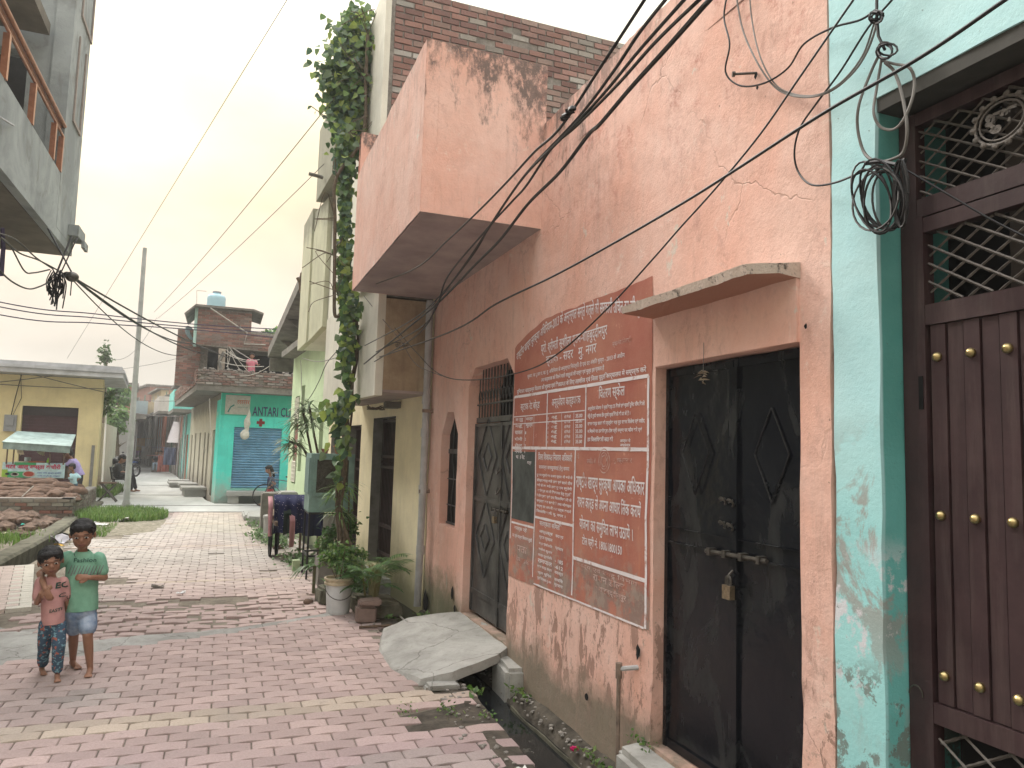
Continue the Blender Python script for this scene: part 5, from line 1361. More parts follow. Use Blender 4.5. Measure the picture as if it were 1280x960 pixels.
# white sloping awning
bm = NB(); prism(bm, [P(208, 553, y=43), P(217, 527, y=44.5), P(218, 527, y=48), P(211, 553, y=47)], (0, 0, .05)); prism(bm, [P(208, 553, y=43), P(217, 527, y=44.5), (P(217, 527, y=44.5)+Vector((.9, 0, 0))), (P(208, 553, y=43)+Vector((1.3, 0, 0)))], (0, .04, 0))
mk('cloth_awning', bm, flat('pale_awning', (.52, .50, .50)), label='pale sloping awning on the reddish brick house', cat='awning')
# end wall and tree on the left behind the yellow shop
bm = NB(); prism(bm, [(-3.86, 29.3, -.3), (-4.55, 38.5, -.3), (-4.75, 38.5, -.3), (-4.06, 29.3, -.3)], (0, 0, 2.65)); mk('lane_wall', bm, M['aged'], label='stained grey lane wall behind the yellow shop', cat='wall')
def tree(name, label, base, h, rad, n, L, pal=LEAFPAL, lean=(0, 0)):
    t = thing(name, label, 'tree', base); b = Vector(base); top = b+Vector((lean[0], lean[1], h))
    bm = NB(); tube(bm, [b, b.lerp(top, .4)+Vector((.08, .05, 0)), b.lerp(top, .8), top], [.16, .12, .08, .03], 8)
    for i in range(7):
        a = R.uniform(0, 2*PI); s_ = b.lerp(top, R.uniform(.4, .85)); tube(bm, [s_, s_+Vector((_c(a)*rad[0]*.4, _s(a)*rad[1]*.4, rad[2]*.3)), s_+Vector((_c(a)*rad[0]*.8, _s(a)*rad[1]*.8, rad[2]*.5))], [.05, .03, .01], 5)
    mk('trunk', bm, M['bark'], t, True)
    bm = NB(); crown(bm, top, rad, n, L, pal, 14); mk('crown', bm, M['leaf'], t)
tree('leafy_tree', 'bright green tree rising between the yellow shop and the brick house', (-5.3, 43.5, 0), 4.2, (.75, 1.2, 1.0), 1100, .22, [(.09, .19, .06), (.12, .24, .07), (.06, .13, .04), (.16, .27, .08)])
tree('drooping_tree', 'light green tree hanging over the grey lane wall', (-4.75, 40.0, 0), 2.9, (.55, .9, .9), 700, .2, [(.14, .25, .07), (.17, .29, .09), (.09, .17, .05)])
tree('rooftop_tree', 'dark thin topped tree above the roof of the yellow shop', (-5.2, 38.5, 0), 5.7, (.35, .35, .55), 260, .16, [(.07, .12, .05), (.1, .16, .07)])
bm = NB()
for _ in range(150): leaf(bm, (-3.75+R.uniform(-.15, .2), 28.4+R.uniform(-.4, .6), 3.1+R.uniform(-.5, .35)), (R.uniform(-1, 1), R.uniform(-1, 1), R.uniform(-.8, .4)), .16, .09, R.choice(LEAFPAL))
tube(bm, [(-3.7, 28.6, 0), (-3.75, 28.5, 3.2)], .03, 5)
mk('wall_creeper', bm, M['leaf'], label='dark green creeper at the back corner of the yellow shop', cat='creeper')
# ================================================================== YELLOW SHOP
ys_ = thing('yellow_shop', 'yellow flat roofed shop with a closed maroon shutter', 'shop', (-6, 27, -.05))
bm = NB(); wall_cells(bm, [-10, -3.42], [-.3, 3.56], [(-5.42, -4.0, .1, 2.68)], lambda u, v, d: (u, 25.0+d, v), 0, .25); mk('front_wall', bm, M['yellow'], ys_)
bm = NB(); prism(bm, [(-3.425, 25.252, -.3), (-3.425, 25.252, 3.56), (-3.85, 28.6, 3.56), (-3.85, 28.6, -.3)], (-.2, 0, 0)); mk('side_wall', bm, M['yellow'], ys_)
bm = NB()
for i in range(28): box(bm, -5.43, -3.99, 25.12+(.01 if i % 2 else 0), 25.15, .1+i*.093, .1+(i+1)*.093-.001)
mk('rolling_shutter', bm, M['purple_shutter'], ys_)
bm = NB(); box(bm, -5.415, -4.005, 25.07, 25.1, 2.42, 2.679); mk('shutter_box', bm, flat('dark_box', (.03, .022, .024)), ys_)
bm = NB(); prism(bm, [(-10, 24.3, 3.58), (-2.82, 24.3, 3.58), (-3.2, 29, 3.58), (-10, 29, 3.58)], (0, 0, .14)); prism(bm, [(-10, 24.26, 3.721), (-2.79, 24.26, 3.721), (-3.18, 29, 3.721), (-10, 29, 3.721)], (0, 0, .09)); prism(bm, [(-10, 24.34, 3.811), (-2.87, 24.34, 3.811), (-3.22, 29, 3.811), (-10, 29, 3.811)], (0, 0, .10)); mk('roof_slab', bm, M['slabwhite'], ys_)
bm = NB(); box(bm, -5.82, -5.52, 24.93, 24.995, 1.93, 2.40); box(bm, -5.76, -5.58, 24.90, 24.93, 2.1, 2.33); mk('meter_box', bm, flat('grey_meter', (.28, .29, .30)), ys_)
bm = NB(); box(bm, -3.58, -3.5, 24.96, 24.995, 0.3, 1.6); mk('corner_conduit', bm, M['reveal_grey'], ys_)
# snack cart
ct = thing('snack_cart', 'snack cart with a tin roof and a bright painted banner beside the dung heap', 'cart', (-4.4, 22.5, 0))
cx0, cx1, cyf = -5.08, -3.72, 22.0
bm = NB(); prism(bm, [(cx0-.02, cyf-.15, 1.62), (cx1+.12, cyf-.15, 1.55), (cx1+.02, cyf+1.0, 1.86), (cx0+.02, cyf+1.0, 1.90)], (0, 0, .03)); prism(bm, [(cx0+.0, cyf-.14, 1.47), (cx1+.1, cyf-.14, 1.40), (cx1+.1, cyf-.14, 1.55), (cx0, cyf-.14, 1.618)], (0, .02, 0)); mk('tin_roof', bm, M['tin'], ct)
for x in (cx0+.08, cx0+.22, cx1-.35, cx1-.04):
    bm = NB(); tube(bm, [(x, cyf-.02, 1.1), (x, cyf-.02, 1.5)], .018, 6); mk('roof_post', bm, M['wood'], ct)
bm = NB(); box(bm, cx0+.02, cx1-.02, cyf+.03, cyf+.95, .72, 1.1); mk('cart_body', bm, M['wood'], ct)
# banner
bm = NB(); box(bm, cx0, cx1, cyf, cyf+.025, .76, 1.14, (.52, .72, .74))
def bq(x0, x1, z0, z1, c, e): tint(bm, [sheet(bm, [(cx0+x0, cyf-.002*e, .76+z0), (cx0+x1, cyf-.002*e, .76+z0), (cx0+x1, cyf-.002*e, .76+z1), (cx0+x0, cyf-.002*e, .76+z1)])], c)
bq(.0, .62, .005, .15, (.06, .42, .16), 1); bq(.25, .72, .30, .38, (.05, .36, .14), 1); bq(0, .12, .005, .2, (.35, .55, .08), 2)
for (x, z, rx, c) in ((.12, .09, .05, (.02, .02, .02)), (.28, .08, .09, (.6, .55, .5)), (.28, .085, .06, (.5, .06, .04)), (.58, .09, .14, (.6, .5, .45)), (.58, .095, .11, (.42, .07, .04))):
    vs_ = [bm.verts.new((cx0+x+rx*_c(a*PI/8), cyf-.006-.002*(rx < .12), .76+z+rx*.55*_s(a*PI/8))) for a in range(16)]; tint(bm, [bm.faces.new(vs_)], c)
ban = mk('painted_banner', bm, M['tint'], ct)
bm = NB(); text_bm(bm, 'मटर आलू खस्ता कचौरी', (cx0+.07, cyf-.012, .95), (1, 0, 0), (0, 0, 1), w=1.2, h=.16, bold=.025); mk('banner_title', bm, flat('magenta_letters', (.55, .02, .10)), ban)
bm = NB(); text_bm(bm, 'गरमा गरम खस्ता कचौरी', (cx0+.76, cyf-.012, .86), (1, 0, 0), (0, 0, 1), w=.52, h=.05, bold=.02); text_bm(bm, 'शादी पार्टी के आर्डर', (cx0+.76, cyf-.012, .79), (1, 0, 0), (0, 0, 1), w=.5, h=.04, bold=.02); text_bm(bm, 'जय श्री श्याम', (cx0+.95, cyf-.012, 1.115), (1, 0, 0), (0, 0, 1), w=.3, h=.022, bold=.02); mk('banner_small_letters', bm, flat('blue_letters', (.03, .06, .35)), ban)
for k, x in enumerate((cx0+.3, cx1-.3)):
    bm = NB(); lathe(bm, [(.24, -.02), (.27, -.02), (.27, .02), (.24, .02)], (x, cyf+.1, .28), 18, axis='y'); 
    for a in range(6): tube(bm, [(x, cyf+.1, .28), (x+.25*_c(a), cyf+.1, .28+.25*_s(a))], .01, 4)
    mk('cart_wheel', bm, M['rubber'], ct)
for (x, c, r_, h, nm_, lb) in ((cx0+.95, (.28, .6, .03), .03, .16, 'sauce_bottle', 'lime green sauce bottle on the snack cart'),):
    bm = NB(); lathe(bm, [(r_, 0), (r_, h*.6), (r_*.4, h*.8), (r_*.4, h)], (x, cyf+.12, 1.101), 12); mk(nm_, bm, flat('lime', c, .3), True and None, True, label=lb, cat='bottle')
bm = NB(); lathe(bm, [(.16, 0), (.19, .06), (.17, .07)], (cx0+.68, cyf+.25, 1.101), 16); mk('snack_tray', bm, flat('orange_snack', (.5, .12, .05)), label='orange heap of snacks on the cart counter', cat='tray')
bm = NB(); lathe(bm, [(.2, 0), (.22, .03), (.12, .06)], (cx0+.34, cyf+.25, 1.101), 16); mk('snack_tray', bm, flat('pale_snack', (.5, .45, .32)), label='pale flat heap of fried snacks at the open end of the cart counter', cat='tray')
bm = NB(); lathe(bm, [(.07, 0), (.075, .15), (.07, .16)], (cx0+.42, cyf+.5, 1.101), 14); mk('steel_jar', bm, flat('pale_jar', (.45, .55, .6), .3), label='pale blue jar at the back of the cart counter', cat='jar')
for x, lb in ((cx0+.34, 'pale paper bag hanging under the cart roof, over the flat snack heap'), (cx0+.78, 'cream paper bag hanging under the cart roof, over the orange snacks')):
    bm = NB(); leaf(bm, (x-.1, cyf+.15, 1.46), (1, 0, -.5), .22, .2, (.62, .57, .42)); leaf(bm, (x-.02, cyf+.17, 1.48), (.3, .1, -1), .18, .16, (.55, .5, .36)); mk('paper_bag', bm, M['tint'], label=lb, cat='bag')
# brick retaining wall and dung heap
bw = thing('brick_wall', 'low mossy brick wall holding the dung heap', 'wall', (-3.8, 20, 0))
bm = NB(); box(bm, -9, -2.97, 18.82, 19.05, -.3, .47); prism(bm, [(-2.97, 18.82, -.3), (-2.97, 18.82, .47), (-3.19, 23.6, .47), (-3.19, 23.6, -.3)], (-.22, 0, 0)); mk('wall_core', bm, M['mortar'], bw)
bm = NB(); dp = [(.22, .12, .09), (.27, .13, .10), (.2, .16, .13), (.24, .21, .17), (.18, .15, .12), (.25, .24, .2)]
bricks(bm, (-9, 18.818, -.1), (1, 0, 0), (0, 0, 1), 6.03, .6, .23, .08, .014, .02, pal=dp); bricks(bm, (-2.968, 18.82, -.1), (-.046, .999, 0), (0, 0, 1), 4.7, .6, .23, .08, .014, .02, pal=[dk(c, .8) for c in dp[2:]])
mk('brick_courses', bm, M['brick'], bw)
def lump(bm, c, r, seed, sub=2):
    q = bmesh.ops.create_icosphere(bm, subdivisions=sub, radius=1)['verts']
    ang = R.uniform(0, PI)
    for v in q:
        n_ = v.co.copy(); k = 1+.3*noise.noise(n_*1.3+Vector((seed, 0, 0)))+.1*noise.noise(n_*4+Vector((seed, 0, 0)))
        p = Vector((n_.x*r[0], n_.y*r[1], n_.z*r[2]))*k; v.co = Vector(c)+Vector((p.x*_c(ang*.15)-p.y*_s(ang*.15), p.x*_s(ang*.15)+p.y*_c(ang*.15), p.z))
bm = NB(); k = 0
for row in range(7):
    z = .40+row*.052; y = 19.3+row*.32; w = 1.95-row*.17
    for j in range(int(w*2/.36)+1):
        x = -4.75-w+j*.36+R.uniform(-.05, .05)+ (.15 if row % 2 else 0)
        lump(bm, (x, y+R.uniform(-.08, .08), z+R.uniform(-.02, .02)), (R.uniform(.22, .32), R.uniform(.16, .22), R.uniform(.085, .12)), k); k += 1
for j in range(6): lump(bm, (-3.45+.0*j, 19.5+.55*j, .50), (.18, .36, .12), k); k += 1
box(bm, -7, -3.3, 19.1, 22, -.1, .42)
mk('dung_heap', bm, M['dung'], smooth=True, kind='stuff', label='brown heap of dried dung piled behind the low brick wall')
bm = NB(); tube(bm, [(-4.02, 19.2, .47), (-3.85, 19.35, .70)], .012, 5); mk('stick', bm, M['bulb'], label='pale stick stuck in the dung heap', cat='stick')
# rubbish strip, kerb and drain on the left
bm = NB(); prism(bm, [(-9, 12.5, -.02), (-2.80, 12.5, -.02), (-2.75, 18.8, -.02), (-9, 18.8, -.02)], (0, 0, -.3)); mk('verge', bm, M['dirt'], kind='structure')
bm = NB(); A = [(-2.72, 11.9), (-2.70, 14), (-2.72, 16), (-2.85, 19.0), (-3.0, 23.6)]
rows = []
for i in range(50):
    t = i/49*(len(A)-1); j = min(int(t), len(A)-2); x = A[j][0]+(A[j+1][0]-A[j][0])*(t-j); y = A[j][1]+(A[j+1][1]-A[j][1])*(t-j)
    w = .02*noise.noise((y*1.5, 0, 0)); rows.append([bm.verts.new(p) for p in ((x, y, -.35), (x+.02+w, y, .04+w), (x-.02+w, y, .075+w), (x-.26+w, y, .075+w*1.5), (x-.30, y, -.1))])
for p, q in zip(rows, rows[1:]):
    for k2 in range(4): bm.faces.new((p[k2], p[k2+1], q[k2+1], q[k2]))
bm.faces.new(rows[0])
mk('kerb', bm, M['moss'], kind='structure')
bm = NB(); sheet(bm, [(-2.75, 12.0, -.2), (-2.40, 12.0, -.2), (-2.4, 20.6, -.2), (-3.05, 23.2, -.2)]); mk('side_drain', bm, M['soil'], kind='structure')
bm = NB()
for i in range(140):
    x, y = R.uniform(-6.2, -3.2), R.uniform(15.6, 18.6); s_ = R.uniform(.05, .16)*(1.3 if y > 16.5 else .8); lump(bm, (x, y, .0+s_*.2), (s_, s_, s_*.6), i, 1)
for i in range(60): 
    x, y = R.uniform(-4.6, -3.3), R.uniform(17.2, 18.7); s_ = R.uniform(.1, .2); lump(bm, (x, y, .12*(x < -3.5)), (s_, s_, s_*.7), i, 1)
mk('rubble', bm, M['rubble'], kind='stuff', label='brown rubble and clods in front of the low brick wall')
bm = NB(); grass(bm, lambda: (R.gauss(-3.9, .5), R.gauss(15.3, .45), -.02), 1700, .13)
mk('grass_patch', bm, M['leaf'], kind='stuff', label='short grass in front of the rubble on the left verge')
bm = NB()
def gp():
    a = R.uniform(0, 2*PI); r_ = math.sqrt(R.random()); return (-1.95-.1+.95*r_*_c(a)-.1*_s(a), 19.4+1.55*r_*_s(a), -.02)
grass(bm, gp, 5200, .2); grass(bm, lambda: (R.uniform(-2.5, -1.9), R.uniform(15.6, 17.6), -.02), 1200, .09); grass(bm, lambda: (R.uniform(-3.6, -3.1), R.uniform(26, 30), 0), 500, .3)
mk('pole_grass', bm, M['leaf'], kind='stuff', label='long green grass round the foot of the grey pole')
bm = NB(); mound = [bm.verts.new((-1.95+(1.15*_c(a*PI/12)), 18.3+2.6*_s(a*PI/12), -.008)) for a in range(24)]; ctr = bm.verts.new((-1.9, 18.6, .06))
for i in range(24): bm.faces.new((mound[i], mound[(i+1) % 24], ctr))
mk('grass_mound', bm, M['grassg'], kind='structure', smooth=True)
# litter
lit = [((-2.2, 17.3, .03), (.62, .60, .60), 'crumpled white plastic bag on the gravel by the grass', .2), ((-1.9, 17.9, .03), (.6, .58, .55), 'white rag on the gravel nearest the pole grass', .16), ((-2.55, 11.3, -.12), (.62, .50, .04), 'yellow plastic bag in the drain behind the smaller child', .15), ((-2.42, 14.4, -.03), (.62, .36, .02), 'orange yellow packet in the drain behind the taller child', .11), ((-2.5, 14.9, -.02), (.5, .48, .52), 'grey white plastic bag by the kerb behind the taller child', .24), ((-3.5, 17.1, .06), (.03, .42, .32), 'turquoise plastic scrap on the rubble', .09), ((-5.1, 16.9, .08), (.55, .6, .68), 'pale blue plastic bag at the edge of the rubble', .16), ((-4.55, 16.3, .06), (.55, .55, .6), 'small white scrap on the rubble beside the grass', .09), ((-3.55, 15.9, .02), (.6, .55, .4), 'cream packet by the grass on the verge', .07), ((-.35, 9.55, .015), (.72, .72, .72), 'white paper scrap lying on the grey pavers', .075), ((1.63, 3.93, .012), (.65, .65, .62), 'white paper scrap beside the drain', .05), ((-.62, 10.05, .01), (.12, .1, .08), 'dark scrap lying on the pavers behind the taller child', .09)]
for c, colr, lb, s_ in lit:
    bm = NB(); vs_ = []
    g = 5
    for i in range(g):
        for j in range(g):
            p = Vector(((i/(g-1)-.5)*s_*1.4, (j/(g-1)-.5)*s_, 0)); n_ = noise.noise_vector((p+Vector(c))*9/s_*.1)
            vs_.append(bm.verts.new(Vector(c)+p+Vector((n_.x*s_*.3, n_.y*s_*.3, abs(n_.z)*s_*.9+.004))))
    for i in range(g-1):
        for j in range(g-1): bm.faces.new((vs_[i*g+j], vs_[(i+1)*g+j], vs_[(i+1)*g+j+1], vs_[i*g+j+1]))
    tint(bm, bm.faces, colr); mk('litter_scrap', bm, M['tint'], label=lb, cat='litter', group='litter on the ground')
bm = NB()   # pink flower
for a in range(14): leaf(bm, (2.15, 4.32, -.075), (_c(a*.9), _s(a*.9), .35+.3*(a % 3)), .032, .028, (.62, .02, .16))
mk('pink_blossom', bm, M['tint'], label='bright pink blossom lying on the mud beside the drain', cat='flower')
# pebbles and leaf litter on the mud ledge
bm = NB()
for i in range(260):
    y = R.uniform(3, 8.2); x = R.uniform(2.12, 2.24); s_ = R.uniform(.006, .02); lump(bm, (x, y, -.06-.45*(2.22-x)+s_*.5), (s_, s_, s_*.6), i, 1)
for i in range(120):
    y = R.uniform(3.4, 8.5); s_ = R.uniform(.006, .022); lump(bm, (redge(y)-R.uniform(0, .3), y, .005), (s_, s_, s_*.6), i, 1)
mk('pebbles', bm, M['mortar'], kind='stuff', label='small stones along the drain')
bm = NB()
for (cx, cy, cz, n_, s_) in ((2.17, 3.62, -.05, 60, .035), (2.15, 3.9, -.06, 40, .03), (2.16, 5.3, -.05, 40, .035), (1.5, 4.95, .0, 40, .025), (1.72, 4.8, .0, 20, .025), (2.16, 4.15, -.06, 30, .03), (1.72, 7.9, .0, 120, .05), (2.25, 3.66, .17, 60, .025), (1.82, 5.3, -.03, 24, .05), (2.05, 7.7, .0, 30, .05), (1.25, 5.0, 0, 24, .02)):
    for _ in range(n_): leaf(bm, (cx+R.gauss(0, .04), cy+R.gauss(0, .07), cz+R.uniform(0, .05)), (R.uniform(-1, 1), R.uniform(-1, 1), R.uniform(.1, 1)), s_*R.uniform(.6, 1.3), s_*.6, R.choice([(.08, .17, .03), (.12, .22, .05), (.06, .11, .03), (.17, .24, .07)]))
mk('weeds', bm, M['leaf'], kind='stuff', label='little green weeds growing along the drain')
# street pole
t = thing('street_pole', 'slim grey steel pole standing in the grass on the left', 'pole', (-2.14, 20.9, 0))
bm = NB(); tube(bm, [(-2.14, 20.9, -.02), (-2.15, 20.9, 3.2), (-2.16, 20.9, 6.7)], [.075, .065, .05], 12); mk('pole', bm, M['pole'], t, True)
bm = NB(); lathe(bm, [(.11, -.02), (.1, .2), (.07, .3)], (-2.14, 20.9, 0), 14); mk('pole_footing', bm, M['concrete'], t, True)

# rubble on the clinic parapet, bulbs and tangled service wires at its corner
bm = NB()
for i in range(60):
    x = R.uniform(-.75, 2.2); s_ = R.uniform(.03, .08); lump(bm, (x, CY-.54, 3.93+R.uniform(-.02, .05)), (s_, s_, s_*.6), i, 1)
mk('parapet_rubble', bm, M['mortar'], cl)
bm = NB()
for i in range(9):
    a = P(284+R.uniform(-6, 8), 436+R.uniform(-4, 6), y=CY-.3); b = P(296+R.uniform(-14, 30), 462+R.uniform(-14, 10), y=CY-.5); tube(bm, sag(a, b, R.uniform(.02, .15), 8), .009, 4)
for (a, b) in (((262, 498), (264, 560)), ((300, 470), (330, 462)), ((330, 462), (368, 430)), ((275, 452), (330, 458))): tube(bm, sag(P(*a, y=CY-.66), P(*b, y=CY-.66), .06, 8), .010, 4)
mk('service_wires', bm, M['bulb'], label='tangle of pale wires on the broken verandah of the clinic', cat='wires')
# washing on a line and cloth heaps along the far lane
for i, (px, py, y, c_, lb) in enumerate(((183, 558, 58, (.45, .42, .4), 'pale cloth drying on the grey row house'), (205, 570, 46.5, (.35, .12, .1), 'rust red cloth hung at the door of the brick house'), (213, 560, 43, (.1, .12, .2), 'dark blue cloth hung beside the rust red one'), (176, 548, 60, (.5, .3, .1), 'orange cloth drying high in the far lane'))):
    p = P(px, py, y=y); bm = NB(); n = 6
    v_ = [[bm.verts.new((p.x-.3+.1*k, p.y+.05*_s(k*2+j), p.z-.22*j)) for k in range(n+1)] for j in range(5)]
    for j in range(4):
        for k in range(n): bm.faces.new((v_[j][k], v_[j][k+1], v_[j+1][k+1], v_[j+1][k]))
    tube(bm, [(p.x-.9, p.y, p.z+.02), (p.x+.9, p.y, p.z+.02)], .01, 4)
    mk('hanging_cloth', bm, flat('washing%d' % i, c_), label=lb, cat='cloth')
# ================================================================== PEOPLE
def V3(*a): return Vector(a)
def person(label, base, J, s, top=None, bottom=None, hair='short', face=(0, -1, 0), vox=.0055, skin=None, group=None, fingers=True):
    """J: joints in street coordinates; s: body scale (1 = 1.13 m child)"""
    skin = skin or M['skin']; t = thing('person', label, 'person', base, group)
    f = Vector(face).normalized(); up = (J['head']-J['neck']).normalized(); side = f.cross(up).normalized(); f = up.cross(side).normalized()
    rot = Matrix((side, -f, up)).transposed()      # local x side, y back, z up
    H = J['head']; hs = s*J.get('hscale', 1)
    def hp(x, y, z): return H+rot @ Vector((x*hs, y*hs, z*hs))
    bm = NB()
    # head: skull, jaw, nose, ears, cheeks
    ell(bm, hp(0, .008, .018), (.072*hs, .083*hs, .080*hs), rot); ell(bm, hp(0, -.018, -.030), (.057*hs, .060*hs, .062*hs), rot)
    ell(bm, hp(0, -.045, -.066), (.026*hs, .022*hs, .020*hs), rot); ell(bm, hp(0, -.080, -.014), (.012*hs, .017*hs, .018*hs), rot)
    ell(bm, hp(0, -.071, -.043), (.022*hs, .010*hs, .010*hs), rot); ell(bm, hp(0, -.066, .022), (.045*hs, .014*hs, .010*hs), rot)
    for k in (-1, 1):
        ell(bm, hp(.076*k, .006, -.004), (.009*hs, .018*hs, .026*hs), rot); ell(bm, hp(.034*k, -.052, -.024), (.020*hs, .018*hs, .019*hs), rot)
    n = J['neck']; capsule(bm, n-up*.03*s, H-up*.03*hs, .034*s, .033*s)
    shc = (J['shL']+J['shR'])/2; ch = J['chest'] if 'chest' in J else shc.lerp(J['pelvis'], .3); wa = shc.lerp(J['pelvis'], .68)
    tdir = (shc-J['pelvis']).normalized(); tx_ = (J['shR']-J['shL']).normalized(); ty_ = tdir.cross(tx_).normalized(); rt = Matrix((tx_, ty_, tdir)).transposed()
    w = (J['shR']-J['shL']).length
    def tloft(b, rings):
        R_ = []
        for t_, rx, ry in rings:
            c_ = shc.lerp(J['pelvis'], t_) if 0 <= t_ <= 1 else shc-tdir*(shc-J['pelvis']).length*t_
            R_.append([b.verts.new(c_+tx_*rx*_c(k*PI/12)+ty_*ry*_s(k*PI/12)) for k in range(24)])
        for p_, q_ in zip(R_, R_[1:]):
            for k in range(24): b.faces.new((p_[k], p_[(k+1) % 24], q_[(k+1) % 24], q_[k]))
        b.faces.new(R_[0][::-1]); b.faces.new(R_[-1])
    def torso(b, g):
        tloft(b, [(-.12, w*.20+g, .034*s+g), (-.05, w*.36+g, .040*s+g), (.02, w*.47+g, .047*s+g), (.2, w*.47+g, .062*s+g), (.45, w*.42+g, .062*s+g), (.7, w*.38+g, .060*s+g), (1.0, w*.41+g, .068*s+g), (1.13, w*.38+g, .058*s+g)])
    torso(bm, 0); capsule(bm, n, shc-tdir*.02*s, .034*s, .045*s)
    for k in 'LR':
        sh, el_, ha = J['sh'+k], J['el'+k], J['ha'+k]
        capsule(bm, sh, el_, .034*s, .026*s); capsule(bm, el_, ha, .026*s, .0185*s)
        d = (ha-el_).normalized(); hd = J.get('hd'+k, d).normalized(); hn = J.get('hn'+k, f); hn = (hn-hd*hn.dot(hd)).normalized(); hx = hd.cross(hn)
        rh = Matrix((hx, hn, hd)).transposed(); ell(bm, ha+hd*.030*s, (.026*s, .013*s, .034*s), rh)
        if fingers:
            for i, (o, L) in enumerate(((-.020, .034), (-.007, .042), (.006, .040), (.018, .031))):
                p = ha+hd*.055*s+hx*o*s; q = p+hd*L*.5*s-hn*.004*s; r_ = q+hd*L*.42*s-hn*J.get('curl', .016)*s
                capsule(bm, p, q, .0072*s, .0066*s, 8); capsule(bm, q, r_, .0066*s, .0056*s, 8)
            th_k = J.get('th'+k, 1); p = ha+hd*.018*s+hx*.022*s*th_k; q = p+hd*.022*s+hx*.016*s*th_k; capsule(bm, p, q, .0085*s, .0075*s, 8); capsule(bm, q, q+hd*.020*s-hn*.006*s, .0075*s, .006*s, 8)
    for k in 'LR':
        hp_, kn, an, to = J['hip'+k], J['kn'+k], J['an'+k], J['to'+k]
        capsule(bm, hp_, kn, .052*s, .037*s); capsule(bm, kn, kn.lerp(an, .35), .036*s, .034*s); capsule(bm, kn.lerp(an, .35), an, .034*s, .021*s)
        ft = (to-an); ft.z = 0; ft = ft.normalized(); z0 = min(an.z, to.z)
        hl = Vector((an.x, an.y, to.z))-ft*.012*s; capsule(bm, hl+Vector((0, 0, .010*s)), to-ft*.01*s, .022*s, .021*s); capsule(bm, an, hl+Vector((0, 0, .012*s)), .021*s, .023*s)
        sd = Vector((-ft.y, ft.x, 0))
        if fingers:
            for i in range(5): capsule(bm, to+sd*(i-2)*.0095*s, to+sd*(i-2)*.0115*s+ft*(.022-.003*abs(i-1.6))*s-Vector((0, 0, .006*s)), .0085*s, .0065*s, 8)
    body = melt(bm, vox*s, 3); mk('body', body, skin, t, True)
    # hair
    bm = NB()
    hr = J.get('hairgrow', 1)
    ell(bm, hp(0, .018, .034), (.082*hs*hr, .088*hs*hr, .080*hs*hr), rot); ell(bm, hp(0, .045, -.008), (.074*hs, .052*hs, .062*hs), rot)
    ell(bm, hp(.02, -.05, .070), (.05*hs, .026*hs, .022*hs), rot); ell(bm, hp(-.03, -.045, .068), (.04*hs, .03*hs, .022*hs), rot)
    if hair == 'long': capsule(bm, hp(0, .06, 0), hp(0, .075, -.19), .055*hs, .03*hs)
    if hair == 'bun': ell(bm, hp(0, .10, 0), (.04*hs, .04*hs, .04*hs), rot)
    hm = melt(bm, max(vox*s, .005), 2)
    for v in hm.vertices: v.co += noise.noise_vector(v.co*45)*.006*s+noise.noise_vector(v.co*130)*.003*s
    mk('hair', hm, M['hair'], t, True)
    if fingers:
        for k in (-1, 1):
            bm = NB(); ell(bm, hp(.030*k, -.0725, .004), (.0125*hs, .0065*hs, .0062*hs), rot); e = mk('eye', bm, M['eye'], t, True)
            bm = NB(); ell(bm, hp(.030*k, -.0790, .004), (.0068*hs, .003*hs, .0068*hs), rot); mk('iris', bm, M['pupil'], e, True)
            bm = NB(); tube(bm, [hp(.015*k, -.0775, .0265), hp(.030*k, -.0785, .0295), hp(.046*k, -.068, .023)], [.0018*hs, .0026*hs, .0012*hs], 6); mk('eyebrow', bm, M['hair'], t, True)
        bm = NB(); tube(bm, [hp(-.022, -.0765, -.0455), hp(-.008, -.0825, -.0430), hp(0, -.082, -.0440), hp(.008, -.0825, -.0430), hp(.022, -.0765, -.0455)], [.001*hs, .0036*hs, .003*hs, .0036*hs, .001*hs], 6)
        tube(bm, [hp(-.016, -.0785, -.0495), hp(0, -.0830, -.0510), hp(.016, -.0785, -.0495)], [.001*hs, .0042*hs, .001*hs], 6)
        mk('lips', bm, M['lip'], t, True)
    res = {}
    if top:
        c, sl, hem = top[:3]; long_ = top[3] if len(top) > 3 else .62
        bm = NB(); hemc = J['pelvis']-tdir*hem*s; hl_ = 1+hem*s/(shc-J['pelvis']).length
        tloft(bm, [(-.16, w*.17, .044*s), (-.10, w*.26, .048*s), (-.03, w*.44, .056*s), (.05, w*.52, .064*s), (.25, w*.52, .082*s), (.6, w*.50, .086*s), (.85, w*.51, .088*s), (hl_+.12, w*.53, .092*s)])
        for k in 'LR': capsule(bm, J['sh'+k], J['sh'+k].lerp(J['el'+k], long_), .048*s, .046*s if long_ < .99 else .036*s)
        if long_ > .99:
            for k in 'LR': capsule(bm, J['el'+k], J['el'+k].lerp(J['ha'+k], .85), .034*s, .029*s)
        me = melt(bm, max(vox*s, .005)*1.2, 3)
        # hem and neckline are cut flat, folds added
        b2 = bmesh.new(); b2.from_mesh(me); bpy.data.meshes.remove(me)
        bmesh.ops.bisect_plane(b2, geom=b2.verts[:]+b2.edges[:]+b2.faces[:], plane_co=hemc, plane_no=-tdir, clear_outer=True)
        nk = n+tdir*.004*s-f*0
        nd = (tdir*1.0+f*.28).normalized()
        bmesh.ops.bisect_plane(b2, geom=b2.verts[:]+b2.edges[:]+b2.faces[:], plane_co=nk+f*.02*s, plane_no=nd, clear_outer=True)
        for v in b2.verts:
            if v.is_boundary: pass
            q = v.co; v.co = q+noise.noise_vector(Vector((q.x*9, q.y*9, q.z*4)))*.009*s+noise.noise_vector(q*22)*.003*s
        for fc in b2.faces: fc.smooth = True
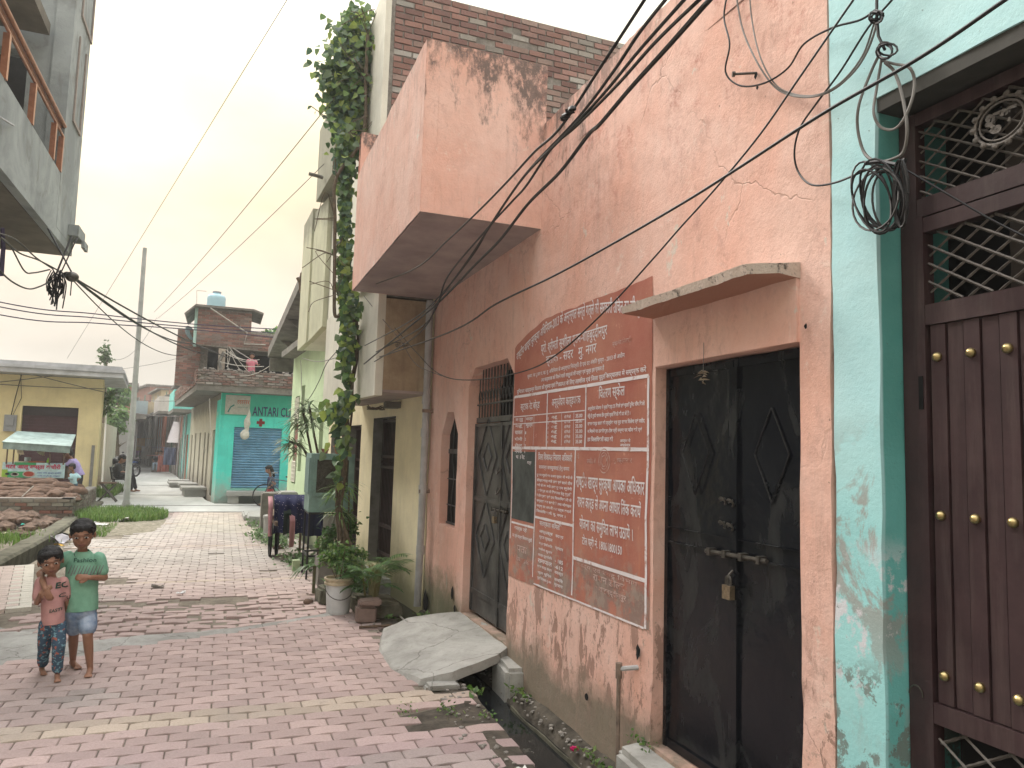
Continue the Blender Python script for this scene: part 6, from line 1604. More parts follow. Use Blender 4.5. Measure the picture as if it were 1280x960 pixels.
        me = bpy.data.meshes.new('shirt'); b2.to_mesh(me); b2.free()
        o = mk('shirt', me, flat(*c) if isinstance(c, tuple) else c, t, True)
        md = o.modifiers.new('cloth', 'SOLIDIFY'); md.thickness = .004*s; md.offset = 1
        res['shirt'] = o
    if bottom:
        c, frac = bottom[:2]; fl = bottom[2] if len(bottom) > 2 else 1.0
        bm = NB(); ell(bm, J['pelvis'], (w*.43+.016*s, .084*s, .075*s), rt)
        ends = []
        for k in 'LR':
            hp_, kn, an = J['hip'+k], J['kn'+k], J['an'+k]
            if frac <= 1: e_ = hp_.lerp(kn, frac); capsule(bm, hp_, e_, .066*s, .062*s*fl); ends.append((e_, (kn-hp_).normalized()))
            else: capsule(bm, hp_, kn, .064*s, .050*s*fl); e_ = kn.lerp(an, frac-1); capsule(bm, kn, e_, .050*s*fl, .042*s*fl); ends.append((e_, (an-kn).normalized()))
        me = melt(bm, max(vox*s, .005)*1.2, 3)
        for v in me.vertices: v.co += noise.noise_vector(Vector((v.co.x*14, v.co.y*14, v.co.z*7)))*.007*s
        mk('trousers' if frac > 1 else 'shorts', me, flat(*c) if isinstance(c, tuple) else c, t, True)
    return t, res
def prints(o, base, items, dirn=Vector((0, 1, 0))):
    """lay lettering onto the front of a garment"""
    dg = bpy.context.evaluated_depsgraph_get(); dg.update(); bv = BVHTree.FromObject(o, dg)
    mw = o.matrix_world; inv = mw.inverted(); out = []
    for nm_, mat_, fn in items:
        bm = NB(); fn(bm)
        bmesh.ops.triangulate(bm, faces=bm.faces[:]); bmesh.ops.subdivide_edges(bm, edges=[e for e in bm.edges if e.calc_length() > .02], cuts=2)
        dead = []
        for v in bm.verts:
            p = v.co-BASE[o.name]; hit = bv.ray_cast(p-dirn*.6, dirn)
            if hit[0] is None: dead.append(v)
            else: v.co = hit[0]+BASE[o.name]-dirn*.007
        bmesh.ops.delete(bm, geom=dead, context='VERTS')
        mk(nm_, bm, mat_, o)
bpy.context.view_layer.update()
# patterned cloth for the small child's trousers
s = NT('printed_cotton', .85, .2)
v1 = s.rng(s.noise(38, 2, .4, s.scaled((1, 1, 1.6))), .58, .60); v2 = s.rng(s.noise(31, 2, .4, s.scaled((1.3, 1, 1))), .62, .64)
c = s.mix(v1, (.055, .095, .14), (.16, .30, .36)); c = s.mix(v2, c, (.36, .12, .09)); M['printed'] = s.col(c)
s = NT('denim_shorts', .85, .2)
M['denim'] = s.col(s.mix(s.rng(s.noise(11, 5, .6), .4, .65), (.15, .22, .33), (.36, .43, .53)))
s = NT('green_cotton', .85, .2)
M['greenshirt'] = s.col(s.mix(s.rng(s.noise(9, 4, .6), .4, .65), (.155, .33, .235), (.21, .42, .30)))
s = NT('pink_cotton', .85, .2)
M['pinkshirt'] = s.col(s.mix(s.rng(s.noise(9, 4, .6), .4, .65), (.42, .225, .215), (.52, .29, .27)))
def K(px, py, y): return P(px, py, y=y)
yA = 6.52
JA = dict(hscale=1.08, head=K(103.3, 668.5, yA-.03), neck=K(103, 689, yA), shL=K(84.5, 697, yA+.02), shR=K(123.5, 697.5, yA), elL=K(50, 717, 6.50), haL=K(56.5, 736, yA-.25), elR=K(130.5, 722, yA-.01), haR=K(112, 722, yA-.115),
          hdL=V3(.45, -.1, -.9), hnL=V3(0, -1, 0), hdR=V3(-1, -.1, .1), hnR=V3(0, -1, .2), thR=-1, pelvis=K(102, 763, yA), hipL=K(93.5, 768, yA), hipR=K(110, 768, yA), knL=K(92, 793, yA+.06), knR=K(109.5, 794, yA-.06), anL=K(90.5, 826, yA+.2), toL=None, anR=K(110.5, 838, yA-.10), toR=None)
JA['anL'] = V3(JA['anL'].x, 6.74, .045); JA['toL'] = V3(JA['anL'].x+.05, 6.64, .022); JA['anR'] = V3(JA['anR'].x, 6.50, .045); JA['toR'] = V3(JA['anR'].x+.005, 6.395, .022)
kA, rA = person('taller barefoot child in a green t-shirt and blue shorts, arm round the smaller one', (-.93, 6.5, 0), JA, 1.0, (M['greenshirt'], None, -.004), (M['denim'], .62, 1.05), face=(.06, -1, .02))
bpy.context.view_layer.update()
def stripes(bm):
    for i in range(11):
        p = K(83+i*4.0, 719+(i % 2)*2.0, 6.4); q = K(88+i*4.0, 708, 6.4); sc_ = 1.0
        w_ = V3(.0055, 0, 0); sheet(bm, [p-w_, p+w_, q+w_*.4, q-w_*.4])
prints(rA['shirt'], None, [('printed_stripes', flat('grey_print', (.16, .18, .17)), stripes), ('printed_word', flat('dark_print', (.03, .08, .06)), lambda bm: text_bm(bm, 'Fashion', K(90, 704.5, 6.4), (1, 0, 0), (0, 0, 1), w=.15, h=.030, bold=.01))])
bm = NB(); c_ = K(103, 693, yA); tube(bm, [c_+V3(.052*_c(a*PI/10), -.052*_s(a*PI/10)*.8-.012, -.055*_s(a*PI/10)**2+.01) for a in range(11)], .0022, 5); mk('neck_cord', bm, M['cable'], kA)
yB = 6.42
JB = dict(head=K(63.5, 702, yB-.02), neck=K(64.5, 719, yB), shL=K(51, 728, yB), shR=K(79, 728, yB+.02), elL=K(46.5, 753, yB-.02), haL=K(51, 742, yB-.14), elR=K(84, 751, yB+.05), haR=K(85, 770, yB+.10),
          hdL=V3(.75, -.1, .6), hnL=V3(0, -1, 0), hscale=1.2, pelvis=K(66.5, 777, yB), hipL=K(59, 781, yB), hipR=K(73.5, 781, yB), knL=K(56, 803, yB+.04), knR=K(73, 806, yB-.04), curl=.022, hairgrow=1.02)
JB['anL'] = V3(K(53, 830, 6.62).x, 6.62, .04); JB['toL'] = V3(JB['anL'].x+.03, 6.53, .02); JB['anR'] = V3(K(72, 838, 6.42).x, 6.42, .04); JB['toR'] = V3(JB['anR'].x+.02, 6.325, .02)
kB, rB = person('smaller barefoot child in a dusty pink t-shirt and patterned trousers', (-1.14, 6.42, 0), JB, .84, (M['pinkshirt'], None, .012, .7), (M['printed'], 1.8, 1.05), face=(.22, -1, .0))
bpy.context.view_layer.update()
prints(rB['shirt'], None, [('printed_word', flat('green_black_print', (.02, .06, .045)), lambda bm: (text_bm(bm, 'EG', K(67.5, 737.5, 6.32), (1, 0, .05), (0, 0, 1), w=.075, h=.042, bold=.03))), ('printed_letter', flat('green_black_print', (.02, .06, .045)), lambda bm: (text_bm(bm, 'C', K(71.5, 749, 6.32), (1, 0, .05), (0, 0, 1), w=.04, h=.03, bold=.01), text_bm(bm, 'U', K(80, 753, 6.32), (1, 0, .1), (0, 0, 1), w=.02, h=.03, bold=.01))), ('printed_word', flat('green_black_print', (.02, .06, .045)), lambda bm: (text_bm(bm, 'EASTER', K(61, 767, 6.32), (1, 0, .1), (0, 0, 1), w=.10, h=.024, bold=.02)))])
def stand(px_x, y, h, lean=(0, 0), z0=0, turn=1, step=.12, arms=None, crouch=0):
    """simple standing or walking joints; feet on the ground"""
    s = h/1.13; x = px_x; a, b = turn, 0
    L = lambda dx, dy, z: V3(x+dx*s*_c(b)+lean[0]*z*s, y+dy*s, z0+z*s)
    J = dict(head=L(0, -.01, 1.03), neck=L(0, 0, .92), shL=L(-.11, 0, .875), shR=L(.11, 0, .875), elL=L(-.15, .0, .70), haL=L(-.15, -.05, .55), elR=L(.15, 0, .70), haR=L(.15, -.05, .55),
             pelvis=L(0, 0, .55), hipL=L(-.05, 0, .52), hipR=L(.05, 0, .52), knL=L(-.055, -.02+step, .29), knR=L(.055, -.02-step, .29), anL=V3(x-.055*s, y+step*s, z0+.045*s), anR=V3(x+.055*s, y-step*s, z0+.045*s))
    J['toL'] = V3(J['anL'].x, J['anL'].y-.10*s, z0+.022*s); J['toR'] = V3(J['anR'].x, J['anR'].y-.10*s, z0+.022*s)
    if arms: J.update(arms)
    return J, s
# girl by the clinic, leaning on a bicycle, side view
y = 22.9
J = dict(head=K(336, 587, y), neck=K(338, 594, y), shL=K(337, 598, y-.10), shR=K(340, 598, y+.12), elL=K(342, 605, y-.15), haL=K(334, 611, y-.16), elR=K(344, 605, y+.15), haR=K(338, 609, y+.1), pelvis=K(338.5, 611, y), hipL=K(337, 613, y-.06), hipR=K(339, 613, y+.06), knL=K(331, 618, y-.08), knR=K(334, 620, y+.08))
J['anL'] = V3(K(328, 628, y).x, y-.1, .08); J['toL'] = J['anL']+V3(-.15, 0, -.04); J['anR'] = V3(K(332, 628, y).x, y+.12, .08); J['toR'] = J['anR']+V3(-.15, 0, -.04)
person('girl in a navy top and red trousers standing in front of the blue clinic shutter', (K(332, 628, y).x, y, 0), J, 1.18, (('navy_top', (.05, .055, .11)), None, .0, .4), (('red_trousers', (.36, .03, .035)), 1.75), 'long', (-1, 0, 0), vox=.014, fingers=False)
# child behind the clinic parapet
y = CY-.3
J, s_ = stand(P(314, 462, y=y).x, y, 1.05, z0=3.49, step=.02); J['haR'] = J['shR']+V3(.12, -.15, -.12); J['elR'] = J['shR']+V3(.08, -.02, -.14)
person('small child in pink looking over the broken brick parapet of the clinic', (P(314, 462, y=y).x, y, 3.49), J, s_, (('bright_pink_top', (.62, .20, .26)), None, .05, .5), (('dark_cloth', (.04, .04, .05)), 1.6), 'short', (0, -1, -.2), vox=.014, fingers=False)
# seller bending at the cart, boy beside him
y = 22.3
J, s_ = stand(-3.42, y, 1.58, step=.03)
J.update(head=K(85, 567, y), neck=K(88, 572, y), shL=K(88.5, 577, y-.15), shR=K(93.5, 576, y+.12), elL=K(85, 580, y-.2), haL=K(81.5, 581, y-.2), elR=K(91, 583, y+.15), haR=K(86, 584, y+.1), pelvis=K(98, 592, y))
J['hipL'] = J['pelvis']+V3(-.02, -.07, -.05); J['hipR'] = J['pelvis']+V3(.02, .07, -.05); J['knL'] = J['hipL']+V3(0, 0, -.38); J['knR'] = J['hipR']+V3(0, 0, -.38)
for k, dy in (('L', -.07), ('R', .07)): J['an'+k] = V3(J['pelvis'].x, y+dy, .07); J['to'+k] = V3(J['pelvis'].x-.16, y+dy, .03)
person('man in a lavender shirt bending over the end of the snack cart', (J['pelvis'].x, y, 0), J, 1.4, (('lavender_shirt', (.38, .32, .58)), None, .05, 1.0), (('dark_trousers', (.03, .03, .04)), 1.9), 'short', (-.9, 0, -.5), vox=.016, fingers=False)
y = 21.7
J, s_ = stand(P(90, 600, y=y).x, y, 1.02, step=.02); zz_ = .12
J.update(head=K(90, 584, y), neck=K(91.5, 590, y), shL=K(89, 594, y-.05), shR=K(95, 593, y+.06), elR=K(100, 597, y), haR=K(96, 601, y-.02), elL=K(87, 598, y-.1), haL=K(85.5, 592, y-.14), pelvis=K(92, 604, y)); J['hipL'] = J['pelvis']+V3(-.04, 0, -.03); J['hipR'] = J['pelvis']+V3(.04, 0, -.03); J['knL'] = J['hipL']+V3(0, 0, -.22); J['knR'] = J['hipR']+V3(0, 0, -.22)
person('small boy in a pale blue shirt and jeans beside the snack cart', (P(90, 600, y=y).x, y, 0), J, .9, (('pale_blue_shirt', (.40, .60, .64)), None, .02, .9), (('blue_jeans', (.06, .12, .2)), 1.85), 'short', (-1, -.2, 0), vox=.014, fingers=False)
# person on a plastic chair
y = 29.0
cx = P(150, 600, y=y).x
chair = thing('plastic_chair', 'dark plastic chair holding a seated person near the foot of the grey pole', 'chair', (cx, y, 0))
bm = NB(); box(bm, cx-.22, cx+.22, y-.22, y+.22, .42, .46); mk('seat', bm, M['black'], chair)
bm = NB(); prism(bm, [(cx-.25, y-.2, .46), (cx-.33, y-.2, .86), (cx-.33, y+.2, .86), (cx-.25, y+.2, .46)], (.03, 0, 0)); mk('backrest', bm, M['black'], chair)
for a, b in ((-1, -1), (-1, 1), (1, -1), (1, 1)):
    bm = NB(); tube(bm, [(cx+.19*a, y+.19*b, .42), (cx+.24*a, y+.22*b, 0)], .022, 6); mk('leg', bm, M['black'], chair)
for b in (-1, 1):
    bm = NB(); tube(bm, curve([(cx-.28, y+.22*b, .66), (cx, y+.24*b, .67), (cx+.2, y+.23*b, .64), (cx+.2, y+.21*b, .46)], 4), .02, 6); mk('armrest', bm, M['black'], chair)
J = dict(head=V3(cx+.02, y, 1.13), neck=V3(cx-.06, y, .98), shL=V3(cx-.1, y-.17, .93), shR=V3(cx-.1, y+.17, .93), elL=V3(cx-.02, y-.23, .70), haL=V3(cx+.2, y-.2, .66), elR=V3(cx-.02, y+.23, .70), haR=V3(cx+.2, y+.2, .66), pelvis=V3(cx-.08, y, .56), hipL=V3(cx-.04, y-.09, .54), hipR=V3(cx-.04, y+.09, .54), knL=V3(cx+.36, y-.1, .55), knR=V3(cx+.36, y+.1, .60), anL=V3(cx+.38, y-.1, .08), toL=V3(cx+.52, y-.1, .035), anR=V3(cx+.62, y+.1, .42), toR=V3(cx+.74, y+.1, .46))
J['anR'] = V3(cx+.5, y+.1, .10); J['toR'] = V3(cx+.64, y+.1, .04)
person('person in dark clothes sitting on the plastic chair behind the grey pole', (cx, y, 0), J, 1.5, (('charcoal_shirt', (.045, .05, .055)), None, .02, .9), (('black_trousers', (.02, .022, .028)), 1.9), 'short', (1, 0, -.25), vox=.016, fingers=False)
# far figures
for (px, fy, h, c1, c2, lb, sit) in ((170.5, 66, 1.5, ('magenta_dress', (.36, .09, .28)), ('magenta_dress', (.36, .09, .28)), 'distant walker in a magenta dress, right of the grey pole', 0), (177.5, 67, 1.3, ('maroon_dress', (.16, .04, .06)), ('dark_cloth', (.04, .04, .05)), 'distant walker in dark maroon, right of the one in magenta', 0), (191, 62, 1.3, ('red_top', (.5, .04, .04)), ('red_top', (.5, .04, .04)), 'distant person in red in front of the orange house', 0)):
    x = P(px, 575, y=fy).x; J, s_ = stand(x, fy, h, step=.05)
    person(lb, (x, fy, 0), J, s_, (c1, None, .03, .6), (c2, 1.85, 1.3), 'long', vox=.022, fingers=False)
for (px, fy, c1, c2, lb) in ((194.2, 48.5, ('black_shirt', (.02, .025, .03)), ('light_blue_cloth', (.35, .45, .55)), 'person in a black top seated at the right edge of the lane'), (198.8, 48.9, ('white_shirt', (.5, .52, .52)), ('blue_jeans', (.06, .12, .2)), 'person in a white top and jeans seated beside the one in black')):
    x = P(px, 590, y=fy).x; yq = fy
    J = dict(head=V3(x, yq, 1.12), neck=V3(x, yq, .98), shL=V3(x-.16, yq, .92), shR=V3(x+.16, yq, .92), elL=V3(x-.2, yq-.1, .72), haL=V3(x-.1, yq-.25, .62), elR=V3(x+.2, yq-.1, .72), haR=V3(x+.1, yq-.25, .62), pelvis=V3(x, yq, .5), hipL=V3(x-.08, yq, .48), hipR=V3(x+.08, yq, .48), knL=V3(x-.1, yq-.38, .5), knR=V3(x+.1, yq-.38, .5), anL=V3(x-.1, yq-.4, .08), toL=V3(x-.1, yq-.52, .035), anR=V3(x+.1, yq-.4, .08), toR=V3(x+.1, yq-.52, .035))
    person(lb, (x, yq, 0), J, 1.45, (c1, None, .03, .6), (c2, 1.85), 'short', vox=.022, fingers=False)
    bm = rbox(x-.22, x+.22, yq-.12, yq+.2, 0, .40, .02); mk('stone_block', bm, M['concrete'], label='grey stone seat under the '+('person in the black top' if px < 197 else 'person in the white top'), cat='seat')

# ================================================================== MOTORCYCLES, BICYCLE
def motorcycle(x, y, ang, label, colr, group='motorcycles parked on the left of the lane'):
    t = thing('motorcycle', label, 'motorcycle', (x, y, 0), group); ca, sa = _c(ang), _s(ang)
    def q(u, v, z): return (x+u*ca-v*sa, y+u*sa+v*ca, z)
    for u in (-.62, .62):
        bm = NB(); tube(bm, [q(u+.27*_c(a*PI/9), 0, .31+.27*_s(a*PI/9)) for a in range(19)], .045, 6, cap=False); wh = mk('wheel', bm, M['rubber'], t, True)
        bm = NB()
        for a in range(5): tube(bm, [q(u, 0, .31), q(u+.25*_c(a*1.257), 0, .31+.25*_s(a*1.257))], .014, 4)
        tube(bm, [q(u, -.05, .31), q(u, .05, .31)], .04, 8); mk('hub', bm, M['steel'], wh)
    bm = NB(); capsule(bm, q(-.02, 0, .80), q(.30, 0, .86), .12, .14); ell(bm, q(-.5, 0, .72), (.16, .1, .06)); mk('fuel_tank', melt(bm, .025), flat('bike_'+label[:8].replace(' ', '_'), colr, .3), t, True)
    bm = NB(); capsule(bm, q(-.15, 0, .83), q(-.72, 0, .86), .10, .08); mk('saddle', melt(bm, .025), M['black'], t, True)
    bm = NB(); box(bm, -.22, .2, -.13, .13, .3, .62); bmesh.ops.transform(bm, matrix=Matrix.Translation((x, y, 0)) @ Matrix.Rotation(ang, 4, 'Z'), verts=bm.verts[:]); mk('engine', bm, M['worn_steel'], t)
    bm = NB(); 
    for v in (-.07, .07): tube(bm, [q(.62, v, .31), q(.40, v, .98)], .022, 6)
    tube(bm, [q(.30, -.36, 1.06), q(.38, -.2, 1.04), q(.40, 0, 1.0), q(.38, .2, 1.04), q(.30, .36, 1.06)], .016, 6); mk('fork_and_handlebar', bm, M['steel'], t, True)
    bm = NB(); ell(bm, q(.52, 0, .90), (.09, .09, .09)); mk('headlamp', bm, flat('lamp_glass', (.5, .5, .48), .15), t, True)
    bm = NB(); tube(bm, [q(-.1, .14, .35), q(-.85, .16, .38)], .045, 8); mk('exhaust', bm, M['steel'], t, True)
    for v in (-.33, .33):
        bm = NB(); tube(bm, [q(.33, v, 1.06), q(.30, v*1.1, 1.22)], .008, 4); ell(bm, q(.30, v*1.1, 1.25), (.05, .05, .035)); mk('mirror', bm, M['black'], t, True)
for (px, yy, an, c_, lb) in ((148, 36.5, 2.3, (.02, .02, .025), 'black motorcycle parked nearest the grey lane wall'), (153, 39.5, 2.2, (.30, .30, .32), 'silver motorcycle behind the black one'), (158, 42, 2.4, (.04, .09, .25), 'blue motorcycle parked in the middle of the row'), (154, 46, 2.2, (.35, .38, .4), 'pale grey motorcycle parked farther up the row'), (160, 50, 2.3, (.2, .02, .02), 'dark red motorcycle parked farthest up the lane')):
    motorcycle(P(px, 590, y=yy).x, yy, an, lb, c_)
def bicycle(x, y, ang, label, lean=.12):
    t = thing('bicycle', label, 'bicycle', (x, y, 0)); ca, sa = _c(ang), _s(ang)
    def q(u, v, z): v = v+lean*z; return (x+u*ca-v*sa, y+u*sa+v*ca, z)
    for u in (-.5, .5):
        bm = NB(); tube(bm, [q(u+.31*_c(a*PI/12), 0, .33+.31*_s(a*PI/12)) for a in range(25)], .018, 6, cap=False); w_ = mk('wheel', bm, M['rubber'], t, True)
        bm = NB(); 
        for a in range(12): tube(bm, [q(u, 0, .33), q(u+.3*_c(a*PI/6), 0, .33+.3*_s(a*PI/6))], .003, 3)
        mk('spokes', bm, M['steel'], w_)
    bm = NB(); pts = [((-.5, .33), (-.15, .75)), ((-.5, .33), (-.08, .3)), ((-.08, .3), (-.15, .78)), ((-.08, .3), (.36, .72)), ((-.15, .73), (.35, .80)), ((.33, .88), (.5, .33))]
    for a, b in pts: tube(bm, [q(a[0], 0, a[1]), q(b[0], 0, b[1])], .016, 6)
    mk('frame', bm, flat('bike_frame', (.10, .14, .16), .4), t)
    bm = NB(); ell(bm, q(-.18, 0, .86), (.13, .07, .035)); mk('saddle', bm, M['black'], t, True)
    bm = NB(); tube(bm, [q(.22, -.25, .98), q(.32, -.15, .97), q(.33, 0, .9), q(.32, .15, .97), q(.22, .25, .98)], .012, 6); mk('handlebar', bm, M['steel'], t, True)
bicycle(P(352, 628, y=22.6).x, 22.6, PI+.1, 'old bicycle leaning behind the girl in red trousers at the clinic')

# ================================================================== CLUTTER AT THE CREAM HOUSE
# bucket with plant
bk = thing('bucket', 'white paint bucket with a cream rim, used as a flower pot at the lane edge', 'bucket', (1.25, 8.2, 0))
bm = NB(); lathe(bm, [(.115, 0), (.12, .01), (.135, .29), (.142, .292), (.142, .30), (.136, .30)], (1.25, 8.2, .0), 28); mk('bucket_body', bm, M['bucket'], bk, True)
bm = NB(); lathe(bm, [(.137, .301), (.152, .303), (.154, .325), (.144, .33), (.146, .352), (.158, .356), (.158, .372), (.140, .374), (.13, .34), (.02, .34)], (1.25, 8.2, .0), 28); mk('bucket_rim', bm, M['bucket_rim'], bk, True)
bm = NB(); tube(bm, [(1.25+.148*_c(PI+a*PI/12), 8.2-.148*abs(_s(a*PI/12))**.8-.004, .285-.125*_s(a*PI/12)) for a in range(13)], .004, 6); mk('handle', bm, M['cable'], bk, True)
pl_ = thing('potted_shrub', 'small leaved green shrub growing in the white bucket', 'plant', (1.25, 8.2, .33))
bm = NB()
for i in range(9): a = R.uniform(0, 6.28); tube(bm, [(1.25+R.uniform(-.03, .03), 8.2, .31), (1.25+.1*_c(a), 8.2+.1*_s(a), .48), (1.25+.2*_c(a), 8.2+.18*_s(a), .62+R.uniform(-.1, .15))], [.006, .004, .002], 4)
mk('stems', bm, M['bark'], pl_)
bm = NB(); crown(bm, (1.27, 8.2, .60), (.24, .2, .22), 900, .05, pal=[(.08, .17, .04), (.12, .22, .05), (.05, .11, .03), (.16, .22, .08)]); mk('leaves', bm, M['leaf'], pl_)
# areca palm in an earth trough
tr = thing('earth_trough', 'broken brick and cement trough of earth beside the white bucket', 'planter', (1.55, 8.05, 0))
bm = rbox(1.40, 1.86, 7.80, 8.35, -.02, .17, .03, .02, 3); mk('trough', bm, M['moss'], tr)
bm = rbox(1.36, 1.56, 7.66, 7.80, 0, .16, .02, .012, 1); mk('stacked_brick', bm, flat('old_brick', (.24, .175, .15)), tr); bm = rbox(1.38, 1.60, 7.62, 7.80, .165, .225, .015, .012, 1); mk('stacked_brick', bm, flat('old_brick', (.24, .175, .15)), tr)
pm = thing('palm_plant', 'young palm with arching fronds and cane stems beside the white bucket', 'palm', (1.6, 8.1, .15))
bm = NB()
for i in range(9):
    a = R.uniform(0, 6.28); b_ = V3(1.58+.06*_c(a), 8.1+.06*_s(a), .13); tube(bm, [b_, b_+V3(.03*_c(a), .03*_s(a), .2), b_+V3(.06*_c(a), .06*_s(a), .36)], [.013, .010, .007], 6)
mk('stems', bm, flat('cane', (.22, .20, .09)), pm)
bm = NB()
def frond(bm, b_, d, L, pal, n=15, ll=.16, up=.7):
    d = Vector((d[0], d[1], 0)).normalized(); pts = [b_+d*L*t*(.9)+V3(0, 0, L*(up*t-.75*t*t)) for t in [i/10 for i in range(11)]]
    tube(bm, pts, [.005*(1-.8*i/10) for i in range(11)], 4, c=(.14, .19, .05)); s_ = V3(-d.y, d.x, 0)
    for i in range(n):
        t = .22+.76*i/n; k = t*10; j = int(k); p = pts[j].lerp(pts[min(j+1, 10)], k-j)
        for sg in (-1, 1): blade(bm, p, d*.65+s_*sg*1.0+V3(0, 0, .22), ll*(1.1-.7*abs(t-.5)), .016, R.choice(pal), .30, 3)
PP = [(.06, .14, .035), (.08, .18, .045), (.11, .21, .06), (.045, .10, .03)]
for i in range(27):
    a = i*2.4; b_ = V3(1.58+.05*_c(a), 8.1+.05*_s(a), .36+R.uniform(-.1, .1)); frond(bm, b_, (_c(a), _s(a)), R.uniform(.30, .52), PP, 14, .15, R.uniform(.6, 1.3))
mk('fronds', bm, M['leaf'], pm)
# air cooler on a stand
ac = thing('air_cooler', 'faded green metal air cooler standing on a black iron stand', 'cooler', (1.42, 10.5, .9))
bm = rbox(1.12, 1.70, 10.3, 10.9, .88, 1.66, .01); mk('casing', bm, M['cooler'], ac)
bm = NB(); box(bm, 1.20, 1.62, 10.285, 10.299, 1.14, 1.58); mk('pad', bm, M['mesh_dark'], ac)
bm = NB()
for a in ((1.16, 1.20, 1.10, 1.62), (1.62, 1.66, 1.10, 1.62)): box(bm, a[0], a[1], 10.28, 10.299, a[2], a[3])
for a in ((1.58, 1.62), (1.10, 1.14)): box(bm, 1.201, 1.619, 10.28, 10.299, a[0], a[1])
mk('pad_frame', bm, M['cooler'], ac)
bm = NB(); box(bm, 1.105, 1.119, 10.35, 10.85, 1.12, 1.6); mk('side_pad', bm, flat('cooler_side', (.16, .25, .23)), ac)
stn = thing('cooler_stand', 'black iron stand under the green air cooler', 'stand', (1.42, 10.6, 0))
for x in (1.14, 1.68):
    for y in (10.33, 10.87):
        bm = NB(); box(bm, x-.012, x+.012, y-.012, y+.012, 0, .879); mk('leg', bm, M['black'], stn)
bm = NB()
for z in (.30, .86):
    box(bm, 1.153, 1.667, 10.32, 10.34, z-.012, z+.012); box(bm, 1.153, 1.667, 10.86, 10.88, z-.012, z+.012); box(bm, 1.13, 1.15, 10.343, 10.857, z-.012, z+.012); box(bm, 1.67, 1.69, 10.343, 10.857, z-.012, z+.012)
mk('crossbar', bm, M['black'], stn)
# flower pot and bowl on the cooler
for (x, r_, c_, lb) in ((1.52, .085, (.36, .16, .08), 'terracotta pot with a seedling on top of the air cooler'), (1.32, .05, (.3, .13, .1), 'little reddish cup on top of the air cooler')):
    t = thing('flower_pot', lb, 'pot', (x, 10.5, 1.661)); bm = NB(); lathe(bm, [(r_*.65, 0), (r_, r_*1.1), (r_*1.08, r_*1.1), (r_*1.08, r_*1.3), (r_*.9, r_*1.3), (r_*.8, r_*1.1)], (x, 10.5, 1.661), 18); mk('pot', bm, flat('pot%d' % int(x*100), c_), t, True)
    if x > 1.4:
        bm = NB(); tube(bm, [(x, 10.5, 1.76), (x-.02, 10.5, 1.92)], .003, 4, c=(.1, .18, .05))
        for k in range(8): leaf(bm, (x-.015, 10.5, 1.80+.018*k), (_c(k*2.2), _s(k*2.2), .5), .05, .025, (.09, .2, .06))
        mk('seedling', bm, M['leaf'], t)
# black planter tank with greenery below the cooler
bm = rbox(1.22, 1.72, 9.75, 10.2, -.01, .33, .01, .004, 1); mk('planter_box', bm, M['darkconc'], label='dark cement planter box in front of the air cooler stand', cat='planter')
bm = NB(); crown(bm, (1.50, 9.95, .55), (.26, .22, .30), 900, .06, pal=[(.06, .14, .035), (.09, .18, .05), (.05, .1, .03), (.13, .19, .06)])
tube(bm, [(1.5, 9.95, .30), (1.5, 9.95, .6)], .01, 5, c=(.1, .1, .05)); mk('garden_shrub', bm, M['leaf'], label='bushy green shrub in the dark planter box below the air cooler', cat='shrub')
bm = NB()
for i in range(70):
    a = R.uniform(0, 6.28); blade(bm, (1.62+R.uniform(-.1, .1), 9.3+R.uniform(-.1, .1), .0), (_c(a), _s(a), 1.1), R.uniform(.3, .6), .022, R.choice(PP), .5)
mk('strap_plant', bm, M['leaf'], label='clump of strap leaved plants between the planter box and the palm', cat='plant')
bm = NB()
for i in range(22):
    a = R.uniform(2.2, 4.4); blade(bm, (1.12+R.uniform(-.05, .05), 9.3, .32), (_c(a), _s(a)*.5, .5), R.uniform(.2, .42), .03, R.choice(PP+[(.25, .29, .15)]), .9)
tube(bm, [(1.12, 9.3, 0), (1.12, 9.3, .33)], .02, 5, c=(.12, .12, .06)); mk('drooping_plant', bm, M['leaf'], label='drooping long leaved plant hanging over the paving in front of the planter box', cat='plant')
bm = NB()
for i in range(60):
    a = R.uniform(0, 6.28); blade(bm, (1.45+R.uniform(-.14, .14), 8.75+R.uniform(-.2, .2), .0), (_c(a), _s(a), 1.4), R.uniform(.35, .75), .02, R.choice(PP), .5)
crown(bm, (1.5, 8.8, .35), (.22, .2, .28), 700, .055, pal=[(.08, .17, .04), (.12, .22, .05), (.05, .11, .03), (.16, .22, .08)])
mk('bushy_plant', bm, M['leaf'], label='bushy mixed greenery just behind the young palm', cat='plant')
bm = rbox(1.12, 1.36, 8.6, 9.1, -.01, .15, .03, .03, 2); mk('kerb_stone', bm, M['moss'], smooth=True, label='mossy loose kerb stone just behind the white bucket', cat='stone')
for (x, y, s_, lb) in ((1.0, 8.75, .06, 'small broken brick left of the mossy kerb stone'), (.98, 13.4, .09, 'loose stone by the handcart wheel'), (1.02, 15.6, .14, 'grey stone block by the cement drum'), (.9, 16.2, .1, 'flat grey stone beyond the cement drum')):
    bm = NB(); lump(bm, (x, y, s_*.4), (s_, s_*.8, s_*.55), x*9, 2); mk('loose_stone', bm, M['rubble'], smooth=True, label=lb, cat='stone')
bm = NB(); tube(bm, curve([(2.0, 9.6, .16), (1.9, 9.4, .20), (1.75, 9.6, .16), (1.95, 9.8, .15), (2.05, 9.6, .19)], 6), .014, 6); mk('hose', bm, M['cable'], smooth=True, label='coil of black hose at the plain brown door', cat='hose')
bm = NB(); box(bm, 1.02, 1.12, 11.0, 11.12, 0, .15); 
mk('green_bottle', bm, flat('pale_green_plastic', (.36, .44, .26)), label='pale green plastic can standing on the paving by the planter box', cat='can')
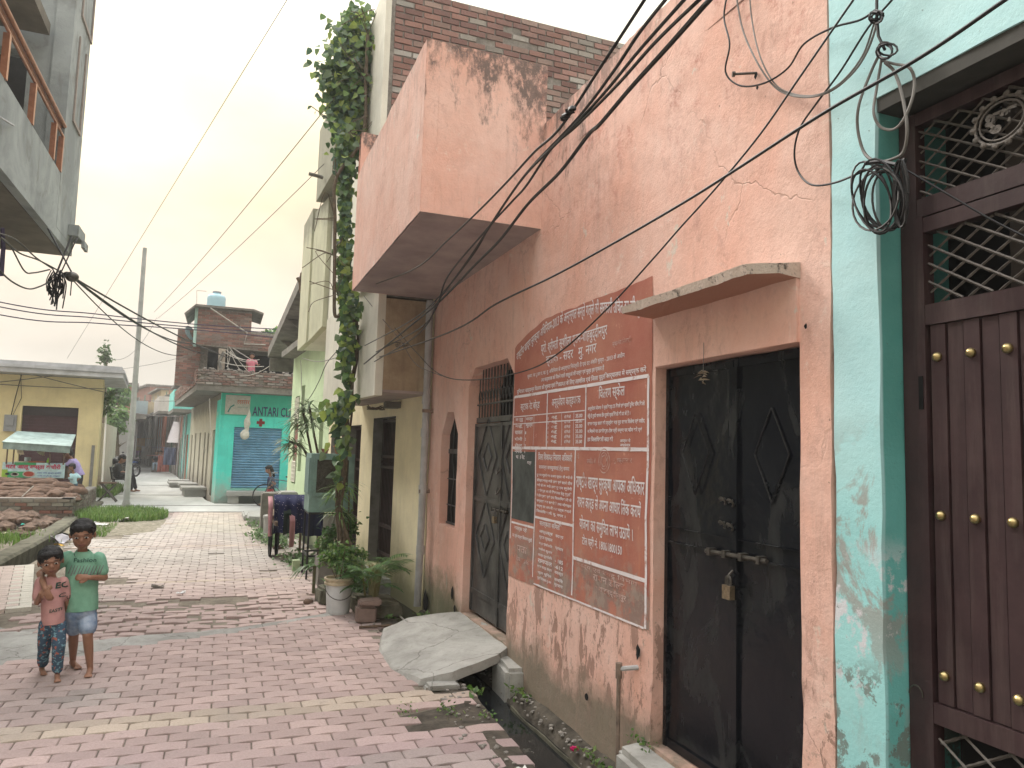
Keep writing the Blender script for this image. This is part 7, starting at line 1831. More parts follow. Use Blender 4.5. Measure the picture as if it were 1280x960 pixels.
bm = NB(); tube(bm, [(1.35, 7.45, .012), (1.66, 7.42, .02)], .014, 6); mk('stick', bm, M['wood'], label='dark stick lying on the soil in front of the trough', cat='stick')
bm = NB(); tube(bm, curve([(1.83, 7.9, .02), (1.9, 7.3, -.03), (2.0, 6.9, -.06)], 6), .009, 5); mk('thin_pipe', bm, M['bulb'], label='thin pale pipe lying in the drain by the drainpipe foot', cat='pipe')
# handcart with clothes drying on it
hc = thing('handcart', 'old wooden handcart by the cooler with two thin wheels', 'cart', (1.05, 12.4, 0))
bm = NB(); box(bm, .78, 1.30, 12.1, 13.3, .62, .68)
for x in (.80, 1.26): box(bm, x, x+.04, 11.7, 13.6, .56, .619)
mk('deck', bm, M['wood'], hc)
for x in (.80, .90):
    bm = NB(); lathe(bm, [(.26, -.014), (.31, -.014), (.31, .014), (.26, .014), (.26, -.014)], (x, 12.55, .31), 28, axis='x'); 
    for a in range(8): tube(bm, [(x, 12.55, .31), (x, 12.55+.28*_c(a*PI/4), .31+.28*_s(a*PI/4))], .008, 4)
    mk('wheel', bm, M['rubber'], hc)
for x in (1.22,):
    bm = NB(); tube(bm, [(x, 12.2, .6), (x, 12.15, 0)], .02, 6); mk('leg', bm, M['wood'], hc)
s = NT('navy_dotted_cloth', .9, .2); vd = s.rng(s.vor(26), .14, .17, 1, 0); M['navydots'] = s.col(s.mix(vd, (.018, .022, .075), (.5, .45, .5)))
def drapery(x0, x1, z0, z1, y, mat_, label, k=0, nm_='drying_cloth'):
    bm = NB(); n, m_ = 26, 16; V = {}
    for i in range(n+1):
        for j in range(m_+1):
            t = j/m_; x = x0+(x1-x0)*i/n; dy = .05*_s(x*38+k)*(.3+t)+.03*noise.noise((x*7, t*2, k)); z = z1-(z1-z0)*t-.03*noise.noise((x*5, k, 0))*t
            yy = y-.06*min(1, t*5)+dy+(.25*(1-t*6) if t < .16 else 0)
            V[i, j] = bm.verts.new((x+.02*t*noise.noise((x*9, t, k)), yy, z+(.03 if t < .16 else 0)))
    for i in range(n):
        for j in range(m_): bm.faces.new((V[i, j], V[i+1, j], V[i+1, j+1], V[i, j+1]))
    return mk(nm_, bm, mat_, smooth=True, label=label, cat='cloth')
drapery(.79, 1.28, .42, .96, 12.02, M['navydots'], 'navy blue dotted cloth hung over the handcart')
drapery(.71, .78, .38, .93, 12.04, flat('rose_cloth', (.48, .24, .26)), 'pink cloth hanging at the lane side edge of the navy dotted cloth', 2)
drapery(1.02, 1.10, .24, .72, 11.9, flat('rose_cloth', (.48, .24, .26)), 'pink strip of cloth in front of the dark hanging clothes by the cooler', 4)
drapery(1.16, 1.46, .45, .90, 11.4, flat('deep_navy_cloth', (.012, .016, .055)), 'deep navy cloth hanging behind the cooler stand', 1)
drapery(.93, 1.04, .42, .80, 11.96, flat('dark_green_cloth', (.012, .028, .022)), 'dark green cloth hanging on the handcart beside the dotted one', 7)
bm = NB(); box(bm, 1.42, 1.66, 11.05, 11.07, .45, .78); 
for i in range(4): tube(bm, [(1.42+.07*i, 11.03, .35), (1.5+.07*i, 11.03, .78)], .01, 4)
mk('cane_rack', bm, flat('white_slats', (.55, .55, .5)), label='small rack of white slats leaning behind the cooler stand', cat='rack')
bm = NB(); lathe(bm, [(.17, 0), (.19, .42), (.2, .42), (.2, .46), (.17, .47)], (.98, 14.6, 0), 18); mk('cement_drum', bm, M['concrete'], smooth=True, label='grey round cement drum between the handcart and the stone post', cat='drum')
bm = rbox(.80, 1.12, 15.7, 16.1, -.01, .80, .02, .01, 1); mk('stone_post', bm, M['darkconc'], label='square dark stone post behind the cement drum', cat='post')
bm = rbox(1.15, 1.5, 15.8, 16.4, -.01, .82, .02, .01, 1); mk('cement_plinth', bm, M['concrete'], label='pale cement plinth at the wall of the green house', cat='plinth')
for i, (x0, x1, y0, y1, z) in enumerate(((.62, 1.3, 17.2, 18.4, .22), (.55, 1.2, 18.5, 20.0, .12), (.78, 1.4, 14.9, 15.5, .10))):
    bm = rbox(x0, x1, y0, y1, -.02, z, .03, .02, 2); mk('doorstep_slab', bm, M['concrete'], label=('grey slab step at the green house, nearest the stone post', 'low wide slab step in front of the clinic lane corner', 'low cement slab under the weeds by the cement drum')[i], cat='step')
bm = NB()
for (cx, cy, n_, r_) in ((.88, 14.9, 260, .16), (1.0, 14.2, 200, .14), (1.0, 13.7, 160, .12), (.95, 15.5, 200, .16), (1.2, 11.8, 160, .15), (1.3, 11.2, 160, .14), (.78, 17.1, 100, .12)):
    for _ in range(n_): leaf(bm, (cx+R.gauss(0, r_), cy+R.gauss(0, .25), R.uniform(0, .14)), (R.uniform(-1, 1), R.uniform(-1, 1), R.uniform(0, 1)), .07, .04, R.choice([(.14, .24, .10), (.1, .18, .06), (.2, .28, .15), (.06, .11, .04)]))
mk('lane_weeds', bm, M['leaf'], kind='stuff', label='low weeds along the wall of the green house')
# dracaena trees in front of the green house, and twisted vine stems
dr = thing('dracaena', 'spiky leaved dracaena rising beside the air cooler', 'plant', (1.35, 11.6, 0))
bm = NB(); heads = []
for pts in (((1.42, 11.4, 0), (1.38, 11.4, .9), (1.28, 11.5, 1.5), (1.10, 11.5, 2.25)), ((1.42, 11.4, .0), (1.34, 11.5, 1.1), (1.15, 11.6, 1.7), (.93, 11.6, 1.82)), ((1.42, 11.4, 1.3), (1.28, 11.5, 1.9), (1.18, 11.5, 2.35))):
    tube(bm, curve(pts, 5), .018, 6); heads.append(V3(*pts[-1]))
mk('stem', bm, M['bark'], dr, True)
bm = NB()
for h_ in heads+[V3(1.02, 11.5, 2.05), V3(1.2, 11.3, 2.1), V3(1.0, 11.6, 1.72)]:
    for i in range(46):
        a = R.uniform(0, 6.28); blade(bm, h_+V3(0, 0, R.uniform(-.12, .1)), (_c(a), _s(a), R.uniform(-.2, .9)), R.uniform(.22, .42), .026, R.choice([(.11, .17, .08), (.16, .22, .12), (.28, .33, .22), (.08, .13, .06)]), .45)
mk('leaves', bm, M['leaf'], dr)
bm = NB()
for h_ in (V3(1.36, 9.6, 1.18), V3(1.5, 9.6, 1.25), V3(1.42, 9.55, .95)):
    for i in range(40):
        a = R.uniform(0, 6.28); blade(bm, h_+V3(0, 0, R.uniform(-.06, .06)), (_c(a), _s(a), R.uniform(-.3, .7)), R.uniform(.18, .36), .024, R.choice([(.1, .2, .05), (.16, .27, .07), (.06, .12, .04), (.22, .3, .12)]), .5)
    tube(bm, [h_-V3(-.03, 0, 0), (1.56, 9.62, .3)], .010, 5, c=(.12, .10, .06))
tube(bm, [(1.56, 9.62, 0), (1.56, 9.62, .32)], .012, 5, c=(.12, .10, .06))
mk('spider_plant', bm, M['leaf'], label='yellow green strap leaved plant in front of the air cooler', cat='plant')
# climbing vine: twisted stems rising past the balcony, huge leafy head above
vn = thing('climbing_vine', 'leafy climbing vine rising from the lane past the cream balcony to the brick storey', 'vine', (1.55, 9.4, 0))
path = [P(428, 690, x=1.48), P(418, 640, x=1.40), P(424, 590, x=1.40), P(430, 560, x=1.42), P(434, 520, x=1.44), P(438, 480, x=1.45), P(444, 440, x=1.46), P(446, 400, x=1.46), P(444, 372, x=1.34)]
path = [V3(path[0].x, 9.5, 0)]+[V3(p.x, 9.5-.02*i, p.z) for i, p in enumerate(path)]
bm = NB()
for k in range(6):
    o = k*1.05; pts = [p+V3(.05*_c(o+i*.9), .05*_s(o+i*.9), 0)*(.6+.5*(i % 2)) for i, p in enumerate(path)]
    tube(bm, curve(pts, 5), [.019-.004*(k % 3)]*(5*(len(pts)-1)+1), 6)
tube(bm, curve([V3(1.80, 9.3, 0), V3(1.76, 9.3, .22), V3(1.62, 9.35, .42), V3(1.52, 9.4, .62), V3(1.42, 9.4, .9)], 6), .02, 7)
hi = [P(446, 372, x=1.24), P(432, 350, x=1.17), P(430, 300, x=1.15), P(430, 250, x=1.13), P(430, 200, x=1.12), P(440, 160, x=1.25), P(448, 100, x=1.35), P(452, 60, x=1.4)]
hi = [V3(min(p.x, 1.2) if i < 5 else 1.42, 9.2-.0*i, p.z) for i, p in enumerate(hi)]
tube(bm, curve([path[-1]]+hi, 5), .022, 7)
for _ in range(26):
    p = R.choice(hi[1:]); tube(bm, curve([p, p+V3(R.uniform(-.25, .1), R.uniform(-.3, .3), R.uniform(-.1, .25)), p+V3(R.uniform(-.4, .1), R.uniform(-.3, .3), R.uniform(-.3, .3))], 4), .005, 4)
mk('stem', bm, M['bark'], vn, True)
bm = NB(); VP_ = [(.06, .115, .045), (.085, .16, .05), (.045, .085, .035), (.12, .20, .055), (.17, .24, .06), (.12, .17, .095), (.05, .10, .06), (.24, .31, .07)]
def vleaves(px, py, y, n, sx, sz, sy, L, pal=VP_):
    c0 = P(px, py, y=y); L *= .72; n = int(n*(1.8 if py < 190 else 1.12))
    for _ in range(n):
        p = c0+V3(R.gauss(0, sx), R.gauss(0, sy), R.gauss(0, sz))
        if p.x > 1.27-.14 and 5.3 < p.y < 8.45 and p.z > 3.4: continue
        if p.x > 1.53 and p.z > 3.6: continue
        leaf(bm, p, (R.uniform(-.8, .3), R.uniform(-1, .2), R.uniform(-1.2, -.1)), L*R.uniform(.6, 1.25), L*R.uniform(.6, .9), dk(R.choice(pal), R.uniform(.7, 1.25)), .3, (R.uniform(-.8, .3), -1, R.uniform(-.2, .8)))
# low and middle: thin column of leaves
for (px, py, n, sx, sz, L) in ((424, 590, 14, .05, .12, .16), (428, 545, 26, .06, .12, .17), (420, 515, 46, .09, .10, .17), (434, 500, 40, .07, .10, .16), (434, 460, 30, .035, .10, .15), (436, 430, 50, .05, .12, .15), (437, 400, 60, .05, .12, .15), (440, 378, 50, .05, .07, .14)):
    vleaves(px, py, 9.2, n, sx, sz, .1, L)
# column beside the pink balcony, seen against the green box
for (py, n, sx) in ((350, 55, .05), (325, 60, .055), (300, 60, .06), (275, 55, .05), (250, 60, .05), (225, 70, .05), (200, 90, .06), (180, 110, .08)):
    vleaves(433 if py < 260 else 432, py, 9.35, n, sx*(1 if py < 215 else .6), .16, .12, .15)
# head of the vine on the brick storey
for (px, py, n, sx, sz) in ((440, 165, 150, .09, .14), (446, 145, 170, .13, .16), (446, 120, 230, .18, .2), (441, 100, 260, .18, .2), (441, 80, 260, .18, .2), (447, 58, 220, .13, .17), (446, 38, 130, .10, .12), (445, 24, 50, .06, .07), (438, 130, 90, .1, .15), (462, 75, 120, .08, .25), (468, 110, 90, .05, .2)):
    vleaves(px, py, 9.6, n, sx, sz, .16, .16)
for (a, b) in (((418, 95), (395, 85)), ((420, 100), (398, 100)), ((425, 165), (388, 132)), ((420, 70), (408, 66)), ((455, 30), (466, 12))):
    p, q = P(*a, y=9.5), P(*b, y=9.5)
    tube(bm, [p, p.lerp(q, .5)+V3(0, 0, .03), q], .006, 4, c=(.10, .08, .05))
    for k in range(5): leaf(bm, p.lerp(q, .3+.17*k), (R.uniform(-1, 1), R.uniform(-1, 1), R.uniform(-1, .3)), .07, .05, R.choice(VP_))
mk('leaves', bm, M['leaf'], vn)
# old birds nest of straw and a lamp bracket above the barred door
bm = NB(); c0 = P(470, 509, y=9.9)
for i in range(26): a = R.uniform(0, 6.28); tube(bm, [c0+V3(.12*_c(a), .08*_s(a), .03*_s(3*a)), c0+V3(.12*_c(a+1.3), .08*_s(a+1.3), -.03)], .006, 4)
mk('dry_twigs', bm, M['bark'], label='tangle of dry twigs above the barred brown door', cat='twigs')
bm = rbox(1.95, 2.2, 9.6, 9.75, 2.28, 2.36, .01, .01); mk('door_ledge_stone', bm, M['darkconc'], label='rough grey stone block resting over the barred brown door', cat='block')
# folding trestle at the yellow shop corner
t = thing('folding_trestle', 'folded dark iron trestle at the corner of the yellow shop', 'trestle', (-2.95, 24.2, 0))
bm = NB()
for dy in (0, .25):
    tube(bm, [(-3.16, 24.0+dy, .55), (-2.72, 24.0+dy, .02)], .022, 5); tube(bm, [(-2.78, 24.0+dy, .50), (-3.2, 24.0+dy, .02)], .022, 5)
mk('leg', bm, M['worn_steel'], t)
bm = NB(); box(bm, -3.2, -2.76, 23.97, 24.28, .53, .57); mk('top_rail', bm, M['wood'], t)
# ================================================================== CABLES
def cable(name, label, pts, r, mat='cable', n=8, group=None, cat='cable', lead=()):
    bm = NB(); tube(bm, list(lead)+curve(pts, n), r, 6); return mk(name, bm, M[mat], smooth=True, label=label, cat=cat, group=group)
def scr(pts, x0, x1):
    """points measured on the picture, lying on a cable whose distance from the wall runs from x0 to x1"""
    n = len(pts)-1; return [P(*p, x=x0+(x1-x0)*i/n) for i, p in enumerate(pts)]
g = 'black service cables crossing in front of the pink balcony'
for i, (pts, lb) in enumerate(((((812, -10), (752, 82), (700, 160), (668, 190), (636, 225), (600, 262), (560, 300), (520, 335), (470, 355)), 'uppermost black cable crossing the pink balcony, ending at the vine'),
        (((838, -8), (800, 40), (765, 92), (722, 148), (668, 205), (642, 238), (612, 283), (590, 320), (548, 372), (512, 402), (456, 432)), 'knotted black cable crossing the pink balcony, second from the top'),
        (((862, -8), (800, 62), (752, 120), (700, 175), (660, 215), (634, 250), (608, 290), (585, 325), (548, 376), (528, 408), (470, 440)), 'third black cable across the pink balcony, passing over the drainpipe head'),
        (((880, -6), (820, 52), (770, 108), (720, 158), (690, 185), (658, 232), (640, 252), (610, 285), (560, 345), (545, 385), (520, 420), (468, 452)), 'wavy black cable across the pink balcony, second lowest'),
        (((890, -4), (838, 55), (790, 108), (750, 155), (736, 168), (700, 215), (660, 255), (625, 300), (595, 330), (548, 378), (500, 418), (455, 455)), 'thickest and lowest black cable crossing the pink balcony'))):
    cable('cable', lb, scr(pts, 1.0, 1.42), .0055 if i < 4 else .0075, group=g, lead=[V3(2.27, .1+.12*i, 4.15-.1*i)])
bm = NB()
for i in range(5): lump(bm, P(705+i*2.5, 148-i*3, x=1.05), (.014, .02, .012), i, 1)
mk('tape_knot', bm, M['cable'], smooth=True, label='lump of black tape on the second cable over the balcony', cat='tape')
cable('cable', 'long straight black cable climbing to the right over the teal wall and gate', scr(((1262, -4), (1150, 72), (1030, 141), (920, 212), (850, 256), (760, 308), (690, 346), (620, 380), (560, 416), (455, 453)), 1.9, 1.62), .006, lead=[V3(2.27, .3, 3.9)])
cable('cable', 'thin black cable slanting down across the notice and sagging past the arched door', scr(((1072, -8), (1000, 96), (950, 168), (895, 235), (850, 285), (815, 325), (760, 385), (700, 440), (655, 464), (590, 475), (550, 468), (520, 440), (480, 395), (455, 372)), 2.12, 1.75), .0045, lead=[V3(2.27, 1.6, 4.1)])
cable('cable', 'pale cable looping from the vine over the cream balcony side', scr(((455, 370), (475, 395), (500, 425), (520, 455), (552, 470)), 1.5, 2.0), .004, 'cable_grey')
# cables on the teal wall
TX = 2.20
def loop(pts, nm_, lb, r=.0045, mat='cable', x=TX, n=8):
    q = [P(*p, x=x+.012*_s(i*2.1)) for i, p in enumerate(pts)]
    if pts[0][1] < -10: ld = [V3(2.33, q[0].y-.02, 4.47)]
    else: ld = []
    return cable(nm_, lb, q, r, mat, n, lead=ld)
loop(((912, -20), (905, 20), (912, 55), (907, 90), (925, 107), (955, 104), (985, 85), (1005, 55), (1040, 35), (1075, 25), (1095, 12)), 'cable', 'slack black cable sagging from the roof edge to the knot on the teal wall')
loop(((918, -20), (928, 35), (945, 75), (965, 105), (985, 118), (1015, 121), (1045, 110), (1075, 80), (1093, 40), (1096, 8)), 'cable', 'weathered grey cable sagging low between the pink and teal walls', mat='cable_grey')
loop(((936, -20), (940, 25), (950, 70), (968, 104), (990, 117), (1020, 119), (1050, 104), (1078, 70), (1094, 25)), 'cable', 'second weathered grey cable sagging beside the other grey one', .0038, 'cable_grey')
loop(((1140, -30), (1115, 0), (1085, 35), (1050, 90), (1020, 130), (1000, 160), (993, 190), (998, 215), (1015, 231), (1045, 228), (1085, 212), (1118, 205)), 'cable', 'black cable curving down the pink and teal joint to the coil')
bm = NB()
def kn(c, r_, n_, w_=.004, x=TX-.02, sd=0):
    for i in range(n_):
        cy, cz = c[0]+R.uniform(-1, 1)*3, c[1]+R.uniform(-1, 1)*3; a0 = R.uniform(0, 6); rx, rz = r_*R.uniform(.6, 1.1), r_*R.uniform(.6, 1.2)
        tube(bm, [P(cy+rx*_c(a0+a*.55), cz+rz*_s(a0+a*.55), x=x+.012*_s(a+i)) for a in range(13)], w_, 5)
kn((1094, 20), 8, 4); kn((1108, 62), 11, 4)
tube(bm, [V3(2.26, 1.9, 4.3)]+[P(*p, x=TX-.01) for p in ((1098, -30), (1096, 0), (1096, 20), (1098, 45), (1106, 62))], .006, 6)
mk('cable_knot', bm, M['cable'], smooth=True, label='knotted bunch of cable hanging at the top of the teal wall', cat='cable')
loop(((1100, 66), (1088, 92), (1074, 130), (1072, 160), (1080, 190), (1096, 202), (1118, 198), (1130, 188), (1134, 160), (1128, 120), (1118, 90), (1106, 78)), 'cable_loop', 'large grey cable loop hanging from the knot on the teal wall', .006, 'cable_grey')
loop(((1102, 74), (1096, 110), (1092, 140), (1100, 158), (1115, 162), (1128, 152), (1140, 125), (1143, 100), (1136, 84), (1118, 80), (1104, 76)), 'cable_loop', 'smaller grey cable loop hanging inside the large one on the teal wall', .0055, 'cable_grey')
bm = NB()
for i in range(9):
    cx_, cz_ = 1098+R.uniform(-9, 12), 246+R.uniform(-6, 6); rx, rz = R.uniform(16, 30), R.uniform(36, 44)
    tl = R.uniform(-.25, .25)
    tube(bm, [P(cx_+rx*_c(a*PI/12)+tl*rz*_s(a*PI/12), cz_+rz*_s(a*PI/12), x=TX-.04+.03*_s(a*PI/12+i)) for a in range(25)], .0042, 5)
for i in range(7):
    cx_ = 1126+R.uniform(-3, 3); tube(bm, [P(cx_+R.uniform(6, 9)*_c(a*PI/10), 242+42*_s(a*PI/10), x=TX-.06+.01*i) for a in range(21)], .0042, 5)
tube(bm, [P(*p, x=TX-.03) for p in ((1082, 204), (1100, 202), (1120, 206), (1132, 200))], .009, 6)
mk('cable_coil', bm, M['cable'], smooth=True, label='coil of thin black cable hanging at the corner of the brown gate', cat='cable coil')
cable('cable', 'short black cable running from the coil into the gate lattice', [P(1120, 205, x=2.2), P(1180, 240, x=2.25), P(1240, 275, x=2.30), P(1290, 300, x=2.33)], .004)
# street wires on the left
gw = 'wires strung across the lane to the clinic corner'
hub = P(90, 346, x=-2.2)
t = thing('wire_clamp', 'lumpy black wire clamp hanging under the corner of the grey cement balcony', 'clamp', hub)
bm = NB(); ell(bm, hub, (.09, .1, .075)); ell(bm, hub+V3(-.06, 0, .02), (.06, .06, .05)); mk('clamp_body', bm, M['worn_steel'], t, True)
bm = NB(); tube(bm, [hub+V3(0, 0, .05), V3(hub.x-.42, hub.y+.3, 4.87)], .012, 5); tube(bm, [hub-V3(0, 0, .05), hub-V3(.0, 0, .28)], .008, 5); mk('hanger', bm, M['cable'], t)
bun = P(70, 350, x=-2.4)
t = thing('wire_bundle', 'bundle of cut wires dangling beside the lumpy clamp', 'wires', bun)
bm = NB()
for i in range(22):
    a = bun+V3(R.uniform(-.06, .06), R.uniform(-.08, .08), R.uniform(.08, .16)); tube(bm, curve([a, a+V3(R.uniform(-.08, .08), R.uniform(-.05, .05), -.15), a+V3(R.uniform(-.04, .06), 0, R.uniform(-.55, -.2))], 4), .009, 4)
for i in range(7):
    a = R.uniform(0, 6); tube(bm, [bun+V3(.10*_c(a+k*.5), .03*k/6, -.12+.12*_s(a+k*.5)) for k in range(9)], .008, 4)
tube(bm, [bun+V3(0, 0, .1), V3(bun.x+.04, bun.y+.6, 4.87)], .014, 5); tube(bm, [bun+V3(.05, 0, .1), V3(bun.x+.12, bun.y+.6, 4.87)], .01, 5)
mk('cut_ends', bm, M['cable'], t, True)
far = P(252, 443, y=23.6)
for i, (a, b, sg, lb) in enumerate(((hub, P(245, 430, y=23.6), .42, 'upper of the twisted wires from the black clamp to the clinic'), (hub, P(255, 442, y=23.6), .30, 'lower of the twisted wires from the black clamp to the clinic'), (hub, P(285, 447, y=23.6), .15, 'straightest wire from the black clamp to the clinic verandah'), (hub-V3(0, 0, .03), P(228, 444, y=24.5), .55, 'thin slack wire from the black clamp to the clinic brick pier'))):
    bm = NB(); tube(bm, sag(a, b, sg*.6), .016 if i < 3 else .010, 5); mk('wire', bm, M['cable'], smooth=True, label=lb, cat='wire', group=gw)
for i, (pts, lb) in enumerate(((((-6, 290), (20, 300), (45, 322), (66, 336)), 'short thick wire from the frame edge to the wire bundle'), (((-4, 294), (12, 306), (30, 338), (42, 341), (62, 337)), 'slack wire dipping under the cement balcony'), (((-4, 335), (15, 352), (35, 361), (50, 358), (66, 350)), 'lowest slack wire loop left of the wire bundle'), (((0, 296), (24, 316), (50, 326), (80, 342)), 'wire passing just over the bundle to the clamp'))):
    cable('wire', lb, [P(*p, x=-2.45+.02*i) for p in pts], .010, cat='wire')
bm = NB()
for i in range(5): tube(bm, [P(2+i*.5, 285, x=-2.5), P(3+i*.6, 310, x=-2.5), P(-1+i, 345, x=-2.5)], .014, 5)
mk('wire_drop', bm, flat('purple_black_cable', (.05, .04, .08)), label='dark purple bunch of wires dropping at the edge of the cement house', cat='wires')
for i, (y0, y1, y2) in enumerate(((376, 405, 412), (382, 409, 417), (392, 412, 423))):
    a, b, c = P(-8, y0, y=19), P(240, y1, y=21.5), P(362, y2+.5, y=21.5)
    bm = NB(); tube(bm, curve([a+V3(-5, -1, .8), a, P(120, (y0+y1)/2+2, y=20), b, c], 10), .0135, 5)
    mk('wire', bm, flat('violet_black_wire', (.045, .035, .07)), smooth=True, label=('top', 'middle', 'bottom')[i]+' wire of the three running level across the lane', cat='wire', group='three level wires across the lane')
for i, (a, b, sg, lb) in enumerate(((P(366, -12, y=9), P(84, 448, y=30), 0, 'long thin wire climbing steeply across the open sky'), (P(418, 122, y=9.4), P(193, 390, y=26), .1, 'upper thin wire from the vine head towards the far houses'), (P(405, 205, y=12), P(197, 398, y=27), .1, 'lower thin wire from the green house towards the far houses'), (P(250, 440, y=24), P(120, 464, y=25), .1, 'thin wire from the clinic pier to the yellow shop roof'), (P(196, 397, y=28), P(138, 448, y=27), .5, 'slack string of wire sagging towards the rooftop tree'))):
    bm = NB(); a = a+(a-b)*.35 if i == 0 else a; tube(bm, sag(a, b, sg), .0055 if i in (0,) else .007, 4); mk('wire', bm, M['cable_grey'], label=lb, cat='wire')
for i, (a, b, lb) in enumerate((((-5, 480), (130, 486), 'thin wire along the front of the yellow shop'), ((20, 462), (130, 490), 'wire slanting down across the yellow shop front'), ((-5, 478), (105, 464), 'wire slanting up across the yellow shop front'))):
    bm = NB(); tube(bm, sag(P(*a, y=24.9), P(*b, y=24.9), .02), .011, 4); mk('wire', bm, M['cable_grey'], label=lb, cat='wire')
bm = NB(); tube(bm, [(-5.66, 24.94, 2.4), (-5.6, 24.95, 2.9), (-5.5, 24.95, 3.56)], .012, 4); tube(bm, [(-5.62, 24.94, 2.4), (-5.45, 24.95, 2.9), (-5.52, 24.95, 3.56)], .008, 4); mk('meter_wire', bm, M['cable'], label='black wires rising from the meter box on the yellow shop', cat='wire')
for i, (y0, y1, z_) in enumerate(((482, 480, 0), (497, 500, 1), (513, 520, 2))):
    bm = NB(); tube(bm, sag(P(135, y0-6, y=32), P(232, y1, y=30), .15), .010, 4); mk('wire', bm, M['cable_grey'], label=('highest', 'middle', 'lowest')[i]+' of the wires over the far lane behind the grey pole', cat='wire')
# wires on the green house front
for i, pts in enumerate((((366, 520), (385, 500), (398, 478), (408, 455), (420, 440)), ((378, 448), (398, 452), (425, 446)), ((376, 450), (377, 480), (378, 520)))):
    cable('wire', ('slack wire on the pale green house running up to the box room', 'wire under the box room of the green house', 'wire dropping beside the slit window of the green house')[i], [P(*p, x=1.30) for p in pts], .006, 'cable_grey' if i else 'cable', cat='wire')

# ================================================================== SKY AND LIGHT
SUN_EL, SUN_AZ = math.radians(42), math.radians(-27)     # azimuth measured from the lane direction, negative to the left
w = bpy.data.worlds.new('World'); SC.world = w; w.use_nodes = True
nt = w.node_tree; nt.nodes.clear()
def N(k): return nt.nodes.new(k)
out = N('ShaderNodeOutputWorld'); bg = N('ShaderNodeBackground'); sky = N('ShaderNodeTexSky')
sky.sky_type = 'NISHITA'; sky.sun_disc = False; sky.sun_elevation = SUN_EL; sky.sun_rotation = SUN_AZ; sky.air_density = 1.2; sky.dust_density = 4; sky.ozone_density = 1
bg.inputs[1].default_value = .1
tc = N('ShaderNodeTexCoord'); sep = N('ShaderNodeSeparateXYZ'); nt.links.new(tc.outputs['Generated'], sep.inputs[0])
cr = N('ShaderNodeValToRGB'); nt.links.new(sep.outputs[2], cr.inputs[0])
el = cr.color_ramp.elements
stops = [(0.0, (3.4, 3.3, 3.15)), (.10, (3.6, 3.3, 2.95)), (.20, (4.3, 3.45, 2.6)), (.30, (5.2, 4.1, 2.55)), (.42, (6.6, 5.5, 3.4)), (.55, (8.6, 8.2, 6.8)), (.72, (15, 14.8, 14.4)), (1.0, (20, 20, 20.4))]
el[0].position, el[0].color = stops[0][0], (*stops[0][1], 1); el[1].position, el[1].color = stops[-1][0], (*stops[-1][1], 1)
for p_, c_ in stops[1:-1]: e = el.new(p_); e.color = (*c_, 1)
mp = N('ShaderNodeMapping'); mp.inputs['Scale'].default_value = (1.2, 1.2, 3.2); nt.links.new(tc.outputs['Generated'], mp.inputs[0])
nz = N('ShaderNodeTexNoise'); nz.inputs['Scale'].default_value = 2.6; nz.inputs['Detail'].default_value = 5; nz.inputs['Roughness'].default_value = .5; nt.links.new(mp.outputs[0], nz.inputs[0])
mr = N('ShaderNodeMapRange'); mr.inputs[1].default_value = .35; mr.inputs[2].default_value = .7; mr.inputs[3].default_value = .80; mr.inputs[4].default_value = 1.2; nt.links.new(nz.outputs[0], mr.inputs[0])
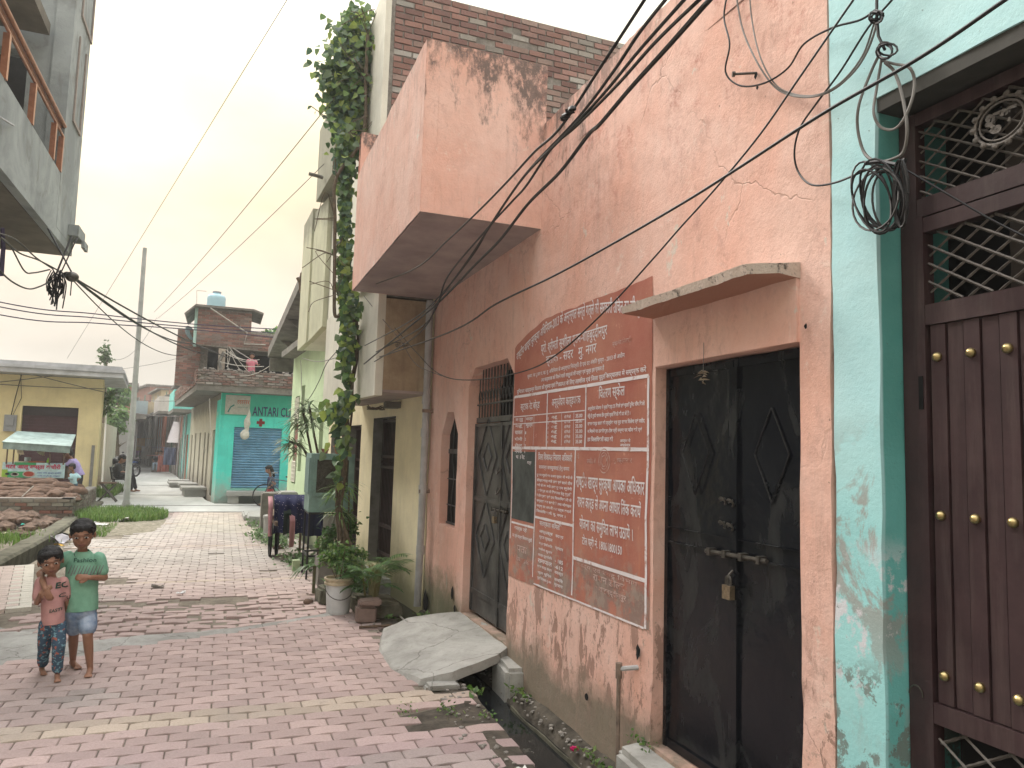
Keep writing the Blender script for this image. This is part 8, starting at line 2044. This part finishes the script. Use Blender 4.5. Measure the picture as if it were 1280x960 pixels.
# thin cloud, brighter round the hidden sun
dot = N('ShaderNodeVectorMath'); dot.operation = 'DOT_PRODUCT'; nt.links.new(tc.outputs['Generated'], dot.inputs[0])
sd = Vector((_s(SUN_AZ)*_c(SUN_EL), _c(SUN_AZ)*_c(SUN_EL), _s(SUN_EL))); dot.inputs[1].default_value = sd
gl = N('ShaderNodeMapRange'); gl.interpolation_type = 'SMOOTHSTEP'; gl.inputs[1].default_value = .62; gl.inputs[2].default_value = 1.0; gl.inputs[3].default_value = 1.0; gl.inputs[4].default_value = 1.5; nt.links.new(dot.outputs['Value'], gl.inputs[0])
m1 = N('ShaderNodeMath'); m1.operation = 'MULTIPLY'; nt.links.new(mr.outputs[0], m1.inputs[0]); nt.links.new(gl.outputs[0], m1.inputs[1])
vm_ = N('ShaderNodeVectorMath'); vm_.operation = 'SCALE'; nt.links.new(cr.outputs[0], vm_.inputs[0]); nt.links.new(m1.outputs[0], vm_.inputs[3])
mx = N('ShaderNodeMix'); mx.data_type = 'RGBA'; mx.inputs[0].default_value = .88; nt.links.new(sky.outputs[0], mx.inputs[6]); nt.links.new(vm_.outputs[0], mx.inputs[7])
nt.links.new(mx.outputs[2], bg.inputs[0]); nt.links.new(bg.outputs[0], out.inputs[0])
sun = bpy.data.objects.new('sun', bpy.data.lights.new('sun', 'SUN')); COL.objects.link(sun)
sun.data.energy = 1.5; sun.data.angle = math.radians(16); sun.data.color = (1, .93, .84)
sun.rotation_euler = (-sd).to_track_quat('-Z', 'Y').to_euler(); sun.location = (0, 10, 20)
vs = SC.view_settings; SC.display_settings.display_device = 'sRGB'; vs.view_transform = 'Standard'; vs.look = 'None'; vs.exposure = 1.0; vs.gamma = 1; vs.use_curve_mapping = False
SC.cycles.max_bounces = 6; SC.cycles.diffuse_bounces = 3; SC.cycles.glossy_bounces = 3; SC.cycles.transmission_bounces = 2; SC.cycles.transparent_max_bounces = 4
SC.cycles.use_denoising = True; SC.cycles.use_adaptive_sampling = True

# thin evening air: one box of even haze round everything
bm = NB(); box(bm, -155, 155, -45, 265, -1.4, 16)
s = NT('haze_air'); s.t.nodes.remove(s.b); pv = s.n('ShaderNodeVolumePrincipled'); pv.inputs['Color'].default_value = (.86, .86, .84, 1); pv.inputs['Density'].default_value = .0028; pv.inputs['Anisotropy'].default_value = .2
s.l(pv.outputs[0], s.out.inputs['Volume'])
mk('haze', bm, s.m, kind='stuff', label='thin pale evening haze along the lane')
SC.cycles.volume_bounces = 0; SC.cycles.volume_step_rate = 4; SC.cycles.volume_max_steps = 64
